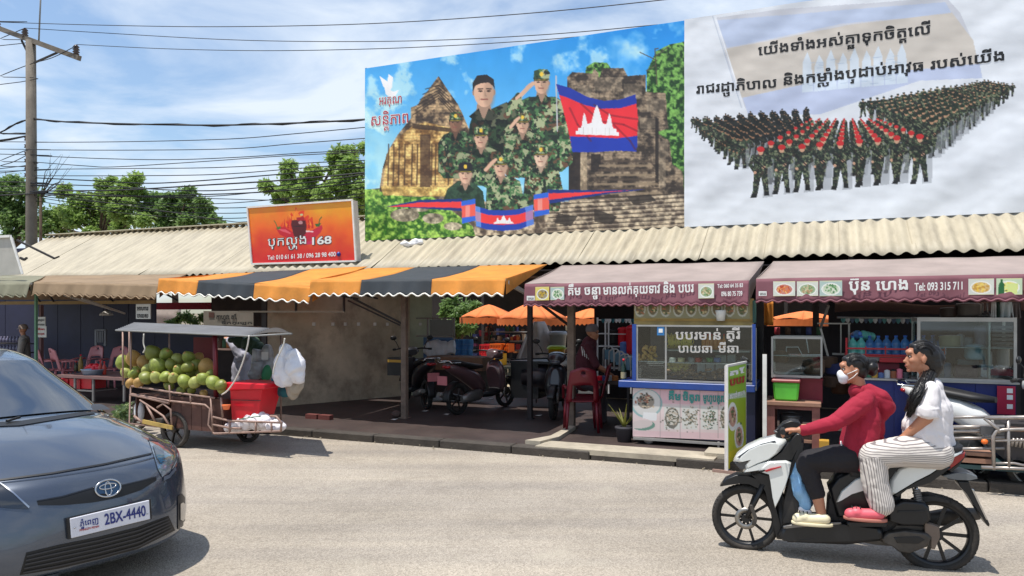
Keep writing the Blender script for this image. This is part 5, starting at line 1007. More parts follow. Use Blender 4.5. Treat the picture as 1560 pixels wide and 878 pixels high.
T = thing('red_valance', 'sunlit red fringe and garden seen through the bright opening behind the cart', 'fringe', (U(280, 8), 8, 2)); fbx(T, 'red_cloth', 150, 420, 462, 472, 8, .02, M('red_cloth', (190, 30, 50), .7)); fbx(T, 'pale_wall', 150, 272, 472, 500, 8.8, .1, M('house_wall_pale', (226, 214, 206), .8))
tree('potted_bush', 'sunlit bush in the bright opening behind the coconut cart', 290, 8.2, [(276, 484, 10), (290, 488, 12), (305, 484, 12), (318, 490, 8), (262, 490, 6)], 900, m_leaf2, .14, trunk=.04)
# hanging lamp, net racks
T = thing('hanging_lamp', 'white metal lamp shade hanging in the dark left stall', 'lamp', FP(162, 474, 3.2)); c = FP(162, 481, 3.2); MB(FAC).lathe(c, [(.14, 0), (.13, .04), (.05, .09), (.03, .12)], 16, cap=False).build('shade', M('enamel_white', (190, 184, 176), .4), T, solid=.004); MB(FAC).tube([(c[0], c[1], c[2]+.1), (c[0], c[1], 2.43)], .012, 6).build('cord', m_cab, T)
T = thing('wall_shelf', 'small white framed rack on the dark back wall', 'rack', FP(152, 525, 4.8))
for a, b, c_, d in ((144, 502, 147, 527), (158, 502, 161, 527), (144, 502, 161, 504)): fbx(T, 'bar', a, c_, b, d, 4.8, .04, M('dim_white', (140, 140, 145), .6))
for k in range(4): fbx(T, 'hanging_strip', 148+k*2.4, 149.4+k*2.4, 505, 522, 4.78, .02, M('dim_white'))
# pink plastic chairs round a metal table
m_ch = M('pink_plastic', (206, 132, 138), .4, sc=3, var=.1)
def chair(label, px, py, v, rot, mat=m_ch, s=1.0, grp='pink plastic chairs in the left stall'):
    c = FAC @ Vector((U(px, v), v, PAVZ)); T = thing('plastic_chair', label, 'chair', c, world=True, rot=FANG+rot, group=grp); L = FIN[T.name]
    q = MB(L); q.grid(lambda a, b: Vector(((a-.5)*.44, (b-.5)*.42, .43-.03*math.sin(math.pi*a)*math.sin(math.pi*b))), 8, 8); q.build('seat', mat, T, solid=.02)
    for x in (-.19, .19):
        for y in (-.18, .18): MB(L).tube([(x*1.15, y*1.2, 0), (x, y, .43)], [.018, .028], 6).build('leg', mat, T)
    q = MB(L); bk = lambda a, b: Vector(((a-.5)*(.44-.10*b*b), .21+.10*b+.05*(1-(2*a-1)**2), .43+.42*b+.05*math.sin(math.pi*a)*b))
    q.grid(bk, 12, 10, keep=lambda a, b: not (.42 < a < .58 and .80 < b < .9) and not (b < .55 and (.16 < a < .30 or .36 < a < .47 or .53 < a < .64 or .70 < a < .84))); q.build('backrest', mat, T, solid=.018)
    for x in (-.23, .23): MB(L).tube([(x, -.16, .43), (x*1.02, -.17, .60), (x*1.03, 0, .63), (x*.98, .22, .62)], .02, 6).build('armrest', mat, T)
    return T
chair('pink plastic chair with its slotted back to the street, left of two by the posts', 84, 0, 2.3, math.pi-.5); chair('pink plastic chair with its slotted back to the street, second from the post', 105, 0, 2.3, math.pi-.3)
chair('pink plastic chair behind the table with red bottles', 130, 0, 2.9, .1); chair('pink plastic chair half hidden by the left end of the coconut cart', 170, 0, 2.9, .3)
T = thing('metal_table', 'grey metal topped table with thin legs in the left stall', 'table', (U(135, 1.2), 1.2, PAVZ)); v = .95
fbx(T, 'top', 86, 190, 571, 575, v, 1.0, M('pinkish_top', (122, 92, 88), .5, sc=4))
for x in (87, 112, 140, 187): fbx(T, 'leg', x, x+2.5, 575, 612, v+.02, .03, M('grey_leg', (120, 116, 112), .5))
fbx(T, 'shelf', 87, 142, 592, 594, v+.04, .5, M('grey_leg'))
for k, (a, b) in enumerate(((88, 103), (106, 122), (124, 139))):
    TT = thing('red_crate', ('left', 'middle', 'right')[k]+' red plastic crate on the low shelf of the metal table', 'crate', FP(a, 592, v+.1)); fbx(TT, 'crate_body', a, b, 578, 592, v+.1, .3, m_red)
    fbx(TT, 'rim', a-.5, b+.5, 577, 579.5, v+.09, .32, m_red)
def bottle(label, px, pb, v, h, r, mat, cap=None, grp=None, name='bottle'):
    c = FP(px, pb, v); T = thing(name, label, 'bottle', c, group=grp); MB(FAC).lathe(c, [(r*.9, 0), (r, .01), (r, h*.55), (r*.75, h*.68), (r*.35, h*.8), (r*.32, h*.95)], 12).build('glass', mat, T); MB(FAC).lathe((c[0], c[1], c[2]+h*.93), [(r*.4, 0), (r*.4, h*.1)], 10).build('cap', cap or m_red, T); return T
bottle('orange red sauce bottle on the metal table, left one', 153, 571, 1.3, .26, .035, M('chilli_sauce', (170, 50, 36), .3)); bottle('orange red sauce bottle on the metal table, right one', 159, 571, 1.3, .24, .035, M('chilli_sauce'))
bottle('tall yellow brown bottle standing behind the pink chairs', 123, 566, 2.2, .34, .045, M('amber', (150, 120, 60), .4)); bottle('dark small bottle left of the tall amber one', 116, 566, 2.2, .2, .04, M('olive_glass', (60, 60, 40), .3))
T = thing('blue_white_basin', 'blue white plastic basin on the metal table', 'basin', FP(142, 571, 1.2)); c = FP(142, 571, 1.2); MB(FAC).lathe(c, [(.16, 0), (.2, .1), (.21, .1)], 16, cap=False).build('bowl', M('ice_blue', (150, 176, 200), .3), T, solid=.006)
T = thing('red_cloth_heap', 'small heap of red packets on the metal table', 'packets', FP(142, 560, 1.35)); q = MB(FAC)
for k in range(8): q.ell(FP(134+k*2.6, 560+rr.uniform(-2, 2), 1.35), (.05, .05, .04), 8, 5)
fuse('packet_pile', q, m_red, T, .012, 1, lambda c, n: lump(c, n, 16, .02))
T = thing('bottle_shelf', 'dim shelf of small bottles in two rows at the far left', 'shelf', FP(20, 545, 4.2))
for r_ in range(2):
    fbx(T, 'shelf_board', -40, 36, 522+r_*13, 523.4+r_*13, 4.2, .3, m_postd)
    for k in range(10): MB(FAC).lathe(FP(-18+k*5, 522+r_*13, 4.3), [(.05, 0), (.05, .09), (.02, .13), (.02, .16)], 8).build('small_bottle', M('dim_glass', (120, 116, 140), .3), T)
# ================================================================== scooters parked in the shade (metric model, x forward)
def loft(q, secs, n=20, e=2.4, T=None):
    """secs = (x, y centre, z centre, half width, half height[, lean]); superellipse rings along x"""
    ids = []
    for sct in secs:
        x, yc, zc, hw, hh = sct[:5]; ln = sct[5] if len(sct) > 5 else 0; P = []
        for j in range(n):
            a = 2*math.pi*j/n; ca, sa = math.cos(a), math.sin(a); yy = yc+hw*math.copysign(abs(ca)**(2/e), ca); zz = math.copysign(abs(sa)**(2/e), sa)*hh; P.append((x+ln*zz, yy, zc+zz))
        ids.append(q.av(P))
    for a, b in zip(ids, ids[1:]):
        for j in range(n): q.face((a+j, a+(j+1) % n, b+(j+1) % n, b+j), True)
    q.face([ids[0]+j for j in range(n)][::-1]); q.face([ids[-1]+j for j in range(n)]); return q
m_blk = M('black_plastic', (22, 22, 24), .45, var=.1); m_seat = M('seat_vinyl', (26, 25, 27), .55, var=.15, bump=.1, bsc=300); m_alloy = M('grey_alloy', (120, 118, 116), .4, m=.7); m_chr = M('chrome', (190, 190, 190), .18, m=1); m_glassd = M('smoked_lens', (60, 64, 70), .1, coat=.5); m_tail = M('tail_lens', (150, 14, 20), .15, coat=.6)
def parked(label, at, rot, paint, plate=None, paint2=None):
    T = thing('parked_scooter', label, 'scooter', at, rot=rot, group='scooters parked at the market'); L = FIN[T.name]; p2 = paint2 or m_blk
    for x in (1.26, 0): wheel(T, (x, 0, .25), .25, .08, (0, 1, 0), m_rub, M('dark_alloy'), 5, .022, T=L, disc=.1 if x else 0, n=24)
    loft(MB(L), [(-.30, 0, .80, .05, .03), (-.18, 0, .76, .11, .07), (.05, 0, .68, .15, .10), (.30, 0, .58, .15, .14), (.48, 0, .48, .12, .16), (.60, 0, .40, .09, .12)]).build('rear_body', paint, T)
    loft(MB(L), [(-.22, 0, .84, .07, .02), (-.05, 0, .83, .13, .05), (.15, 0, .79, .15, .05), (.40, 0, .75, .12, .05), (.60, 0, .74, .05, .03)]).build('seat', m_seat, T)
    loft(MB(L), [(.50, 0, .30, .12, .07), (.75, 0, .27, .15, .05), (.95, 0, .30, .14, .06), (1.02, 0, .36, .1, .06)]).build('footboard', p2, T)
    q = MB(L); loft(q, [(.92, 0, .50, .13, .22, -.25), (.99, 0, .55, .19, .28, -.25), (1.06, 0, .58, .16, .26, -.25), (1.13, 0, .60, .06, .16, -.25)]); q.build('leg_shield', paint, T)
    loft(MB(L), [(.84, 0, .92, .08, .05), (.92, 0, .94, .15, .08), (1.02, 0, .92, .14, .08), (1.10, 0, .87, .06, .04)]).build('handlebar_cowl', paint, T)
    MB(L).tube([(.83, -.33, .98), (.90, -.2, .99), (.93, 0, .97), (.90, .2, .99), (.83, .33, .98)], .014, 8).build('handlebar', m_blk, T)
    for s_ in (-1, 1):
        MB(L).tube([(.88, .23*s_, .99), (.90, .28*s_, 1.10), (.88, .33*s_, 1.15)], .007, 6).build('mirror_stem', m_blk, T); MB(L).ell((.87, .34*s_, 1.18), (.02, .06, .04), 12, 8).build('mirror', m_blk, T)
        MB(L).tube([(.84, .30*s_, .98), (.82, .36*s_, .975)], .02, 8).build('grip', m_rub, T); MB(L).tube([(1.08, .05*s_, .58), (1.26, .06*s_, .25)], .022, 8).build('fork_leg', m_alloy, T)
    MB(L).ell((1.08, 0, .86), (.05, .09, .04), 12, 8).build('headlight', m_glassd, T); MB(L).ell((-.27, 0, .78), (.05, .09, .03), 12, 8).build('tail_light', m_tail, T)
    q = MB(L); q.grid(lambda a, b: Vector((1.26+.285*math.cos(.35+2.2*a), (b-.5)*.11, .25+.285*math.sin(.35+2.2*a))), 12, 4); q.build('front_mudguard', p2, T, solid=.008)
    q = MB(L); q.grid(lambda a, b: Vector((-.285*math.cos(-.1+1.6*a), (b-.5)*.13, .25+.285*math.sin(-.1+1.6*a))), 12, 4); q.build('rear_mudguard', m_blk, T, solid=.008)
    loft(MB(L), [(-.05, -.13, .26, .03, .05), (.15, -.13, .28, .06, .09), (.40, -.12, .30, .06, .09), (.5, -.1, .3, .03, .05)]).build('engine', m_alloy, T)
    loft(MB(L), [(-.28, .15, .34, .035, .035), (-.1, .15, .30, .05, .06), (.2, .14, .24, .045, .05), (.35, .12, .2, .02, .02)]).build('exhaust', m_alloy, T)
    MB(L).tube([(-.32, -.12, .88), (-.30, -.14, .84), (-.1, -.15, .84)], .012, 6).tube([(-.32, .12, .88), (-.30, .14, .84), (-.1, .15, .84)], .012, 6).tube([(-.32, -.12, .88), (-.36, 0, .88), (-.32, .12, .88)], .012, 6).build('grab_rail', m_chr, T)
    MB(L).box(-.37, -.36, -.10, .10, .50, .64).build('number_plate', plate or M('plate_red', (190, 110, 116), .5), T)
    return T
m_dpnt = M('dark_grey_paint', (36, 36, 40), .3, coat=.5); m_bpnt = M('brownish_rose_paint', (86, 64, 68), .3, coat=.6)
parked('black scooter parked facing left behind the grey steel post', (U(650, 2.6), 2.6, PAVZ), FANG+math.pi-.75, m_dpnt)
parked('brownish grey scooter seen from behind with a reddish number plate, parked in the passage', (U(697, 2.2), 2.2, PAVZ), FANG+R(76), m_bpnt)
parked('dark scooter parked beside the weathered post, its front wheel towards the street', (U(862, 3.5), 3.5, PAVZ), FANG+R(-80), m_dpnt)
T = thing('delivery_box', 'black box with a yellow stripe behind the grey steel post', 'box', FP(602, 565, 2.8)); fbx(T, 'box_body', 590, 616, 545, 572, 2.8, .3, m_blk); fbx(T, 'yellow_band', 590.5, 615.5, 548, 552, 2.79, .02, M('yellow_band', (190, 150, 50), .5))
# glass rack and tarpaulins beyond the scooters
T = thing('rack', 'grey metal frame rack with a dark glass pane behind the scooters', 'rack', FP(670, 560, 4.4)); v = 4.4
for a, b, c_, d in ((622, 484, 624, 560), (650, 484, 652, 560), (690, 486, 692, 560), (622, 484, 692, 486), (622, 511, 692, 513), (622, 545, 692, 547)): fbx(T, 'bar', a, b, c_ if c_ > a else a, d, v, .04, M('grey_leg')) if False else MB(FAC).box(U(a, v), U(c_, v), v, v+.04, Zf(a, d, v), Zf(a, b, v)).build('bar', M('grey_leg'), T)
fbx(T, 'pane', 655, 690, 487, 512, 4.42, .01, M('dark_pane', (40, 44, 48), .15)); fbx(T, 'blue_panel', 645, 690, 514, 546, 4.5, .02, M('blue_sheet', (70, 104, 146), .5, sc=5))
T = thing('tarp_bundle', 'crumpled white plastic bundle behind the scooters', 'bundle', FP(670, 540, 4.3)); q = MB(FAC)
for k in range(7): q.ell(FP(655+k*5, 532+4*math.sin(k*2), 4.3), (.14, .1, .12), 8, 6)
fuse('bundle_skin', q, M('plastic_grey', (186, 190, 196), .4, sc=5), T, .025, 2, lambda c, n: lump(c, n, 8, .05))
T = thing('blue_tarp', 'bright blue tarpaulin sheet hanging behind the parked scooters', 'tarpaulin', FP(705, 545, 4.8)); q = MB(FAC); q.grid(lambda s, t: Vector(FP(689+31*s, 517+29*t, 4.8))+Vector((0, .03*math.sin(s*20)+.02*math.sin(t*7), 0)), 24, 8); q.build('sheet', M('blue_tarp', (82, 146, 206), .5, sc=6, var=.2), T, solid=.004)
for k in range(3): fbx(T, 'fold_line', 690, 719, 524+k*8, 524.8+k*8, 4.76, .01, M('blue_line', (120, 170, 214), .5))
T = thing('plywood_bench', 'tan plywood box bench behind the brownish scooter', 'bench', FP(690, 590, 3.6)); fbx(T, 'board', 651, 735, 543, 563, 3.6, .5, M('plywood', (122, 92, 70), .8, sc=4, var=.2)); fbx(T, 'base', 655, 731, 563, 600, 3.62, .4, m_postd)
# crates in the sun
def crate(label, a, b, y0, y1, v, mat, name='plastic_crate'):
    T = thing(name, label, 'crate', FP((a+b)/2, y1, v), group='plastic crates stacked in the yard'); u0, u1, z0, z1 = U(a, v), U(b, v), Zf(a, y1, v), Zf(a, y0, v); d = .35
    MB(FAC).box(u0, u1, v, v+d, z0, z0+.02).build('base', mat, T)
    q = MB(FAC); q.box(u0, u1, v, v+.015, z0, z1).box(u0, u1, v+d-.015, v+d, z0, z1).box(u0, u0+.015, v, v+d, z0, z1).box(u1-.015, u1, v, v+d, z0, z1); q.build('walls', mat, T)
    q = MB(FAC); n = 4
    for k in range(n+1): x = u0+(u1-u0)*k/n; q.box(x-.008, x+.008, v-.012, v, z0, z1)
    q.box(u0-.01, u1+.01, v-.015, v, z1-.03, z1+.005).box(u0, u1, v-.014, v, (z0+z1)/2-.01, (z0+z1)/2+.01); q.build('ribs', mat, T)
m_yel = M('yellow_plastic', (236, 176, 30), .4, var=.1); m_orp = M('orange_crate', (236, 112, 36), .4, var=.1); m_crd = M('crate_red', (216, 44, 54), .4, var=.1)
crate('red plastic crate, upper left one of the stack in the sunny yard', 731, 746, 525, 541, 7.5, m_crd); crate('lower red crate beside the yellow one in the sunny yard', 734, 746, 541, 558, 7.35, M('crate_red')); crate('orange crate on top of the yellow one in the sunny yard', 747, 763, 524, 539, 7.35, m_orp)
crate('yellow crate under the orange one in the sunny yard', 746, 763, 539, 557, 7.25, m_yel); crate('small orange crate right of the orange and yellow stack', 763, 775, 524, 537, 7.5, m_orp)
T = thing('yard_table', 'dark table carrying the crates in the passage', 'table', FP(752, 590, 7.0)); fbx(T, 'top', 738, 780, 558, 561, 7.0, 1.2, M('dark_table', (44, 50, 46), .5))
for x in (745, 755, 768, 774): fbx(T, 'leg', x, x+3.5, 561, 588, 7.02, .08, M('dark_table'))
T = thing('white_draped_cloth', 'grey white cloth draped over a tall frame in the sunny yard', 'cloth', FP(815, 555, 5.9)); q = MB(FAC)
def drape(s, t): w_ = 8+30*t**.8; x = 822+(s-.5)*2*w_*.95-t*6; y = 490+72*t; p = Vector(FP(x, y, 5.9)); p.y += .25*math.sin(s*math.pi)*-1+.05*math.sin(s*26)*t; return p
q.grid(drape, 40, 14); q.build('cloth_sheet', M('grey_cloth', (190, 180, 176), .8, sc=4, var=.15), T, solid=.006)
T = thing('black_drum_cart', 'black round drum stove on thin legs in the passage', 'stove', FP(805, 600, 3.4)); c = FP(800, 575, 3.4)
MB(FAC).box(U(778, 3.4), U(820, 3.4), 3.4, 3.9, Zf(800, 607, 3.4), Zf(800, 553, 3.4)).build('firebox', m_blk, T); MB(FAC).lathe(FP(822, 574, 3.6), [(.24, -.25), (.26, 0), (.25, .2)], 20, (1, 0, 0)).build('drum', M('sooty_metal', (40, 38, 44), .4, m=.4), T)
MB(FAC).tube([FP(778, 548, 3.4), FP(836, 546, 3.4)], .014, 6).build('top_rail', m_blk, T); MB(FAC).box(U(777, 3.4), U(840, 3.4), 3.38, 3.95, Zf(800, 554, 3.4), Zf(800, 550, 3.4)).build('top_plate', m_blk, T)
for x in (817, 841): MB(FAC).tube([FP(x, 560, 3.5), FP(x, 614, 3.5)], .012, 6).build('leg', m_blk, T)
MB(FAC).tube([FP(817, 602, 3.5), FP(841, 602, 3.5)], .008, 6).build('stretcher', m_blk, T)
def bin_(label, px, y0, y1, w, v, mat, lid, rim=None):
    c = FP(px, y1, v); z1 = Zf(px, y0, v); r = (U(px+w/2, v)-U(px-w/2, v))/2; T = thing('plastic_bin', label, 'bin', c, group='bins in the yard'); h = z1-c[2]; MB(FAC).lathe(c, [(r*.8, 0), (r*.95, h*.8), (r, h*.8)], 18).build('tub', mat, T); MB(FAC).lathe((c[0], c[1], c[2]+h*.8), [(r*1.08, 0), (r*1.08, h*.08), (r*.9, h*.2)], 18).build('lid', lid, T)
m_ylid = M('lime_lid', (186, 206, 40), .4)
bin_('yellow bin with a lime green lid, the upper one in the yard', 848, 527, 552, 26, 5.0, m_yel, m_ylid); bin_('yellow bin with a yellow lid, the lower one in the yard', 848, 545, 575, 24, 4.5, M('yellow_plastic'), m_yel)
bin_('pale grey tub behind the yellow bins in the yard', 850, 505, 535, 26, 5.8, M('pale_tub', (170, 170, 172), .5), M('pale_tub'))
T = thing('yard_shelving', 'wire shelving with cooking goods beyond the crates', 'shelf', FP(775, 560, 9.4))
for k in range(4): fbx(T, 'shelf_board', 735, 800, 505+k*14, 506.5+k*14, 9.4, .4, M('grey_leg'))
for k in range(40): x = rr.uniform(736, 796); s_ = rr.randrange(4); fbx(T, 'goods', x, x+rr.uniform(2, 5), 505+s_*14-rr.uniform(4, 10), 505+s_*14, 9.4+rr.random()*.2, .1, M('goods_%d' % rr.randrange(8)))
for i, (x, y) in enumerate(((647, 627), (748, 608), (820, 634), (680, 632), (600, 640), (470, 636))):
    T = thing('floor_scrap', 'small pale scrap lying on the dark floor, %s' % ('right of the grey post', 'under the drum stove', 'near the weathered post', 'before the brownish scooter', 'left of the grey post', 'below the brown wall')[i], 'litter', GP(x, y, PAVZ)); c = GP(x, y, PAVZ); q = MB(FAC); q.poly([(c[0]-.05, c[1]-.02, PAVZ+.006), (c[0]+.04, c[1]-.03, PAVZ+.006), (c[0]+.06, c[1]+.03, PAVZ+.02), (c[0]-.03, c[1]+.04, PAVZ+.01)]); q.build('paper_scrap', m_pwh, T)
T = thing('brick_pair', 'two reddish bricks lying on the pavement right of the coconut cart', 'bricks', GP(470, 637, PAVZ)); c = GP(465, 638, PAVZ)
for k in range(2): MB(FAC).box(c[0]+.24*k, c[0]+.24*k+.21, c[1], c[1]+.1, PAVZ, PAVZ+.07).build('brick', M('brick_red', (104, 54, 48), .9, bump=.4), T)
T = thing('round_stone', 'rounded stone at the foot of the grey steel post', 'stone', GP(604, 638, PAVZ)); q = MB(FAC); c = GP(604, 636, PAVZ); q.ell((c[0], c[1], PAVZ+.05), (.08, .07, .06), 10, 7); q.build('stone_body', M('stone_brown', (84, 66, 60), .9, bump=.4), T)
# ================================================================== first food cart, right of the passage
VF = .72
T = fc = thing('food_cart', 'blue framed glass food cart with painted dish pictures under the first rose awning', 'food cart', (U(1050, VF), VF, PAVZ))
m_blu = M('cart_blue', (30, 66, 140), .4, sc=5, var=.15, dirt=.2); m_alu = M('aluminium', (168, 166, 162), .4, m=.5, sc=6); D1 = 1.0
fbx(T, 'counter', 942, 1150, 580, 590, VF-.03, D1, m_blu, .006); fbx(T, 'corner_post', 963, 969, 494, 580, VF, .05, m_blu); fbx(T, 'corner_post', 1146, 1151, 494, 590, VF, .05, m_blu)
u0, u1, z0, z1 = U(966, VF), U(1150, VF), Zf(1000, 667, VF), Zf(1000, 590, VF)
MB(FAC).box(u0, u1, VF+.03, VF+D1, z0, z1).build('cabinet', M('navy_panel', (22, 26, 52), .5, sc=3), T)
for x in (969, 1013, 1145): fbx(T, 'glass_frame', x, x+2.6, 495, 580, VF+.01, .025, m_alu)
fbx(T, 'glass_frame', 969, 1146, 495, 497.5, VF+.005, .025, m_alu); fbx(T, 'glass_frame', 969, 1146, 577, 580, VF+.005, .025, m_alu); fbx(T, 'shelf', 1014, 1142, 533, 534.6, VF+.15, .4, m_alu); fbx(T, 'shelf', 971, 1013, 550, 551.5, VF+.15, .4, m_alu)
gl = glass('clear_glass'); fbx(T, 'glass_pane', 971, 1013, 497, 577, VF+.02, .004, gl); fbx(T, 'glass_pane', 1016, 1145, 497, 577, VF+.02, .004, gl)
MB(FAC).box(u1-.01, u1, VF+.06, VF+D1-.1, Zf(1150, 580, VF), Zf(1150, 500, VF)).build('glass_pane', gl, T)
MB(FAC).box(u0, u1, VF+D1-.04, VF+D1, z1, Zf(1050, 497, VF)).build('back_panel', M('greyish_back', (92, 84, 84), .6, sc=5, var=.3), T)
for vv in (VF+.05, VF+D1-.05): MB(FAC).bar((u1, vv, z1), (u1, vv, Zf(1150, 500, VF)), .03).build('side_frame', m_alu, T)
for s, a, b, y, H in (("បបរមាន់", 1029, 1098, 517, .105), ("ត្រី", 1107, 1128, 516, .105), ("បាយឆា", 1033, 1085, 537, .095), ("មីឆា", 1094, 1125, 537, .095)): txt(T, s, a, y, b, y+.5, VF-.002, M('glass_lettering', (188, 184, 178), .5, var=.04), H, .015)
# top board with printed dishes
cv = Cv(960, 455, 1150, 500, 5, (176, 148, 84)); cv.a *= (.7+.5*cv.noise(20, 77))[..., None]; cv.poly([(967, 455), (1142, 455), (1142, 486), (967, 484)], (150, 142, 104))
for k in range(9): x = 975+k*19.5; kk = 'gonykgnok'[k]; cv.ell(x, 470, 8.5, 13, (196, 192, 172)); cv.ell(x, 470, 6.5, 10, (120, 104, 70)); [cv.ell(x+rr.uniform(-5, 5), 470+rr.uniform(-8, 8), 1.8, 1.5, ((80, 100, 50), (176, 110, 70), (210, 190, 140))[rr.randrange(3)]) for _ in range(14)]
P = lambda x, y, v: PL(x, y, O0+VD*v, VD)
V2 = .90
a, b, c_, d = P(966, 455, V2), P(1148, 455, V2), P(966, 494.5, V2), P(1148, 497, V2); o = MB().prism([a, b, d, c_], VD*.08).build('name_board', M('yellow_wood', (164, 130, 66), .7, sc=5, var=.25), T)
a2, b2_, c2, d2 = [p-VD*.004 for p in (a, b, c_, d)]; print_grid('dish_print', cv, lambda s, t: a2.lerp(b2_, s).lerp(c2.lerp(d2, s), t), 160, 36, T); fbx(T, 'board_rail', 966, 1147, 486, 489, V2-.02, .016, M('yellow_wood')); fbx(T, 'side_sign', 1146.5, 1152, 458, 492, V2-.05, .03, M('green_dark', (30, 70, 60), .5))
# lower printed panel
cv = Cv(958, 588, 1112, 676, 5, (214, 196, 194)); cv.a += ((cv.noise(30, 78)-.5)*34)[..., None]
cv.poly([(985, 592), (1106, 592), (1106, 618), (985, 614)], (216, 178, 184)); cv.ell(985, 615, 24, 22, (126, 170, 170), .8); cv.ell(985, 614, 21, 20, (206, 204, 200)); cv.ell(984, 612, 13, 11, (150, 140, 128)); cv.poly([(980, 628), (1001, 629), (1000, 641), (979, 640)], (222, 222, 222)); cv.ell(980, 648, 18, 8, (60, 120, 100), .7); cv.ell(972, 645, 22, 8, (214, 196, 194), .9)
for i in range(70): cv.ell(984+rr.gauss(0, 6), 611+rr.gauss(0, 5), 1.6, 1.2, ((60, 66, 60), (150, 90, 70), (200, 180, 150))[rr.randrange(3)], .9)
for k, (x0_, w_) in enumerate(((1012, 24), (1039, 24), (1068, 26), (1097, 12))):
    cv.poly([(x0_, 619), (x0_+w_, 620), (x0_+w_, 655), (x0_, 654)], (206, 206, 200)); 
    if k in (0, 3): cv.ell(x0_+w_/2, 637, w_*.45, 16, (110, 108, 100)); cv.ell(x0_+w_/2, 636, w_*.36, 12, (200, 196, 186))
    for i in range(110): cv.ell(min(1106, x0_+w_/2+rr.gauss(0, w_*.24)), 637+rr.gauss(0, 8), 1.3, 1.0, ((60, 70, 56), (120, 112, 96), (176, 160, 140), (44, 90, 60))[rr.randrange(4 if k == 2 else 3)], .85)
cv.poly([(958, 656), (1112, 660), (1112, 676), (958, 672)], (216, 184, 186), .8)
for x in (1006, 1036, 1066, 1094): cv.line([(x, 592), (x, 668)], .7, (150, 140, 138), .8)
a, b, c_, d = [P(x, y, VF+.02) for x, y in ((964, 591.5), (1108, 597), (964, 665), (1108, 671))]; a2, b2_, c2, d2 = a, b, c_, d; print_grid('menu_print', cv, lambda s, t: a2.lerp(b2_, s).lerp(c2.lerp(d2, s), t), 150, 80, T)
tq = M('teal_letter', (50, 136, 130), .5)
for s, a, b, y, H in (("គឹម", 1019, 1037, 609, .085), ("ចិត្រា", 1040, 1066, 610, .085), ("ម្ហូបគ្រប់", 1071, 1106, 611.5, .085)): txt(T, s, a, y, b, y+1, VF+.012, tq, H, .03)
MB(FAC).box(u0-.01, u1, VF-.01, VF+.02, z0-.04, z0-.01).build('bottom_rail', m_alu, T)
MB(FAC).box(U(1093, VF), U(1096, VF), VF, VF+.03, PAVZ, z0).build('leg', m_alu, T); MB(FAC).box(u0, u0+.03, VF+D1-.1, VF+D1-.07, PAVZ, z0).build('leg', m_alu, T)
c = FP(991, 674, VF+.05); MB(FAC).lathe((c[0]-.02, VF+.05, PAVZ+.075), [(.05, -.02), (.07, -.02), (.07, .02), (.05, .02)], 16, (0, 1, 0)).build('caster', M('grey_leg'), T)
# goods inside
def gthing(name, label, cat, c): return thing(name, label, cat, c)
for k in range(8):
    T = thing('tray', 'black food tray, number %s from the top of the stack inside the blue cart' % ordn[k], 'tray', FP(991, 577-k*3, VF+.25)) if k < 1 else T
T = thing('tray_stack', 'stack of black trays inside the left glass pane of the blue cart', 'trays', FP(991, 578, VF+.25)); bpy.data.objects.remove([o for o in bpy.data.objects if o.name == 'tray'][0])
for k in range(8): fbx(T, 'tray', 972, 1011, 553+k*3, 555.2+k*3, VF+.14, .3, m_blk, .003)
T = thing('fried_dough', 'pile of golden fried dough on the upper left shelf of the blue cart', 'food', FP(985, 550, VF+.25)); q = MB(FAC)
for k in range(40): q.ell(FP(rr.uniform(973, 1000), rr.uniform(527, 549)+abs(rr.gauss(0, 1)), VF+.25+rr.uniform(-.05, .08)), (.035, .02, .02), 6, 4, Matrix.Rotation(rr.uniform(0, 3), 3, 'Y'))
o = q.build('dough_sticks', M('golden_dough', (210, 158, 82), .6, sc=20, var=.3), T); o['kind'] = 'stuff'
T = thing('noodle_pile', 'yellow noodles hanging on the upper shelf of the blue cart', 'noodles', FP(1035, 533, VF+.3)); q = MB(FAC)
for k in range(60): x = rr.uniform(1017, 1056); q.tube([FP(x, rr.uniform(508, 514), VF+.25+rr.random()*.1), FP(x+rr.uniform(-6, 6), 521, VF+.25), FP(x+rr.uniform(-4, 4), 531, VF+.3)], .006, 4)
o = q.build('noodles', M('noodle_yellow', (230, 200, 96), .6), T); o['kind'] = 'stuff'
for k in range(6):
    bottle('amber sauce bottle, %s from the left on the upper shelf of the blue cart' % ordn[k], 1072+k*6.2, 533, VF+.3, .19, .026, M('amber_sauce', (206, 128, 56), .25), grp='sauce bottles in the blue cart')
T = thing('white_boxes', 'white cups and boxes on the lower shelf of the blue cart', 'boxes', FP(1095, 565, VF+.4))
for k, (x, y, w_, h_) in enumerate(((1062, 548, 12, 20), (1076, 545, 12, 22), (1090, 541, 16, 26), (1108, 540, 12, 24), (1122, 550, 14, 16))): fbx(T, 'box', x, x+w_, y, y+h_, VF+.35+.02*k, .12, M('carton_white', (214, 208, 204), .6, sc=9), .004)
T = thing('spring_rolls', 'heap of brown rolls and dumplings along the bottom of the blue cart', 'food', FP(1075, 577, VF+.2)); q = MB(FAC)
for k in range(90): q.ell(FP(rr.uniform(1017, 1142), rr.uniform(563, 577), VF+.15+rr.uniform(0, .2)), (.035, .02, .018), 6, 4, Matrix.Rotation(rr.uniform(0, 3), 3, 'Z'))
o = q.build('rolls', M('roll_brown', (164, 120, 84), .6, sc=25, var=.5), T); o['kind'] = 'stuff'
T = thing('carton', 'brown striped carton inside the blue cart', 'carton', FP(1055, 563, VF+.4)); fbx(T, 'carton_body', 1036, 1056, 550, 566, VF+.5, .15, M('carton_brown', (120, 84, 70), .7))
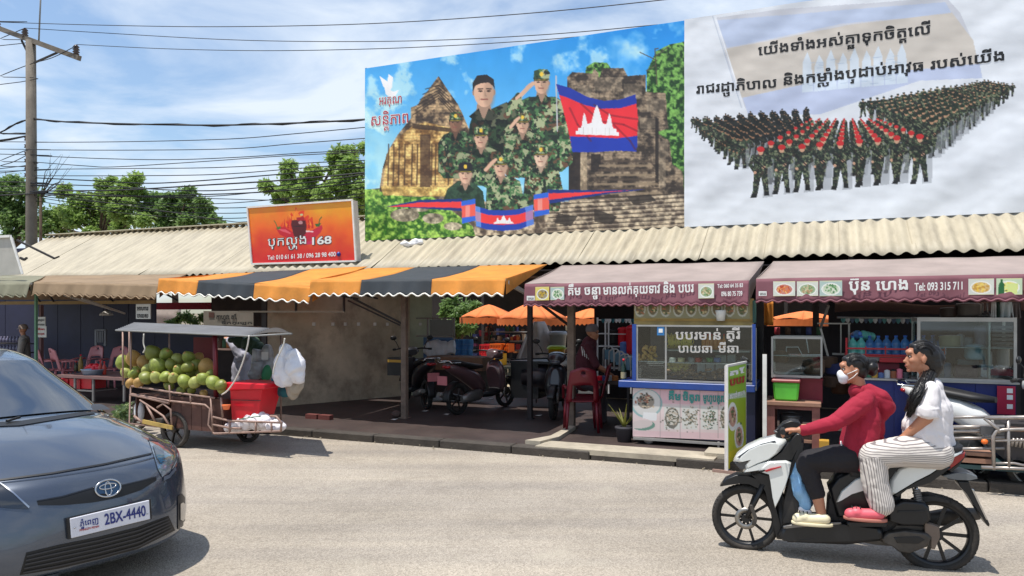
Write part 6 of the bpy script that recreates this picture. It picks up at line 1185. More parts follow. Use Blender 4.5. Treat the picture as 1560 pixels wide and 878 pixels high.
T = thing('sticker', 'small blue square sticker on the glass of the cart', 'sticker', FP(1007, 508, VF+.015)); fbx(T, 'print', 1001, 1012, 498, 511, VF+.01, .004, M('sticker_blue', (50, 120, 180), .4)); fbx(T, 'mark', 1003.5, 1009.5, 501, 507, VF+.005, .004, wh)
T = thing('plastic_cup', 'translucent white cup resting on the yellow board of the cart', 'cup', FP(1098, 489, V2-.06)); MB(FAC).lathe(FP(1098, 489, V2-.07), [(.05, 0), (.065, .12), (.06, .13)], 14).build('cup_body', M('cup_white', (206, 204, 196), .4), T)
# potted plant
T = thing('potted_plant', 'spiky yellow green plant in a dark pot left of the blue cart', 'plant', GP(951, 674, PAVZ)); c = Vector(GP(951, 673, PAVZ)); MB(FAC).lathe(c, [(.085, 0), (.11, .16), (.12, .17), (.12, .19), (.10, .19)], 18).build('pot', M('pot_dark', (52, 50, 56), .7, bump=.2), T)
for k in range(15):
    a = rr.uniform(0, 6.28); l = rr.uniform(.22, .42); tip = c+Vector((math.cos(a)*l*.6, math.sin(a)*l*.4, .19+l*rr.uniform(.5, .95))); m_ = c.lerp(tip, .5)+Vector((0, 0, .12)); st = c+Vector((0, 0, .18)); q = MB(FAC)
    q.grid(lambda s, t: (st.lerp(m_, s).lerp(m_.lerp(tip, s), s))+Vector((math.sin(a), -math.cos(a), 0))*(t-.5)*.028*(1-s)*1.6, 6, 1); q.build('leaf', leaf_mat('croton_leaf', (146, 146, 72)), T, solid=.002)
# green and yellow standing sign by the kerb
A = Vector(FAC @ Vector(GP(1106.5, 722, 0))); B = Vector(FAC @ Vector(GP(1137, 704, 0))); zt1 = 1.165; nrm = (B-A).cross(Vector((0, 0, 1))).normalized()
T = thing('standing_sign', 'narrow green and yellow menu sign standing at the kerb by the blue cart', 'sign', A, world=True, rot=math.atan2((B-A).y, (B-A).x))
q = MB(); q.prism([A+Vector((0, 0, .03)), B+Vector((0, 0, .03)), B+Vector((0, 0, zt1)), A+Vector((0, 0, zt1))], -nrm*.02); q.build('panel', M('sign_box'), T)
cv = Cv(1100, 550, 1142, 730, 4, (120, 168, 40)); h = cv.h; yy = np.linspace(0, 1, h)[:, None, None]; cv.a = cv.a*(1-yy)+np.array([206, 196, 44.])*yy
cv.poly([(1108, 556), (1138, 554), (1138, 572), (1108, 575)], (150, 196, 60)); cv.poly([(1108, 600), (1138, 597), (1138, 605), (1108, 609)], (190, 206, 200), .8)
for x, y, rx, ry in ((1116, 635, 7.5, 22), (1126, 665, 7, 21)): cv.ell(x, y, rx, ry, (228, 228, 220)); cv.ell(x, y, rx*.75, ry*.7, (196, 150, 130)); [cv.ell(x+rr.gauss(0, 2), y+rr.gauss(0, 6), 1.2, 2.2, ((120, 60, 50), (80, 110, 60), (220, 190, 150))[rr.randrange(3)], .9) for _ in range(26)]
cv.poly([(1108, 690), (1138, 676), (1138, 705), (1108, 722)], (214, 190, 40), .7)
Z = Vector((0, 0, 1)); print_grid('menu_print', cv, lambda s, t: A.lerp(B, .04+.92*s)+Z*(zt1-.02+(.06-zt1)*t)+nrm*.004, 40, 150, T)
for k, (s, zz, hh) in enumerate((("តែ", 1.05, .055), ("បបរ", .94, .08), ("សាច់គោ", .80, .05))): q = MB(); put_text(q, s, A.lerp(B, .12)+Z*zz+nrm*.01, A.lerp(B, .86)+Z*zz+nrm*.01, H=hh, off=.03); q.build('lettering', red_ink if k == 1 else wh, T)
MB().bar(A+nrm*.01+Z*.0, A+nrm*.01+Z*(zt1+.01), .016).build('white_edge', M('white_trim'), T); MB().bar(A+Z*zt1, B+Z*zt1, .02).build('white_edge', M('white_trim'), T); MB().bar(A-nrm*.15+Z*.02, A+nrm*.22+Z*.02, .03).build('foot', m_tube, T); MB().bar(B-nrm*.15+Z*.02, B+nrm*.22+Z*.02, .03).build('foot', m_tube, T)
T = thing('concrete_block', 'pale concrete footing block at the kerb beside the standing sign', 'block', GP(1092, 716, .0)); c = GP(1092, 712, 0); q = MB(FAC); q.box(c[0]-.14, c[0]+.12, c[1]-.03, c[1]+.2, 0, .19); o = q.build('block_body', M('pale_concrete'), T); o.modifiers.new('b', 'BEVEL').width = .03
q = MB(FAC); q.box(c[0]-.22, c[0]+.2, c[1]-.14, c[1]-.03, 0, .035); o = q.build('base_slab', M('pale_concrete'), T); o.modifiers.new('b', 'BEVEL').width = .012
# things between the post and the cart: shelves, pots, stools
T = thing('goods_shelf', 'white wire shelf with red and black plastic goods behind the seated vendor', 'shelf', FP(930, 590, 3.4)); m_wire = M('white_wire', (206, 206, 206), .5)
for a, b, c_, d in ((909, 484, 911, 600), (921, 488, 923, 600), (926, 488, 928, 600), (960, 488, 962, 600)): MB(FAC).box(U(a, 3.4), U(c_, 3.4), 3.4, 3.43, Zf(a, d, 3.4), Zf(a, b, 3.4)).build('upright', m_wire, T)
for y in (487, 508, 527, 560): fbx(T, 'shelf_wire', 909, 964, y, y+1.4, 3.4, .3, m_wire)
T2 = thing('blind_fringe', 'white and teal scalloped blind edge above the goods shelf', 'fringe', FP(940, 486, 3.2)); q = MB(FAC)
for k in range(10):
    p = Vector(FP(916+k*5, 486, 3.2)); q = MB(FAC); q.grid(lambda s, t: p+Vector((s*.06, .02*math.sin(s*6), -t*.07*math.sin(math.pi*(.15+.7*s)))), 6, 3); q.build('scallop', m_wire if k % 3 else M('teal_cloth'), T2)
def pot(name, label, cat, px, pb, v, r, h, mat, lid=None):
    c = FP(px, pb, v); T = thing(name, label, cat, c); MB(FAC).lathe(c, [(r*.85, 0), (r, h*.2), (r, h*.95), (r*1.05, h)], 18).build('vessel', mat, T); MB(FAC).lathe((c[0], c[1], c[2]+h), [(r*1.07, 0), (r*.9, h*.12), (r*.2, h*.2)], 18).build('lid', lid or mat, T); return T
pot('black_pot', 'tall black pot on the goods shelf', 'pot', 936, 525, 3.5, .10, .22, m_blk); pot('red_bucket', 'red bucket on the shelf right of the tall black pot', 'bucket', 950, 527, 3.5, .10, .26, M('red_plastic')); pot('red_bucket', 'red bucket at the right end of the goods shelf', 'bucket', 962, 540, 3.4, .09, .4, M('red_plastic'))
pot('blue_can', 'light blue container below the red bucket', 'container', 951, 545, 3.4, .07, .22, M('light_blue', (96, 130, 200), .4)); pot('dark_pan', 'dark pan under the tall black pot', 'pan', 936, 545, 3.45, .11, .14, m_blk)
for k, x in enumerate((927, 936, 944, 952, 959)):
    T = thing('white_stool', 'white tubular folding chair leaned in a row under the shelf, %s from the left' % ordn[k], 'chair', FP(x, 590, 2.6), group='folding chairs under the shelf'); q = MB(FAC); z = Zf(x, 528+k*4, 2.6); c = FP(x, 590, 2.6); w_ = .09
    q.tube([(c[0]-w_, 2.6, Zf(x, 565, 2.6)), (c[0]-w_*.9, 2.6, z-.04), (c[0]-w_*.4, 2.6, z), (c[0]+w_*.4, 2.6, z), (c[0]+w_*.9, 2.6, z-.04), (c[0]+w_, 2.6, Zf(x, 565, 2.6))], .012, 6); q.build('frame', m_wire, T); MB(FAC).box(c[0]-w_*.7, c[0]+w_*.7, 2.61, 2.63, z-.2, z-.05).build('back_panel', M('light_blue2', (110, 150, 176), .4), T)
T = thing('dark_table', 'dark table with bowls in front of the seated vendor', 'table', FP(935, 600, 1.9)); fbx(T, 'top', 905, 962, 581, 585, 1.9, .6, M('dark_brown_panel'))
for x in (912, 955): fbx(T, 'leg', x, x+3, 585, 640, 1.95, .05, m_postd)
bottle('dark green bottle with a pale label on the blue counter', 950, 580, VF+.15, .27, .035, M('green_glass', (20, 40, 30), .15)); 
q = MB(FAC); c = FP(950, 580, VF+.15); q.lathe((c[0], c[1], c[2]+.03), [(.036, 0), (.036, .08)], 12, cap=False); q.build('paper_label', M('label_tan', (150, 140, 110), .6), [o for o in bpy.data.objects if o.name.startswith('bottle')][-1])
for k, (x, m_) in enumerate(((915, m_red), (922, M('goods_1')), (929, m_wire), (937, M('goods_5')))): pot('bowl', ('red', 'blue', 'white', 'orange brown')[k]+' bowl on the dark table before the seated vendor', 'bowl', x, 581, 2.1, .05, .07, m_)
T = thing('plastic_chair', 'red plastic chair beside the weathered post, its back to the passage', 'chair', (0, 0, 0)); bpy.data.objects.remove(T)
chair('red plastic chair at the weathered post, under the seated vendor', 893, 0, 1.9, -math.pi/2+.3, M('chair_red', (104, 14, 30), .4), grp='red plastic chairs')
chair('second red plastic chair with a grey cloth, in front of the vendor', 885, 0, 1.45, math.pi+.4, M('chair_red'), grp='red plastic chairs')
pot('ceiling_lamp', 'round white lamp under the edge of the first rose awning', 'lamp', 908, 466, 1.2, .09, .05, wh)
# ================================================================== second stall, right
m_alu = M('aluminium'); m_wood = M('pale_wood', (150, 112, 92), .75, sc=5, var=.25); m_rp = M('crimson_panel', (122, 18, 40), .5, sc=3, var=.2); V5 = 1.0
def case(name, label, x0, x1, y0, y1, v, d, fw=3, shelves=(), back=None):
    T = thing(name, label, 'display case', FP((x0+x1)/2, y1, v))
    for vv in (v, v+d):
        for x in (x0, x1-fw): MB(FAC).box(U(x, v), U(x+fw, v), vv-.012, vv+.012, Zf(x, y1, v), Zf(x, y0, v)).build('frame', m_alu, T)
        for y in (y0, y1-fw): z = Zf((x0+x1)/2, y, v); MB(FAC).box(U(x0+fw, v), U(x1-fw, v), vv-.012, vv+.012, z-fw/112, z).build('frame', m_alu, T)
    for x in (x0, x1-fw):
        for y in (y0, y1-fw): z = Zf(x, y, v); MB(FAC).box(U(x, v)+.003, U(x+fw, v)-.003, v+.012, v+d-.012, z-fw/112, z-.002).build('frame', m_alu, T)
    for y in shelves: fbx(T, 'shelf', x0+fw, x1-fw, y, y+1.3, v+.05, d-.1, gl2)
    fbx(T, 'glass_pane', x0+fw, x1-fw, y0+fw, y1-fw, v, .004, gl)
    MB(FAC).box(U(x0+1, v)-.002, U(x0+1, v)+.002, v+.02, v+d-.02, Zf(x0, y1-fw, v), Zf(x0, y0+fw, v)).build('glass_pane', gl, T)
    if back: fbx(T, 'back_panel', x0, x1, y0, y1, v+d+.015, .01, back)
    return T
gl2 = M('shelf_glass', (150, 160, 160), .2)
case('display_case', 'small empty glass display box with an aluminium frame on the crimson stand', 1175, 1253, 513, 575, V5, .45, 3, (541,))
T = thing('wire_rack', 'white bent wire rack inside the small display box', 'rack', FP(1205, 550, V5+.2))
for L in ([(1198, 543), (1198, 529), (1216, 529), (1222, 541), (1250, 541)], [(1198, 543), (1250, 543)], [(1228, 513), (1232, 538)]): MB(FAC).tube([FP(x, y, V5+.2) for x, y in L], .007, 6).build('wire', m_wire, T)
pot('wicker_basket', 'brown wicker basket in the small display box', 'basket', 1240, 570, V5+.25, .12, .16, M('wicker', (104, 84, 70), .8, bump=.6, bsc=90)); pot('grey_bowl', 'grey patterned bundle in the small display box', 'bundle', 1190, 552, V5+.25, .09, .12, M('goods_3'))
T = thing('crimson_stand', 'crimson panelled stand carrying the small display box', 'stand', FP(1215, 612, V5+.05)); fbx(T, 'panel', 1178, 1253, 577, 611, V5+.12, .35, m_rp); fbx(T, 'top_board', 1176, 1254, 575, 578, V5+.1, .4, m_rp)
T = thing('green_basin', 'bright green plastic tub with a reddish lid on the wooden table', 'tub', FP(1197, 611, V5)); u0, u1 = U(1177, V5-.12), U(1218, V5-.12); q = MB(FAC); z0, z1 = Zf(1197, 611, V5-.12), Zf(1197, 583, V5-.12); hexa(q, ((u0+.02, V5-.12, z0), (u1-.02, V5-.12, z0), (u1, V5-.14, z1), (u0, V5-.14, z1)), ((u0+.02, V5+.1, z0), (u1-.02, V5+.1, z0), (u1, V5+.11, z1), (u0, V5+.11, z1))); o = q.build('tub_body', M('lime_plastic', (96, 196, 66), .35, var=.15), T); o.modifiers.new('b', 'BEVEL').width = .02
o = MB(FAC).box(u0-.01, u1+.01, V5-.15, V5+.11, z1, z1+.035).build('lid', M('reddish_lid', (150, 70, 70), .4), T); o.modifiers.new('b', 'BEVEL').width = .01
T = thing('wooden_table', 'worn pale wooden table with thick legs under the green tub', 'table', GP(1205, 690, PAVZ)); v = V5-.2
fbx(T, 'table_top', 1164, 1251, 611, 617, v, .6, m_wood, .004); zt_ = Zf(1200, 617, v)
for x in (1168, 1237):
    for vv in (v+.03, v+.5): MB(FAC).box(U(x, v), U(x+12, v), vv, vv+.07, PAVZ, zt_).build('leg', M('rosy_wood', (132, 84, 76), .75, sc=5, var=.3), T)
fbx(T, 'lower_shelf', 1180, 1237, 668, 672, v+.05, .5, m_wood); fbx(T, 'rail', 1180, 1237, 617, 623, v+.04, .03, M('rosy_wood'))
T = thing('yellow_box', 'small yellow box on the lower shelf of the wooden table', 'box', FP(1240, 683, v-.1)); fbx(T, 'box_body', 1248, 1263, 672, 684, v-.1, .15, M('ochre_box', (186, 142, 50), .6))
pot('silver_pot', 'dull silver pot under the wooden table', 'pot', 1205, 668, v+.25, .13, .26, M('dull_silver', (92, 92, 94), .4, m=.6))
rod('thin white pole standing left of the wooden table', [(1165, 540, .55), (1165, 680, .55)], .045, M('white_trim'), 'white_pole', 'pole')
rod('bright metal bracket arm hanging under the second rose awning', [(1262, 466, 1.6), (1250, 500, 1.9), (1262, 545, 1.9)], .025, m_alu)
T = thing('orange_blind', 'orange cloth strip hanging between the rose awnings', 'cloth', FP(1170, 495, 1.9)); q = MB(FAC); q.grid(lambda s, t: Vector(FP(1163+15*s, 458+38*t, 1.9))+Vector((0, .02*math.sin(s*9), 0)), 8, 6); q.build('cloth_strip', M('orange_canvas'), T, solid=.004)
# red rack with water bottles
V6 = 1.7
T = thing('red_rack', 'red metal rack full of blue water bottles', 'rack', FP(1340, 560, V6)); rd = M('rack_red', (190, 22, 40), .4)
for y, h_ in ((529.5, 2.6), (539, 2.4)): fbx(T, 'rail', 1288, 1440, y, y+h_, V6-.12, .02, rd)
for x in (1288, 1318, 1348, 1381, 1412, 1438): fbx(T, 'upright', x, x+2, 528, 541, V6-.121, .018, rd)
fbx(T, 'tray', 1288, 1440, 540.5, 543, V6-.12, .5, rd); fbx(T, 'end_frame', 1288, 1291, 515, 575, V6-.13, .03, rd); fbx(T, 'band', 1291, 1395, 543, 549, V6-.1, .3, M('grey_band', (130, 128, 126), .5)); fbx(T, 'red_band', 1340, 1400, 545, 552, V6-.13, .02, rd)
fbx(T, 'red_box', 1325, 1370, 553, 574, V6-.05, .4, m_rp); fbx(T, 'shelf', 1290, 1400, 574, 578, V6-.1, .5, m_alu)
def jug(label, px, pb, v, h, r, mat, lay=None):
    c = Vector(FP(px, pb, v)); T = thing('water_bottle', label, 'bottle', c, group='water bottles on the red rack'); pr = [(r*.9, 0), (r, .01), (r, h*.18), (r*.93, h*.22), (r, h*.26), (r, h*.40), (r*.93, h*.44), (r, h*.48), (r, h*.62), (r*.7, h*.76), (r*.34, h*.84), (r*.32, h*.93)]
    ax = lay or (0, 0, 1); a = Vector(ax).normalized(); MB(FAC).lathe(c, pr, 16, ax).build('bottle_body', mat, T); MB(FAC).lathe(c+a*h*.92, [(r*.4, 0), (r*.4, h*.09)], 12, ax).build('cap', M('cap_blue', (60, 110, 200), .4), T)
mj = M('water_blue', (92, 156, 226), .12, sc=9, var=.2); mj.node_tree.nodes['Principled BSDF'].inputs['Transmission Weight'].default_value = .35; mj2 = M('water_teal', (110, 206, 200), .12, sc=9, var=.2)
for k, x in enumerate((1299, 1312, 1325, 1338, 1351, 1365, 1379, 1393, 1407, 1421, 1434)): jug(('teal' if k < 2 else 'blue')+' water bottle, %s from the left in the red rack' % ordn[k], x, 541, V6+.02, .235, .052, mj2 if k < 2 else mj)
jug('blue water bottle lying on its side on top of the row, left one', 1302, 512, V6+.25, .26, .055, mj, (.2, -1, .15)); jug('pale blue water bottle lying on top of the row, right of the first', 1329, 514, V6+.25, .26, .06, mj2, (-.8, -.7, .2))
T = thing('striped_blind', 'teal and white scalloped blind edge above the water bottles', 'fringe', FP(1340, 487, 2.2))
for k in range(17):
    x = 1281+k*7; p = Vector(FP(x, 484+.1*k, 2.2)); w_ = U(x+7, 2.2)-U(x, 2.2); q = MB(FAC); q.grid(lambda s, t: p+Vector((s*w_, .01*math.sin(s*6+k), -t*(.035+.035*math.sin(math.pi*s)))), 6, 3); q.build('scallop', (M('teal_blind', (90, 150, 150), .6), m_wire, M('slate_blind', (80, 96, 120), .6))[k % 3], T)
MB(FAC).tube([FP(1275, 484, 2.2), FP(1402, 485, 2.2)], .014, 6).build('roller', m_alu, T)
fb = thing('steel_shelving', 'grey steel shelf frame behind the rider in the red hoodie', 'frame', FP(1290, 560, 2.2))
for a, b, c_, d in ((1245, 492, 1296, 494), (1292, 492, 1295, 540), (1280, 494, 1282, 540), (1268, 538, 1290, 541)): MB(FAC).box(U(a, 2.2), U(c_, 2.2), 2.2, 2.23, Zf(a, d, 2.2), Zf(a, b, 2.2)).build('bar', m_alu, fb)
# glass cabinet
V7 = 1.15
case('glass_cabinet', 'large aluminium glass cabinet full of cups and boxes at the right', 1397, 1549, 484, 582, V7, .55, 5, (528,))
T = thing('cabinet_divider', 'narrow side compartment with stacked grey trays in the large cabinet', 'compartment', FP(1530, 575, V7+.1)); fbx(T, 'divider', 1506, 1509, 489, 577, V7+.03, .5, m_alu)
for k in range(6): fbx(T, 'tray', 1512, 1543, 497+k*6, 501+k*6, V7+.1, .3, M('grey_tray', (96, 88, 88), .5))
fbx(T, 'red_base', 1508, 1543, 563, 572, V7+.05, .3, M('goods_0')); pot('glass_jar', 'tall glass jar in the side compartment', 'jar', 1528, 563, V7+.2, .06, .26, M('jar_grey', (150, 140, 136), .2))
items = [('cream_bowl', 'stack of cream bowls on the upper cabinet shelf', 'bowls', 1447, 528, .11, .11, (170, 158, 130)), ('silver_cup', 'silver cup on the upper cabinet shelf, left one', 'cup', 1463, 528, .04, .12, (150, 148, 150)), ('glass_cup', 'glass cup on the upper cabinet shelf', 'cup', 1475, 528, .05, .09, (120, 124, 130)), ('plastic_jug', 'grey ribbed plastic jug on the upper cabinet shelf', 'jug', 1496, 528, .075, .2, (130, 126, 140)),
 ('round_tin', 'pale round tin standing on the lower cabinet shelf', 'tin', 1486, 548, .11, .15, (166, 190, 200)), ('dark_tin', 'dark tin at the left of the lower cabinet shelf', 'tin', 1432, 576, .05, .2, (90, 96, 100)), ('glass_jar', 'clear jar on the lower cabinet shelf, beside the dark tin', 'jar', 1422, 576, .045, .17, (130, 140, 140)), ('blue_jar', 'blue grey jar on the lower cabinet shelf', 'jar', 1442, 576, .05, .15, (84, 100, 124))]
for n_, l_, c_, x, y, r_, h_, col in items: pot(n_, l_, c_, x, y, V7+.25, r_, h_, M('ware_%d_%d' % (x, y), col, .3))
for n_, l_, x0, x1, y0, y1, dv, col in (('white_carton', 'white printed carton on the lower cabinet shelf', 1495, 1513, 555, 575, .12, (186, 184, 190)), ('small_carton', 'small pale carton above the white one in the cabinet', 1497, 1512, 536, 555, .2, (160, 154, 156)), ('maroon_box', 'maroon tray of cups on the lower cabinet shelf', 1455, 1490, 556, 575, .15, (70, 30, 40)), ('steel_box', 'grey steel box with handle on the lower cabinet shelf', 1459, 1492, 548, 560, .25, (110, 108, 112))):
    T = thing(n_, l_, 'box', FP((x0+x1)/2, y1, V7+dv)); fbx(T, 'box_body', x0, x1, y0, y1, V7+dv, .18, M('box_%d' % x0, col, .6, sc=12, var=.25), .004)
    if n_ == 'white_carton': fbx(T, 'printed_mark', x0+3, x1-3, y0+6, y0+9, V7+dv-.004, .006, M('goods_1'))
T = thing('blue_counter', 'deep blue counter under the large glass cabinet', 'counter', FP(1430, 690, V7)); m_bc = M('counter_blue', (14, 34, 104), .4, sc=2, var=.2)
zt_ = Zf(1430, 582, V7)
for a, b in ((1300, 1362), (1362, 1424), (1424, 1486), (1486, 1548)): MB(FAC).box(U(a, V7-.02)+.002, U(b, V7-.02)-.002, V7-.02, V7, PAVZ, zt_).build('front_panel', m_bc, T)
MB(FAC).box(U(1300, V7), U(1548, V7), V7+.001, V7+.7, PAVZ, zt_-.005).build('counter_body', m_bc, T); MB(FAC).box(U(1296, V7), U(1552, V7), V7-.05, V7+.65, zt_, zt_+.02).build('counter_top', m_alu, T)
T = thing('red_poster', 'crimson poster with white prints on the right end of the blue counter', 'poster', FP(1532, 630, V7-.04)); fbx(T, 'sheet', 1519, 1547, 588, 631, V7-.06, .006, M('poster_crimson', (170, 24, 60), .5)); [fbx(T, 'white_print', 1534, 1543, y, y+7, V7-.065, .004, wh) for y in (592, 602, 616)]
pot('hanging_pan', 'round grey pan hanging above the glass cabinet', 'pan', 1475, 482, 1.5, .13, .13, M('pan_grey', (104, 96, 92), .4, m=.5)); pot('kettle', 'dark kettle on top of the glass cabinet', 'kettle', 1445, 484, 1.5, .09, .1, M('kettle_dark', (58, 44, 40), .4))
for k, x in enumerate((1490, 1497, 1504)):
    T = thing('hanging_utensil', 'ladle hanging above the cabinet, %s from the left' % ordn[k], 'ladle', FP(x, 480, 1.6)); MB(FAC).tube([FP(x, 462, 1.6), FP(x, 478, 1.6)], .008, 6).build('handle', m_alu, T); MB(FAC).ell(FP(x, 480, 1.6), (.035, .02, .03), 10, 6).build('scoop', M('dull_silver'), T)
for k, (x, m_) in enumerate(((1514, m_wire), (1520, M('shirt_dark_green', (34, 60, 50), .8)), (1534, M('shirt_pale', (186, 196, 200), .8)), (1549, M('shirt_grey', (104, 96, 96), .8)))):
    w_ = (8, 8, 22, 14)[k]; T = thing('hanging_garment', ('narrow white', 'dark green', 'pale blue white', 'grey')[k]+' garment hanging above the right end of the cabinet', 'garment', FP(x, 484, 1.4)); q = MB(FAC); u0, u1 = U(x-w_/2, 1.4), U(x+w_/2, 1.4); z0, z1 = Zf(x, 485, 1.4), Zf(x, 460, 1.4)
    q.grid(lambda s, t: Vector((u0+(u1-u0)*(.5+(s-.5)*(.8+.2*t)), 1.4+.03*math.sin(s*14+k)*t+.02*k, z1+(z0-z1)*t)), 14, 6); q.build('cloth_body', m_, T, solid=.01)
# white scooter parked by the counter
m_wp = M('pearl_white_paint', (206, 206, 204), .25, var=.05, coat=.7)
parked('white scooter parked at the blue counter behind the metal handcart', (U(1420, .8), .8, PAVZ), FANG-.42, m_wp)
[bpy.data.objects.remove(o) for o in list(bpy.data.objects) if o.name.startswith('number_plate') and o.parent and o.parent.get('label', '').startswith('white scooter parked')]
# metal handcart at the right edge
V8 = -.15
T = thing('metal_handcart', 'handcart of silver pipes standing at the kerb at the right edge', 'handcart', FP(1510, 730, V8)); m_sil = M('silver_pipe', (166, 158, 152), .35, m=.6, sc=9, var=.2, dirt=.4)
for y, x0 in ((636, 1440), (651, 1440), (657.5, 1440), (668, 1440), (684, 1450)): MB(FAC).tube([FP(x0, y, V8+.1), FP(1530, y-.6, V8+.1)], .015 if y != 651 else .02, 8).build('side_pipe', m_sil, T)
for L, r_ in (([(1500, 637), (1700, 634)], .02), ([(1514, 716), (1513, 665), (1518, 657), (1530, 655), (1700, 650)], .017), ([(1537, 714), (1536, 640)], .015), ([(1513, 672), (1700, 668)], .012), ([(1500, 637), (1520, 653), (1522, 660)], .018), ([(1495, 712), (1550, 714), (1700, 720)], .017), ([(1515, 706), (1545, 706), (1600, 718)], .012)):
    MB(FAC).tube([FP(x, y, V8) for x, y in L], r_, 8).build('frame_pipe', m_sil, T)
fbx(T, 'bracket', 1494, 1530, 650, 662, V8+.02, .05, M('dull_silver')); fbx(T, 'body_box', 1530, 1700, 645, 700, V8+.2, .6, M('handcart_dark', (44, 40, 42), .6))
for y0_, y1_ in ((688, 693), (697, 704)): fbx(T, 'wood_plank', 1458, 1514, y0_, y1_, V8+.1, .25, m_wood)
fbx(T, 'deck', 1440, 1700, 706, 712, V8+.1, .8, M('teal_deck', (34, 60, 62), .6)); fbx(T, 'wood_rail', 1536, 1700, 651, 657, V8+.02, .03, m_wood)
p = FP(1580, 705, V8+.3); wheel(T, (p[0], V8+.3, .27), .27, .06, (0, 1, 0), m_ty, m_alloy, 8, .012); p = FP(1470, 705, V8+.6); wheel(T, (p[0], V8+.6, .27), .27, .06, (0, 1, 0), m_ty, m_alloy, 8, .012)
for k in range(6): MB(FAC).tube([FP(1545+k*6, 668, V8+.15), FP(1541+k*6, 680+k, V8+.15)], .014, 6).build('spring', m_sil, T)
T = thing('orange_lamp', 'small orange side lamp on the metal handcart', 'lamp', FP(1500, 674, V8)); MB(FAC).ell(FP(1500, 673, V8), (.03, .02, .025), 10, 6).build('lens', m_orp, T)
# small goods that crowd the stalls
rr = random.Random(77)
for k in range(9):
    col = ((196, 60, 50), (226, 214, 190), (60, 120, 90), (210, 160, 60), (90, 110, 160), (200, 200, 204), (150, 90, 60), (220, 120, 140), (70, 70, 74))[k]; nm = ('red', 'cream', 'green', 'yellow', 'blue grey', 'white', 'brown', 'pink', 'dark grey')[k]
    pot('condiment_jar', nm+' condiment jar in the row at the left end of the blue counter', 'jar', 1304+k*9.5, 581, V7+.12, .032, rr.uniform(.08, .15), M('jar_col_%d' % k, col, .35), m_blk if k % 3 == 0 else None)
for k, (x, y) in enumerate(((1262, 560), (1272, 570), (1268, 590), (1280, 600))): pot('stacked_basket', ('upper brown', 'grey', 'lower brown', 'dark red')[k]+' basket in the dim gap right of the crimson stand', 'basket', x, y, 1.9, .11, .12, M('wicker') if k % 2 == 0 else M('goods_%d' % k))
for k in range(5):
    x = 1180+k*16; T = thing('snack_packet', 'snack packet hanging behind the glass display box, %s from the left' % ordn[k], 'packet', FP(x, 505, 2.0), group='hanging snack packets'); q = MB(FAC); q.grid(lambda s, t: Vector(FP(x+8*s, 499+11*t, 2.0))+Vector((0, -.02*math.sin(math.pi*s)*math.sin(math.pi*t), 0)), 6, 6); q.build('packet_film', M('goods_%d' % ((k*3) % 8)), T, solid=.01)
for k in range(6):
    x = 1024+k*14+rr.uniform(-2, 2); pot('bowl', ('white', 'cream', 'steel', 'red', 'green', 'blue')[k]+' bowl on the middle shelf of the blue food cart', 'bowl', x, 552, VF+.2, .045, .05, M('cart_bowl_%d' % k, ((220, 216, 206), (206, 190, 150), (150, 150, 152), (170, 50, 44), (90, 140, 84), (80, 110, 160))[k], .35))
T = thing('noodle_bags', 'clear bags of yellow noodles stacked left in the blue cart', 'bags', FP(1030, 565, VF+.3)); q = MB(FAC)
for k in range(8): q.ell(FP(1020+(k % 4)*9, 563-(k//4)*8, VF+.32), (.045, .05, .03), 10, 6)
fuse('bag_pile', q, M('noodle_yellow'), T, .01, 1, lambda c, n: lump(c, n, 20, .01))
fbx(fc, 'middle_shelf', 1017, 1144, 552, 553.2, VF+.12, .35, m_alu)
# ================================================================== dark blue grey hatchback, lower left
from mathutils.bvhtree import BVHTree
CF = Vector((.80, -.60, 0)); CO = Vector((-2.52, 4.52, 0)); car = thing('parked_car', 'dark blue grey hatchback with a white number plate, cut by the lower left edge', 'car', CO, world=True, rot=math.atan2(CF.y, CF.x)); CM = FIN[car.name]
# rows: distance behind the nose, height, half width, set back of the ends, drop of the ends, power
ROWC = [(.10, .17, .72, .50, 0, 2.6), (.015, .22, .80, .56, -.01, 2.6), (.0, .32, .845, .60, -.02, 2.6), (.005, .46, .86, .62, -.03, 2.4), (.03, .60, .865, .64, -.05, 2.2), (.07, .68, .865, .66, -.06, 2.2), (.14, .745, .862, .68, -.02, 2.1),
        (.34, .825, .858, .60, .055, 2.1), (.62, .905, .845, .52, .105, 2.2), (.92, .96, .82, .45, .13, 2.3), (1.16, 1.00, .78, .40, .12, 2.4), (1.55, 1.14, .68, .34, .07, 2.4), (1.95, 1.28, .61, .28, .06, 2.4), (2.3, 1.38, .57, .2, .05, 2.6), (2.9, 1.44, .57, .1, .06, 3), (3.6, 1.36, .58, 0, .06, 3), (4.25, 1.08, .62, -.05, .04, 3), (4.42, .9, .66, -.1, 0, 3), (4.46, .5, .7, -.12, 0, 3), (4.35, .25, .7, -.1, 0, 3)]
RA = np.array(ROWC)
def crow(r):
    n = len(ROWC)-1; i = min(int(r), n-1); t = r-i; a, b, c, d = RA[max(i-1, 0)], RA[i], RA[i+1], RA[min(i+2, n)]
    return .5*((2*b)+(c-a)*t+(2*a-5*b+4*c-d)*t*t+(3*b-a-3*c+d)*t**3)
def cS(r, q):
    x, z, w, s, dr, p = crow(r); a = abs(q)**p; crown = .018*math.cos(q*math.pi*1.0)*max(0, 1-abs(r-8)/3) if 5 < r < 11 else 0
    return Vector((-(x+s*a), w*math.sin(q*math.pi/2)*(.55)+w*.45*q, z-dr*abs(q)**3+crown))
m_car = M('blue_grey_paint', (74, 82, 95), .24, m=.45, var=.05, sc=2, coat=1); b = m_car.node_tree.nodes['Principled BSDF']; b.inputs['Metallic'].default_value = .45
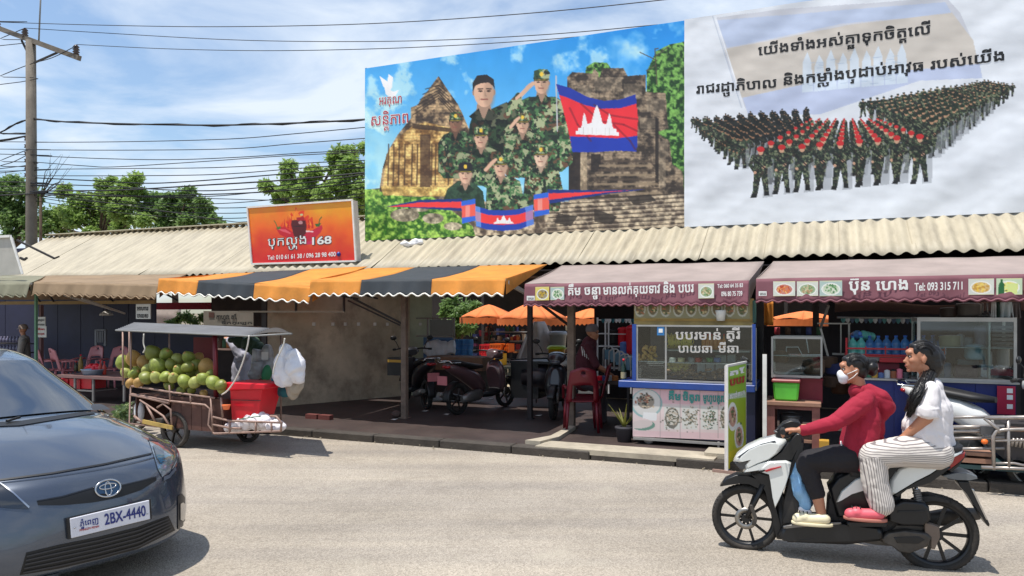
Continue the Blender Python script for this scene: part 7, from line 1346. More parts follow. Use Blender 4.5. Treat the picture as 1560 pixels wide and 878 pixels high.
def crange(r0, r1, name, mat, nr=8, off=0):
    q = MB(CM); q.grid(lambda a, b: cS(r0+(r1-r0)*b, 2*a-1), 48, int((r1-r0)*nr)); return q.build(name, mat, car)
body = MB(CM); body.grid(lambda a, b: cS(6*b, 2*a-1), 64, 48); bo = body.build('bumper', m_car, car)
hood = MB(CM); hood.grid(lambda a, b: cS(6.0+4.0*b, 2*a-1), 64, 32); ho = hood.build('bonnet', m_car, car, solid=.004)
ws = MB(CM); ws.grid(lambda a, b: cS(10.12+2.6*b, (2*a-1)*.93), 32, 16); wo_ = ws.build('windscreen', glass('car_glass', (60, 74, 84), 1.1), car)
crange(12.7, 19, 'roof_shell', m_car)
for s_ in (-1, 1):
    q = MB(CM); q.grid(lambda a, b: cS(10+2.9*b, s_*(.93+.07*a)), 3, 16); q.build('windscreen_pillar', m_car, car)
    def side(a, b):
        r = 1.2+16.5*a; p = cS(r, s_); zb = .30; k = b; y = p.y+s_*(.875-abs(p.y))*min(1, k*2.2)*(1 if p.z > .9 else .6); return Vector((p.x, y, p.z+(zb-p.z)*k))
    q = MB(CM); q.grid(side, 90, 12, keep=lambda a, b: not any((side(a, b).x-wx)**2+(side(a, b).z-.31)**2 < .36**2 for wx in (-.93, -3.63)) and not (10.5 < 1.2+16.5*a < 15.6 and b < .28))
    q.build('side_panel', m_car, car)
    q = MB(CM); q.grid(lambda a, b: side((9.8+5.0*a)/16.5, .02+.24*b)*1.0, 24, 4); q.build('side_window', glass('car_glass'), car)
    for wx in (-.93, -3.63): wheel(car, (wx, s_*.79, .31), .31, .2, (0, 1, 0), m_rub, m_alloy, 10, .03, T=CM, n=30)
    q = MB(CM); q.lathe((-.93, s_*.62, .31), [(.37, -.16), (.37, .16)], 24, (0, 1, 0), cap=False); q.build('arch_liner', m_blk, car)
MB(CM).box(-4.2, -.6, -.7, .7, .22, .34).build('floor_pan', m_blk, car); MB(CM).box(-1.5, -1.35, -.55, .55, .34, .85).build('bulkhead', m_blk, car)
q = MB(CM); q.grid(lambda a, b: Vector((-1.30-.32*b, (2*a-1)*.66, 1.0+.03*math.sin(b*3)-.02*(2*a-1)**2)), 12, 6); q.build('dashboard', M('dash_grey', (44, 48, 56), .7), car)
for y in (-.36, .36):
    loft(MB(CM), [(-2.05, y, .75, .22, .2), (-2.2, y, .95, .22, .25), (-2.32, y, 1.15, .18, .12)]).build('seat', M('seat_cloth', (84, 84, 88), .8), car); MB(CM).ell((-2.3, y, 1.28), (.05, .12, .08), 10, 7).build('headrest', M('seat_cloth'), car)
MB(CM).tube([(-1.62+.10*math.sin(t), .36+.18*math.cos(t), .86+.13*math.sin(t)) for t in np.linspace(0, 6.28, 20)], .014, 6).build('steering_wheel', m_blk, car)
# details laid on the bodywork
bvh = BVHTree.FromPolygons([tuple(p) for p in body.v+hood.v], body.f+[tuple(i+len(body.v) for i in f) for f in hood.f])
wbv = BVHTree.FromPolygons([tuple(p) for p in ws.v], ws.f)
def hit(px, py, off=0, tree=None):
    d = ray(px, py).normalized(); h = (tree or bvh).ray_cast(Vector((0, 0, CH)), d, 40)
    if h[0] is None: return None
    n = h[1] if h[1].dot(d) < 0 else -h[1]; return h[0]+n*off
def edge(L, t):
    k = t*(len(L)-1); i = min(int(k), len(L)-2); f = k-i; return (L[i][0]*(1-f)+L[i+1][0]*f, L[i][1]*(1-f)+L[i+1][1]*f)
def patch(name, top, bot, mat, off, nu=40, nv=8, par=None, lip=0, mirror=False):
    q = MB(); P = [[hit(*[a*(1-j/nv)+b_*(j/nv) for a, b_ in zip(edge(top, i/nu), edge(bot, i/nu))], off) for i in range(nu+1)] for j in range(nv+1)]
    idx = {}
    for j in range(nv+1):
        for i in range(nu+1):
            if P[j][i] is not None: idx[(i, j)] = q.av([P[j][i]])
    for j in range(nv):
        for i in range(nu):
            k = [(i, j), (i+1, j), (i+1, j+1), (i, j+1)]
            if all(t in idx for t in k):
                w = [q.v[idx[t]] for t in k]
                if max((w[0]-w[2]).length, (w[1]-w[3]).length) < .25: q.face([idx[t] for t in k], True)
    if not q.f: return None
    return q.build(name, mat, par or car)
m_gril = M('grille_black', (10, 10, 12), .5); m_trimd = M('dark_trim', (26, 28, 34), .35)
patch('upper_grille', [(56, 764), (95, 757), (140, 744), (163, 741), (185, 740), (215, 733), (237, 727)], [(58, 770), (95, 770), (140, 766), (163, 762), (185, 757), (215, 747), (238, 732)], m_gril, .004)
patch('grille_rim', [(56, 763), (95, 756), (140, 743), (163, 740), (185, 739), (215, 732), (237, 726)], [(56, 764.5), (95, 758), (140, 745), (163, 742), (185, 741), (215, 733.5), (237, 728)], m_trimd, .006, 40, 2)
patch('lower_grille', [(40, 842), (90, 830), (150, 818), (210, 803), (256, 786)], [(30, 876), (90, 866), (150, 852), (210, 836), (266, 808)], m_gril, .004)
for k in range(5):
    y = .12+k*.18; lo = lambda a, b_, y=y: (a[0]*(1-y)+b_[0]*y, a[1]*(1-y)+b_[1]*y); T_ = [(42, 842), (90, 830), (150, 818), (210, 803), (254, 787)]; B_ = [(34, 876), (90, 866), (150, 852), (210, 836), (262, 808)]
    patch('grille_slat', [lo(a, b_) for a, b_ in zip(T_, B_)], [(p[0], p[1]+2.0) for p in (lo(a, b_) for a, b_ in zip(T_, B_))], M('slat_grey', (44, 46, 52), .4), .012, 30, 1)
patch('bumper_lip', [(25, 886), (90, 872), (165, 858), (230, 840), (275, 815)], [(25, 892), (90, 880), (165, 866), (230, 848), (278, 821)], M('lip_silver', (110, 120, 136), .3, m=.5), .006, 40, 2)
patch('bonnet_gap', [(-20, 735), (0, 731.5), (80, 721), (160, 707), (231, 691)], [(-20, 737.5), (0, 734), (80, 723.4), (160, 709.4), (231, 693)], m_gril, .008, 50, 1)
m_lens = M('headlamp_lens', (96, 106, 118), .08, m=.3, coat=1, var=.5, sc=18)
hl = patch('headlamp', [(226, 671), (240, 674), (252, 682), (264, 694)], [(236, 702), (240, 716), (246, 727), (258, 720)], m_lens, .006, 24, 14)
patch('headlamp_bowl', [(232, 680), (240, 681), (248, 688)], [(238, 700), (243, 708), (250, 704)], M('bowl_dark', (30, 34, 40), .1, coat=1), .012, 10, 8, par=hl or car)
patch('headlamp_bezel', [(225, 669), (240, 672), (252, 680), (265, 692)], [(226, 672), (240, 674.5), (252, 682.5), (264, 694.5)], m_trimd, .01, 24, 1)
patch('headlamp_trim', [(248, 727), (256, 724), (266, 712)], [(248, 733), (257, 729), (267, 717)], M('lip_silver'), .008, 16, 2)
hl = patch('headlamp', [(-30, 724), (0, 738), (20, 752), (44, 773)], [(-30, 770), (0, 773), (20, 775), (45, 776)], M('bowl_dark'), .006, 24, 10); patch('headlamp_bezel', [(-30, 722), (0, 736), (20, 750), (45, 772)], [(-30, 724), (0, 738.5), (20, 753), (44, 775)], m_chr, .01, 24, 1)
patch('fog_lamp_recess', [(270, 756), (276, 752), (281, 758)], [(270, 806), (276, 808), (281, 800)], m_trimd, .005, 8, 12); patch('fog_lamp', [(273, 768), (277, 766), (280, 769)], [(273, 792), (277, 794), (280, 790)], m_chr, .010, 6, 8)
# emblem: ring with two inner ellipses
ec = hit(163.5, 745, .012); ex = Vector((.60, .80, 0)); nrm = Vector((.80, -.60, .28)).normalized(); ez = (Vector((0, 0, 1))-nrm*nrm.z).normalized()
T_ = MB().ell(ec-nrm*.008, (.01, .01, .01), 6, 4); q = MB(); el = lambda cx, cz, a, b_, t: ec+ex*(cx+a*math.cos(t))+ez*(cz+b_*math.sin(t))
for cx, cz, a, b_, r_ in ((0, 0, .075, .052, .006), (0, .012, .050, .016, .0045), (0, -.004, .018, .043, .0045)): q.tube([el(cx, cz, a, b_, t) for t in np.linspace(0, 2*math.pi, 40)[:-1]], r_, 8, closed=True)
em = q.build('emblem', m_chr, car); q = MB(); q.poly([el(0, 0, .074, .051, t)-nrm*.003 for t in np.linspace(0, 2*math.pi, 32)[:-1]]); q.build('emblem_disc', M('emblem_blue', (40, 76, 110), .3), em)
# number plate
pn = nrm = Vector((.80, -.60, 0.05)).normalized(); pc = hit(168, 791, .03)
c4 = [PL(x, y, pc, pn) for x, y in ((107, 790.5), (227.5, 762), (229, 791), (109, 820.5))]
pu = (c4[1]-c4[0]).normalized(); pvv = (c4[0]-c4[3]).normalized(); q = MB(); q.prism(c4, -pn*.012); pl_ = q.build('number_plate', M('plate_white', (214, 214, 222), .4, var=.04), car); pl_.modifiers.new('b', 'BEVEL').width = .003
q = MB(); cc = sum(c4, Vector())/4; q.prism([cc+(p-cc)*1.06 for p in c4], -pn*.02); q.v = [p-pn*.008 for p in q.v]; q.build('plate_holder', m_blk, car)
pb_ = M('plate_blue', (30, 44, 120), .4); PT = lambda x, y: PL(x, y, pc+pn*.003, pn)
q = MB(); put_text(q, "2BX-4440", PT(160, 800), PT(222.5, 785.5), H=.066, off=.018, up=pvv); q.build('lettering', pb_, pl_)
q = MB(); put_text(q, "ភ~នំេពញ", PT(122, 802.5), PT(150, 796), H=.032, off=.014, up=pvv); q.build('lettering', pb_, pl_)
q = MB(); put_text(q, "PHNOM PENH", PT(121.5, 810), PT(151, 803.5), H=.013, off=.02, up=pvv); q.build('lettering', red_ink, pl_)
for x, y in ((114, 804.5), (224.5, 783)): MB().ell(PT(x, y), (.005, .005, .005), 8, 5).build('screw', m_chr, pl_)
# wipers and scuttle
whit = lambda x, y, o=.012: hit(x, y, o, wbv) or hit(x, y, o)
patch('scuttle', [(-30, 646), (30, 643), (90, 634), (140, 627)], [(-30, 652), (30, 650), (90, 640), (146, 631)], m_gril, .008, 30, 3)
for L in ([(-20, 634), (30, 635), (80, 631), (128, 627)], [(-20, 640), (10, 646), (30, 640)]):
    P_ = [whit(*p, .02) for p in L]; P_ = [p for p in P_ if p is not None]
    if len(P_) > 1: MB().tube(P_, .009, 6).build('wiper', m_blk, car)
# ================================================================== the scooter with two riders
SF = Vector((1.735, 5.43, 0)); SR = Vector((2.879, 5.03, 0)); SDn = (SF-SR).normalized(); SN = Vector((SDn.y*-1, SDn.x, 0)); SN = SN if SN.y < 0 else -SN; ZU = Vector((0, 0, 1))
def S(px, py, off=0): return PL(px, py, SR+SN*off, SN)
def c3s(a, b): return (1080+a/3.99, 630+b/3.99)
def c4s(a, b): return (1260+a/4.027, 660+b/4.027)
def c6s(a, b): return (1070+a/2.322, 500+b/2.323)
SG = math.atan2(SDn.y, SDn.x)
st = thing('ridden_scooter', 'white and black scooter ridden by two women in the right foreground', 'scooter', SR, world=True, rot=SG)
RN = [(.10, 0), (.035, .05), (0, .18), (0, .82), (.035, .95), (.10, 1)]
def slab(name, pts, off, th, mat, cv=None, par=None, rings=RN):
    P = [S(*(cv(*p) if cv else p), off) for p in pts]; return MB().dome(P, -SN*th, rings).build(name, mat, par or st)
m_wps = M('white_scooter_paint', (214, 216, 212), .2, var=.04, coat=.8); m_sat = M('satin_black', (20, 21, 24), .38, var=.2, sc=8); m_mat = M('matt_black', (30, 30, 31), .7, var=.25, sc=10, dirt=.3); m_eng = M('engine_grey', (78, 74, 70), .5, m=.5, var=.3, sc=12, dirt=.5)
m_tyr = M('scooter_tyre', (44, 41, 38), .85, sc=14, var=.3, bump=.3, dirt=.5)
wheel(st, S(1136.5, 788), .243, .085, SN, m_tyr, m_sat, 10, .010, .03, T=None, disc=.078, n=48, fs=-1); wheel(st, S(1424.5, 812), .262, .10, SN, m_tyr, m_sat, 10, .011, .04, T=None, n=48)
for o in (.07, -.07): MB().tube([S(1163, 738, o), S(1150, 765, o), S(1137, 789, o)], [.02, .018, .016], 8).build('fork_leg', m_sat, st)
slab('brake_caliper', [(182, 560), (205, 555), (235, 640), (225, 685), (200, 680), (215, 640)], .09, .03, m_eng, lambda a, b: (1080+(a+60)/3.99, 630+b/3.99))
slab('front_mudguard', [(65, 446), (95, 402), (160, 374), (240, 378), (300, 398), (345, 440), (330, 470), (250, 432), (180, 428), (110, 438)], .065, .13, m_sat, c3s)
slab('fork_cover', [(250, 360), (370, 362), (385, 440), (405, 560), (440, 690), (450, 775), (412, 770), (380, 610), (340, 470), (300, 400)], .085, .17, m_sat, c3s)
slab('leg_shield', [(300, 350), (340, 312), (372, 292), (470, 288), (503, 302), (492, 370), (470, 440), (430, 530), (402, 586), (386, 520), (372, 420), (362, 368)], .15, .30, m_wps, c3s)
slab('nose_wing', [(205, 362), (235, 335), (310, 305), (380, 288), (430, 300), (400, 322), (320, 345)], .13, .26, m_wps, c3s)
slab('headlamp_cowl', [(145, 298), (165, 262), (230, 208), (310, 172), (400, 150), (468, 160), (478, 182), (440, 238), (380, 283), (290, 318), (215, 356), (212, 325), (242, 288), (170, 305)], .11, .22, m_wps, c3s, rings=[(.28, -.10), (.12, .02), (0, .22), (0, .78), (.12, .98), (.28, 1.1)])
slab('headlamp', [(152, 300), (180, 300), (244, 286), (240, 304), (212, 346), (185, 338)], .10, .20, m_glassd, c3s); slab('cowl_stripe', [(170, 268), (235, 222), (320, 185), (398, 166), (408, 174), (330, 200), (250, 236), (190, 272)], .126, .01, m_glassd, c3s)
m_rst = M('red_stripe', (168, 20, 34), .3, coat=.5); slab('red_stripe', [(336, 350), (375, 335), (436, 322), (442, 327), (385, 345), (350, 357)], .162, .015, m_rst, c3s); slab('side_emblem', [(300, 352), (335, 342), (350, 347), (318, 360)], .155, .01, m_sat, c3s)
slab('handlebar_cowl', [(374, 284), (440, 238), (482, 180), (540, 118), (574, 128), (568, 180), (530, 240), (506, 290), (430, 292)], .12, .24, m_sat, c3s)
slab('instrument_hood', [(404, 140), (414, 100), (450, 62), (500, 42), (548, 52), (566, 84), (545, 122), (480, 150), (420, 150)], .07, .14, m_sat, c3s)
MB().tube([S(*c3s(455, 112), .30), S(*c3s(470, 118), .18), S(*c3s(500, 122), 0), S(*c3s(530, 118), -.18), S(*c3s(545, 105), -.30)], .014, 8).build('handlebar', m_sat, st)
for o in (1, -1):
    a = S(*c3s(450 if o > 0 else 550, 112), .30*o); MB().tube([a+SN*.02*o, a-SN*.10*o], .019, 10).build('grip', m_rub, st); MB().tube([a-SN*.1*o+SDn*.03, a+SDn*.055, a+SDn*.04+SN*.03*o], .006, 6).build('brake_lever', m_alloy, st)
slab('inner_shield', [(500, 300), (560, 150), (580, 170), (560, 300), (545, 420), (550, 560), (530, 690), (445, 690), (450, 560), (482, 430)], .12, .24, m_mat, c3s)
slab('floorboard', [(1193, 803), (1215, 797), (1262, 796), (1300, 800), (1345, 806), (1350, 822), (1300, 826), (1245, 828), (1192, 826), (1184, 820)], .16, .32, m_sat)
slab('floor_edge', [(1193, 802), (1211, 799), (1282, 796), (1282, 799), (1212, 804), (1194, 806)], .165, .02, m_alloy)
slab('belly', [(1183, 750), (1200, 800), (1260, 790), (1262, 760), (1280, 735), (1330, 720), (1375, 740), (1372, 800), (1345, 826), (1290, 832), (1200, 828), (1186, 815)], .09, .18, m_mat)
slab('under_seat', [(1262, 745), (1275, 728), (1300, 716), (1350, 712), (1392, 712), (1372, 752), (1350, 772), (1310, 790), (1275, 790)], .12, .24, m_sat)
slab('front_side_panel', [(54, 432), (88, 362), (175, 288), (250, 258), (262, 300), (248, 348), (150, 378), (85, 418)], .15, .30, m_wps, c4s)
slab('rear_side_panel', [(372, 380), (382, 300), (436, 222), (520, 193), (700, 150), (845, 114), (745, 160), (722, 198), (640, 252), (540, 302), (440, 362), (398, 388)], .15, .30, m_wps, c4s, rings=[(.16, -.02), (.06, .03), (0, .16), (0, .84), (.06, .97), (.16, 1.02)])
slab('rear_lower_panel', [(398, 390), (440, 364), (540, 304), (640, 254), (722, 200), (770, 210), (715, 250), (640, 305), (480, 352), (420, 400)], .135, .27, m_sat, c4s)
slab('tail_light', [(724, 200), (744, 158), (852, 117), (846, 148), (800, 190), (742, 232)], .11, .22, m_tail, c4s); slab('tail_cap', [(745, 232), (800, 192), (850, 130), (858, 134), (812, 200), (760, 246)], .10, .20, m_sat, c4s)
slab('seat', [(1288, 716), (1300, 704), (1345, 706), (1378, 702), (1410, 688), (1440, 682), (1470, 681), (1469, 687), (1420, 700), (1390, 712), (1375, 718), (1330, 728), (1292, 728)], .13, .26, m_seat)
slab('grab_rail', [(700, 262), (790, 244), (860, 244), (925, 268), (930, 282), (880, 292), (800, 290), (740, 280)], .10, .20, M('grab_grey', (104, 108, 112), .35, m=.4), c4s)
slab('plate_hanger', [(800, 290), (868, 292), (880, 330), (905, 360), (1003, 566), (1000, 582), (988, 574), (856, 372), (815, 330)], .08, .16, m_sat, c4s); slab('reflector_strip', [(885, 340), (900, 345), (985, 530), (978, 535)], .085, .01, m_chr, c4s)
slab('rear_mudguard', [(540, 392), (640, 384), (745, 408), (768, 434), (740, 430), (650, 415), (570, 432)], .07, .14, m_mat, c4s)
slab('air_box', [(372, 500), (385, 452), (470, 418), (600, 428), (630, 456), (638, 540), (600, 568), (460, 568), (378, 545)], .16, .09, m_sat, c4s, rings=[(.16, 0), (.06, .06), (0, .3), (0, .9), (.05, 1)])
slab('air_box_rib', [(430, 478), (600, 474), (606, 484), (432, 488)], .166, .01, m_mat, c4s)
slab('transmission_case', [(328, 645), (368, 612), (480, 598), (620, 618), (648, 645), (622, 700), (510, 742), (440, 732), (400, 700), (335, 672)], .14, .10, m_eng, c4s, rings=[(.14, 0), (.05, .05), (0, .25), (0, .9), (.05, 1)]); slab('case_badge', [(410, 640), (560, 636), (600, 655), (560, 680), (430, 675)], .146, .01, m_sat, c4s)
slab('swing_arm', [(598, 545), (690, 575), (695, 640), (662, 716), (640, 712), (640, 650), (600, 610)], .12, .05, M('dusty_alloy', (120, 106, 96), .6, m=.4, dirt=.4), c4s)
slab('engine_block', [(0, 610), (120, 585), (330, 600), (420, 560), (640, 570), (560, 640), (420, 700), (300, 690), (160, 665), (20, 645)], .08, .16, m_eng, c4s)
for k, (x, y) in enumerate(((1335, 808), (1310, 812), (1290, 815))): MB().ell(S(x, y, .12), (.03, .03, .02), 8, 6).build('engine_bolt_cover', m_alloy, st)
MB().tube([S(1268, 822, .12), S(1240, 820, .15), S(1205, 824, .15)], .012, 6).build('kick_stand', m_mat, st)
sh = [S(1396+4*t, 745+22*t, .10)+SDn*.022*math.cos(t*50)+SN*.022*math.sin(t*50) for t in np.linspace(0, 1, 60)]; MB().tube(sh, .006, 5).build('shock_spring', m_alloy, st); MB().tube([S(1394, 735, .1), S(1402, 775, .1)], .012, 8).build('shock_rod', m_chr, st)
slab('foot_peg', [(1290, 796), (1352, 797), (1352, 803), (1292, 803)], .21, .08, m_sat)
loft(MB(Matrix.Translation(SR) @ Matrix.Rotation(SG, 4, 'Z')), [(-.30, -.17 if SN.dot(Vector((-SDn.y, SDn.x, 0))) > 0 else .17, .36, .03, .04), (-.1, -.17 if SN.dot(Vector((-SDn.y, SDn.x, 0))) > 0 else .17, .32, .05, .06), (.3, -.14 if SN.dot(Vector((-SDn.y, SDn.x, 0))) > 0 else .14, .24, .03, .03)]).build('exhaust', m_eng, st)
bg_ = thing('blue_bag', 'light blue plastic bag hanging behind the front shield of the ridden scooter', 'bag', S(1225, 770), world=True, rot=SG); q = MB()
limb(q, [S(*c3s(525, 290), .10), S(*c3s(530, 390), .11), S(*c3s(560, 480), .12), S(*c3s(588, 560), .12)], [.018, .04, .045, .03]); limb(q, [S(*c3s(560, 420), .0), S(*c3s(580, 540), .05)], [.04, .05])
fuse('bag_skin', q, M('blue_bag_film', (124, 168, 206), .35, sc=7, var=.15), bg_, .008, 2, lambda c, n: lump(c, n, 16, .012)); q = MB(); limb(q, [S(*c3s(560, 580), .12), S(*c3s(605, 600), .12), S(*c3s(585, 625), .12)], [.02, .025, .015]); fuse('white_base', q, M('sack_white'), bg_, .007, 2)
# ---------------------------------------------------------------- people
m_skin = M('tan_skin', (176, 122, 94), .5, sc=14, var=.06); m_hair = M('black_hair', (18, 15, 15), .42, sc=30, var=.3, bump=.25, bsc=90)
def head(q, c, f, k=1.0, r=None, tilt=0):
    """profile head at c, facing f; added to the body mass"""
    f = Vector(f).normalized(); u = (ZU+f*tilt).normalized(); f = (f-u*f.dot(u)).normalized(); s = f.cross(u); F = Matrix((f, s, u)).transposed(); P = lambda a, b, h: c+f*a*k+s*b*k+u*h*k
    for (a, b, h, ra, rb, rh) in ((-.012, 0, .03, .092, .072, .088), (.025, 0, -.012, .062, .060, .075), (.038, 0, -.058, .042, .046, .045), (.0, 0, -.055, .05, .05, .05), (.086, 0, -.018, .012, .012, .020), (.097, 0, -.030, .013, .014, .011), (.082, 0, -.056, .012, .022, .007), (.080, 0, -.068, .012, .020, .008), (.070, 0, -.092, .016, .020, .014), (.076, 0, .035, .018, .045, .020), (.050, .035, -.02, .03, .022, .024), (.050, -.035, -.02, .03, .022, .024), (.060, 0, -.045, .030, .036, .034)):
        q.ell(P(a, b, h), (ra*k, rb*k, rh*k), 16, 10, F)
    for e in (1, -1): q.ell(P(-.008, e*.070, -.012), (.016*k, .010*k, .028*k), 10, 8, F)
    return P, F
def face(T, P, F, k, look=0):
    for e in (1, -1):
        MB().ell(P(.072, e*.030, .006), (.011*k, .014*k, .0085*k), 10, 8, F).build('eye', M('eye_white', (170, 150, 140), .3), T); MB().ell(P(.077, e*.032, .006), (.008*k, .009*k, .0075*k), 8, 6, F).build('iris', M('iris_dark', (24, 16, 14), .15), T)
        MB().tube([P(.079, e*.014, .026), P(.078, e*.032, .030), P(.066, e*.048, .025)], .0024*k, 6).build('eyebrow', m_hair, T); MB().tube([P(.083, e*.018, .012), P(.081, e*.034, .015), P(.066, e*.047, .009)], .0022*k, 5).build('eyelid', m_hair, T)
def hand(q, w, d, up, sd, k=1.0, curl=1.0):
    """w = wrist, d = pointing direction, up = back of the hand, sd = thumb side"""
    d = Vector(d).normalized(); up = Vector(up).normalized(); sd = Vector(sd).normalized(); c = w+d*.045*k; q.ell(c, (.048*k, .038*k, .016*k), 12, 8, Matrix((d, sd, up)).transposed()); q.ell(w, (.026*k,)*3, 8, 6)
    for i, l in enumerate((.068, .078, .072, .056)):
        b = w+d*.082*k+sd*(.030-.020*i)*k; a1 = .5*curl; p1 = b+(d*math.cos(a1)-up*math.sin(a1))*l*.45*k; a2 = 1.5*curl; p2 = p1+(d*math.cos(a2)-up*math.sin(a2))*l*.32*k; a3 = 2.3*curl; p3 = p2+(d*math.cos(a3)-up*math.sin(a3))*l*.24*k; limb(q, [b-d*.02*k, b, p1, p2, p3], [.010*k, .0095*k, .0085*k, .008*k, .007*k], 8, 2)
    b = w+d*.02*k+sd*.030*k; limb(q, [b, b+(d+sd*.8-up*.4).normalized()*.035*k, b+(d*1.3+sd*.5-up*.9).normalized()*.062*k], [.013*k, .010*k, .008*k], 8, 2)
def folds(a, k, seed=0, st_=(1, 1, 1)):
    def f(co, no):
        d = np.array([-(1-abs(mnoise.noise(Vector((p[0]*k*.8*st_[0], p[1]*k*.8*st_[1], (p[2]+.6*p[0])*k*1.5*st_[2]))+Vector((seed, 0, 0))))*3.2)**2*.35+.35*mnoise.noise(Vector(p)*k*2.4+Vector((seed, 3, 0))) for p in co]); return co+no*(np.clip(d, -1.2, 1.2)*a)[:, None]
    return f
DR = thing('person', 'woman in a crimson hooded jacket and white face mask steering the scooter', 'person', S(1297, 800), world=True, rot=SG)
q = MB(); hc = S(1300, 563, 0); P, F = head(q, hc, SDn+SN*.10, .95, tilt=.05)
limb(q, [hc+ZU*-.05-SDn*.02, S(1311, 590), S(1318, 625), S(1303, 690)], [.045, .040, .06, .08]); limb(q, [S(1315, 606, .10), S(1272, 640, .24), S(1228, 655, .27)], [.036, .026, .024]); limb(q, [S(1315, 606, -.11), S(1272, 640, -.24), S(1236, 652, -.27)], [.036, .026, .024])
hand(q, S(1219, 655.5, .275), SDn+ZU*-.02, ZU, -SN, 1.0, .9); hand(q, S(1236, 650, -.27), SDn, ZU, SN, 1.0, .9)
for o in (.15, -.15): limb(q, [S(1300, 694, o*.7), S(1230, 702, o), S(1245, 755, o), S(1252, 786, o)], [.07, .05, .042, .032]); limb(q, [S(1252, 788, o), S(1225, 797, o)], [.034, .026])
fuse('body', q, m_skin, DR, .0065, 2); face(DR, P, F, .95)
q = MB()
for o, r_ in ((-.11, .085), (0, .115), (.11, .085)): limb(q, [S(1322, 606, o), S(1322, 640, o), S(1316, 680, o), S(1300+14, 700, o)], [r_*.62, r_*1.02, r_*1.1, r_*1.1]); limb(q, [S(1308, 615, o), S(1298, 690, o)], [r_*.6, r_*.85])
limb(q, [S(1306, 596), S(1320, 600)], [.062, .07]); limb(q, [S(1324, 594, .05), S(1342, 606, .07), S(1351, 621, .06), S(1344, 634, .03)], [.045, .058, .058, .042]); limb(q, [S(1324, 594, -.05), S(1342, 606, -.07), S(1351, 621, -.06), S(1344, 634, -.03)], [.045, .058, .058, .042]); limb(q, [S(1341, 604, 0), S(1352, 620, 0)], [.05, .055])
limb(q, [S(1316, 612, .15), S(1290, 632, .20), S(1270, 645, .25), S(1224, 656, .27)], [.068, .066, .056, .036]); limb(q, [S(1316, 612, -.15), S(1290, 632, -.2), S(1270, 645, -.25), S(1232, 652, -.27)], [.078, .070, .055, .036])
q.tube([S(1226, 655.5, .27), S(1220, 656.5, .27)], .038, 14); q.ell(S(1288, 700, .10), (.04, .04, .05), 10, 7)
fuse('hooded_jacket', q, M('crimson_fleece', (150, 22, 48), .85, sc=5, var=.10, bump=.25, bsc=260), DR, .0075, 3, folds(.012, 7, 2))
MB().tube([S(1281, 672, .13), S(1285, 700, .15)], .005, 6).build('zip', wh, DR)
q = MB()
for o in (.13, -.13): limb(q, [S(1306, 698, o*.7), S(1270, 699, o), S(1233, 702, o*1.1), S(1229, 712, o*1.1)], [.105, .098, .078, .074]); limb(q, [S(1229, 708, o*1.1), S(1238, 735, o*1.1), S(1244, 752, o*1.1)], [.074, .062, .058])
limb(q, [S(1310, 702), S(1296, 706)], [.12, .11]); fuse('trousers', q, M('black_trousers', (26, 23, 28), .8, sc=6, var=.2), DR, .008, 3, folds(.008, 9, 5))
def clog(T, px, py, off, mat, strap=None, k=1.0, lift=0):
    q = MB(); c = S(px, py, off)+ZU*.03; limb(q, [c-SDn*.085*k+ZU*.01, c+SDn*.02*k, c+SDn*.09*k-ZU*.004], [.036, .040, .040], 14, 4); q.ell(c+SDn*.05*k+ZU*.012, (.05, .044, .036), 12, 8); o = fuse('shoe', q, mat, T, .006, 3)
    q = MB(); c0 = c-ZU*.040; pts = [c0+SDn*(.135*math.cos(t)*k)+SN*(.046*math.sin(t)*(1+.12*math.cos(t))) for t in np.linspace(0, 2*math.pi, 26)[:-1]]; q.dome(pts, ZU*.022, [(.05, 0), (0, .15), (0, .9), (.05, 1)]); q.build('sole', strap or mat, T)
    for a in (.03, .055, .08):
        for b in (-.02, .0, .02): MB().ell(c+SDn*a+SN*b+ZU*.045, (.005, .005, .004), 6, 4).build('vent_hole', m_mat, T)
m_cro = M('cream_rubber', (222, 210, 176), .5, var=.06); clog(DR, 1237, 798, .17, m_cro); clog(DR, 1240, 796, -.17, m_cro)
q = MB()
for a, b, h, ra, rb, rh in ((.068, 0, -.050, .042, .052, .044), (.085, 0, -.034, .030, .028, .032), (.072, 0, -.075, .034, .042, .030)): q.ell(P(a, b, h), (ra, rb, rh), 14, 10, F)
fuse('face_mask', q, M('mask_white', (214, 216, 222), .7, var=.05), DR, .005, 2)
for e in (1, -1): MB().tube([P(.055, e*.055, -.030), P(.02, e*.070, -.012), P(-.012, e*.079, .004)], .0025, 5).tube([P(.050, e*.052, -.075), P(.015, e*.068, -.05), P(-.012, e*.078, -.02)], .0025, 5).build('mask_loop', wh, DR)
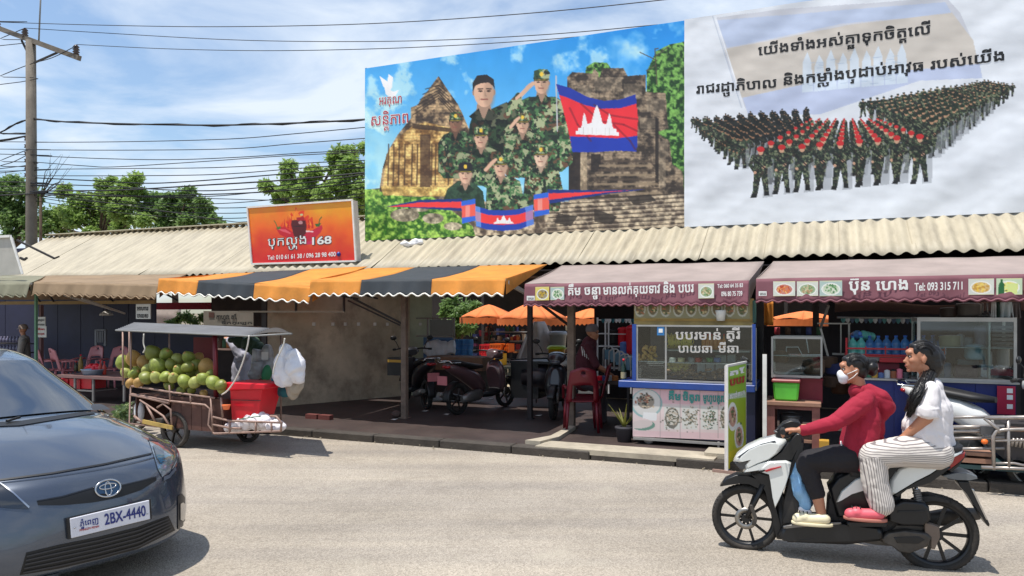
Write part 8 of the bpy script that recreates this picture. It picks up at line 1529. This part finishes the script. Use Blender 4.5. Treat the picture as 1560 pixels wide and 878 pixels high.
def hair(T, P, F, extra, name='hair', fs=.012):
    q = MB(); q.ell(P(-.020, 0, .046), (.086, .073, .073), 20, 14, F); q.ell(P(-.045, 0, .0), (.055, .067, .075), 16, 10, F); q.ell(P(.028, 0, .078), (.046, .052, .028), 14, 8, F)
    for e in (1, -1): q.ell(P(-.02, e*.050, .030), (.042, .024, .045), 10, 8, F); q.ell(P(.032, e*.050, .048), (.026, .014, .030), 10, 8, F)
    for pts, rs in extra: limb(q, pts, rs, 10, 4)
    o = fuse(name, q, m_hair, T, .006, 2, folds(.004, 26, 3, (1, 1, .4))); rs_ = random.Random(len(extra)); s_ = MB()
    for k in range(230):                                                          # strands combed from the brow to the nape
        b = rs_.uniform(-1, 1); lift = rs_.uniform(1.0, 1.05)+(.05 if rs_.random() < .12 else 0); pts = []
        for j in range(9):
            t = j/8; a = .55-2.75*t+rs_.uniform(-.02, .02); ca, sa = math.cos(a*.95+.35), math.sin(a*.95+.35)
            w_ = math.sqrt(max(.02, 1-.86*b*b)); pts.append(P(-.020+.088*lift*math.sin(1.15-2.9*t)*w_, .075*b*lift*(1-.12*t), .046+.076*lift*math.cos(1.15-2.9*t)*w_-.03*t*t))
        s_.tube(pts, [.0016]*8+[.0005], 4, cap=False)
    s_.build('hair_strands', m_hair, T)['kind'] = 'stuff'; return o
hair(DR, P, F, [([P(-.09, 0, .02), P(-.125, 0, .012), P(-.13, .01, -.02)], [.035, .045, .035]), ([P(-.11, 0, .05), P(-.15, 0, .055)], [.03, .02])])
MB().tube([P(-.13, .05, .05), P(-.155, .06, .03), P(-.15, .06, 0), P(-.135, .055, -.03)], .009, 8).tube([P(-.15, .05, .03), P(-.175, .055, .02), P(-.18, .055, -.01)], .008, 8).build('hair_clip', M('clip_pink', (226, 160, 160), .4), DR)
PA = thing('person', 'woman in a white t-shirt and striped trousers riding pillion with a long ponytail', 'person', S(1420, 800), world=True, rot=SG)
q = MB(); hc = S(1402, 545, 0); P, F = head(q, hc, SDn+SN*.06, .98, tilt=-.03)
limb(q, [hc+ZU*-.05-SDn*.03, S(1412, 577), S(1423, 615), S(1424, 680)], [.046, .044, .09, .10]); limb(q, [S(1417, 592, .13), S(1412, 636, .18), S(1380, 665, .12)], [.05, .042, .030]); hand(q, S(1383, 661, .12), SDn-ZU*.7, ZU+SDn*.5, -SN, .95, .5)
limb(q, [S(1417, 592, -.15), S(1410, 636, -.18), S(1380, 668, -.10)], [.05, .042, .030])
for o in (.19, -.19): limb(q, [S(1420, 690, o*.5), S(1335, 690, o), S(1338, 740, o), S(1345, 778, o)], [.08, .055, .045, .034]); limb(q, [S(1345, 781, o), S(1318, 790, o)], [.034, .026])
fuse('body', q, m_skin, PA, .0065, 2); face(PA, P, F, .98); MB().ell(P(.090, 0, -.061), (.006, .020, .008), 8, 6, F).build('lips', M('lips', (142, 70, 66), .45), PA)
q = MB()
for o, r_ in ((-.10, .095), (0, .12), (.10, .095)): limb(q, [S(1421, 594, o), S(1424, 625, o), S(1418, 660, o), S(1424, 682, o)], [r_*.55, r_*.95, r_*1.15, r_*1.1]); limb(q, [S(1412, 600, o), S(1398, 650, o*.9), S(1402, 674, o)], [r_*.5, r_*.85, r_*.8])
limb(q, [S(1418, 593, .14), S(1416, 612, .18), S(1412, 626, .19)], [.054, .060, .064]); q.tube([S(1413, 620, .19), S(1411.5, 635, .19)], .072, 16); limb(q, [S(1418, 592, -.15), S(1412, 626, -.19)], [.066, .076]); limb(q, [S(1413, 582), S(1420, 590)], [.056, .07])
fuse('t_shirt', q, M('cotton_white', (218, 212, 212), .8, sc=6, var=.04, bump=.1, bsc=300), PA, .0075, 2, folds(.012, 7, 9))
q = MB(); axs = []
for o in (.17, -.17):
    J = [S(1425, 690, o*.6), S(1372, 688, o), S(1330, 694, o*1.15), S(1333, 735, o*1.15), S(1343, 768, o*1.15)]; limb(q, J, [.115, .105, .092, .086, .082]); axs += [(J[0], J[2]), (J[2], J[4])]
limb(q, [S(1430, 688), S(1415, 694)], [.12, .12]); tr = fuse('striped_trousers', q, None or M('tmp', (200, 200, 200)), PA, .0065, 3, folds(.006, 9, 12))
mt = bpy.data.materials.new('striped_cotton'); mt.use_nodes = True; t = mt.node_tree; b = t.nodes['Principled BSDF']; b.inputs['Roughness'].default_value = .85
an = t.nodes.new('ShaderNodeAttribute'); an.attribute_name = 'stripe'; mu = t.nodes.new('ShaderNodeMath'); mu.operation = 'MULTIPLY'; mu.inputs[1].default_value = 2*math.pi/.0150; sn = t.nodes.new('ShaderNodeMath'); sn.operation = 'SINE'; rp = t.nodes.new('ShaderNodeValToRGB'); rp.color_ramp.elements[0].position = .62; rp.color_ramp.elements[1].position = .92; rp.color_ramp.elements[0].color = (*lin((210, 202, 194)), 1); rp.color_ramp.elements[1].color = (*lin((122, 114, 114)), 1)
ad_ = t.nodes.new('ShaderNodeMapRange'); ad_.inputs['From Min'].default_value = -1; t.links.new(an.outputs['Fac'], mu.inputs[0]); t.links.new(mu.outputs[0], sn.inputs[0]); t.links.new(sn.outputs[0], ad_.inputs['Value']); t.links.new(ad_.outputs[0], rp.inputs[0]); t.links.new(rp.outputs[0], b.inputs['Base Color'])
tr.data.materials.clear(); tr.data.materials.append(mt); mw = FIN[PA.name]; vals = []
for v_ in tr.data.vertices:
    p = mw @ v_.co; best = None
    for a, b_ in axs:
        d = b_-a; k = max(0, min(1, (p-a).dot(d)/d.length_squared)); r_ = p-(a+d*k)
        if best is None or r_.length < best[0]: dn = d.normalized(); m_ = dn.cross(SN); best = (r_.length, r_.dot(m_)+.35*r_.dot(SN))
    vals.append(best[1])
at_ = tr.data.attributes.new('stripe', 'FLOAT', 'POINT'); at_.data.foreach_set('value', vals)
m_pkc = M('pink_rubber', (214, 92, 104), .5, sc=9, var=.15); clog(PA, 1318, 791, .22, m_pkc, M('sole_tan', (176, 110, 96), .6)); clog(PA, 1320, 790, -.22, m_pkc)
hair(PA, P, F, [([P(-.06, 0, .02), P(-.085, .0, -.05), P(-.075, .03, -.11), P(-.06, .06, -.15)], [.07, .062, .055, .045]), ([P(-.09, 0, .05), P(-.12, 0, .0), P(-.11, .0, -.07)], [.04, .04, .03])])
q = MB(); limb(q, [P(-.09, .04, -.07), S(1407, 588, .12), S(1398, 603, .17), S(1391, 618, .17), S(1384, 634, .15)], [.045, .042, .046, .038, .012]); limb(q, [P(-.06, .03, -.09), S(1403, 592, .13), S(1390, 612, .14), S(1379, 626, .12)], [.03, .03, .03, .01]); fuse('ponytail', q, m_hair, PA, .006, 1, folds(.008, 24, 3, (1, 1, .35)))
s_ = MB(); rs_ = random.Random(4); pa = smooth_path([P(-.08, .03, -.06), S(1407, 588, .13), S(1398, 603, .19), S(1391, 618, .19), S(1384, 636, .16)], 5)
for k in range(90):
    o_ = Vector((rs_.gauss(0, 1), rs_.gauss(0, 1), rs_.gauss(0, .5))).normalized()*rs_.uniform(.8, 1.12); e_ = rs_.uniform(.8, 1.06); n_ = len(pa); wv = rs_.uniform(0, 6)
    s_.tube([p+o_*.046*math.sin(math.pi*min(.93, .22+.75*i/n_))+SDn*.006*math.sin(i*.6+wv) for i, p in enumerate(pa[:int(n_*e_)])], .0016, 4, cap=False)
s_.build('loose_strands', m_hair, PA)['kind'] = 'stuff'
MB().tube([P(-.05, .08, -.09), P(-.08, .08, -.12), P(-.10, .075, -.15)], .012, 8).build('hair_scarf', M('scarf_rose', (150, 110, 116), .7), PA)
# ---------------------------------------------------------------- people in the stalls
def bg(label, hp, v, fdir, J, top, low, hat=None, hs=1.0, arms=(), seat=False):
    w_ = lambda x, y, dv=0: PL(x, y, O0+VD*(v+dv), VD); T = thing('person', label, 'person', (U(hp[0], v), v, PAVZ)); q = MB(); hc = w_(*hp); P, F = head(q, hc, fdir, hs, tilt=0); limb(q, [hc-ZU*.06, w_(*J[0])], [.05, .05])
    limb(q, [w_(*p) for p in J], [.07]+[.09]*(len(J)-1))
    for A_ in arms: limb(q, [w_(*p) for p in A_], [.045, .038, .03][:len(A_)]); e = w_(*A_[-1]); d = (e-w_(*A_[-2])).normalized(); hand(q, e, d, ZU if abs(d.z) < .8 else VD*-1, d.cross(ZU if abs(d.z) < .8 else VD), 1.0, .6)
    for L_ in low[1]: limb(q, [w_(*p) for p in L_], [.07, .055, .04][:len(L_)])
    fuse('body', q, m_skin, T, .011, 2); face(T, P, F, hs)
    q = MB(); limb(q, [w_(p[0], p[1], (p[2] if len(p) > 2 else 0)) for p in J], top[1]); limb(q, [w_(J[0][0], J[0][1]+2, -.13), w_(J[0][0], J[0][1]+2, .13)], [.07, .07])
    for A_ in arms: limb(q, [w_(*p) for p in A_[:top[2]]], [.075, .06, .05][:top[2]])
    fuse('shirt', q, top[0], T, .013, 2, folds(.012, 7, v)); q = MB()
    for L_ in low[1]: limb(q, [w_(*p) for p in L_], [.10, .085, .07][:len(L_)])
    if low[1]: fuse('trousers', q, low[0], T, .014, 2, folds(.008, 7, v))
    if hat: M4 = MB(); M4.lathe(P(-.01, 0, .03), [(.14 if hat[1] else .10, -.005), (.10, .01), (.095, .06), (.07, .10), (.02, .115)], 18); M4.build('hat', hat[0], T)
    else: hair(T, P, F, [])
    return T
bg('seated person in a maroon jacket with striped shoulder and grey hat', (903, 508), 2.35, UD-VD*.2, [(898, 524), (892, 550), (890, 580)], (M('maroon_jacket', (74, 24, 36), .8), [.12, .17, .17], 2), (M('grey_trousers', (62, 54, 58), .8), [[(892, 584, -.1), (915, 592, -.15), (918, 640, -.15)], [(892, 584, .1), (915, 592, .15), (918, 640, .15)]]), (M('hat_grey', (112, 106, 108), .8), 0), 1.0, [[(896, 530, -.18), (908, 556, -.2), (925, 566, -.1)], [(896, 530, .18), (910, 560, .2), (926, 568, .1)]])
T = [o for o in bpy.data.objects if o.name.startswith('person')][-1]
for k in range(4): MB().tube([PL(x, y, O0+VD*2.15, VD) for x, y in ((886+k*3.5, 528+k*1.5), (888+k*3, 542+k*2))], .008, 5).build('sleeve_stripe', wh, T)
bg('standing person in a pale shirt and pointed hat in the dark left stall', (35, 503), 3.3, -UD, [(37, 518), (36, 545), (38, 570)], (M('shirt_beige', (146, 138, 132), .8), [.12, .15, .15], 2), (M('dark_cloth', (34, 32, 40), .8), [[(36, 572, -.1), (37, 592, -.1), (37, 612, -.1)], [(38, 572, .1), (39, 592, .1), (39, 612, .1)]]), (M('hat_tan', (156, 136, 124), .8), 1), 1.0, [[(35, 522, -.18), (30, 545, -.18), (26, 560, -.1)]])
bg('vendor in a pale grey shirt reaching up under the canopy behind the coconut cart', (372, 523), -.1, -UD-VD*.3, [(372, 540), (370, 560), (370, 590)], (M('shirt_grey_pale', (160, 158, 168), .8), [.12, .16, .16], 3), (M('dark_cloth'), [[(368, 596, -.1), (368, 630, -.1), (368, 662, -.1)], [(374, 596, .1), (374, 630, .1), (374, 662, .1)]]), (M('hat_dark', (40, 52, 44), .8), 1), 1.0, [[(366, 544, -.15), (358, 530, -.18), (349, 519, -.12)]])
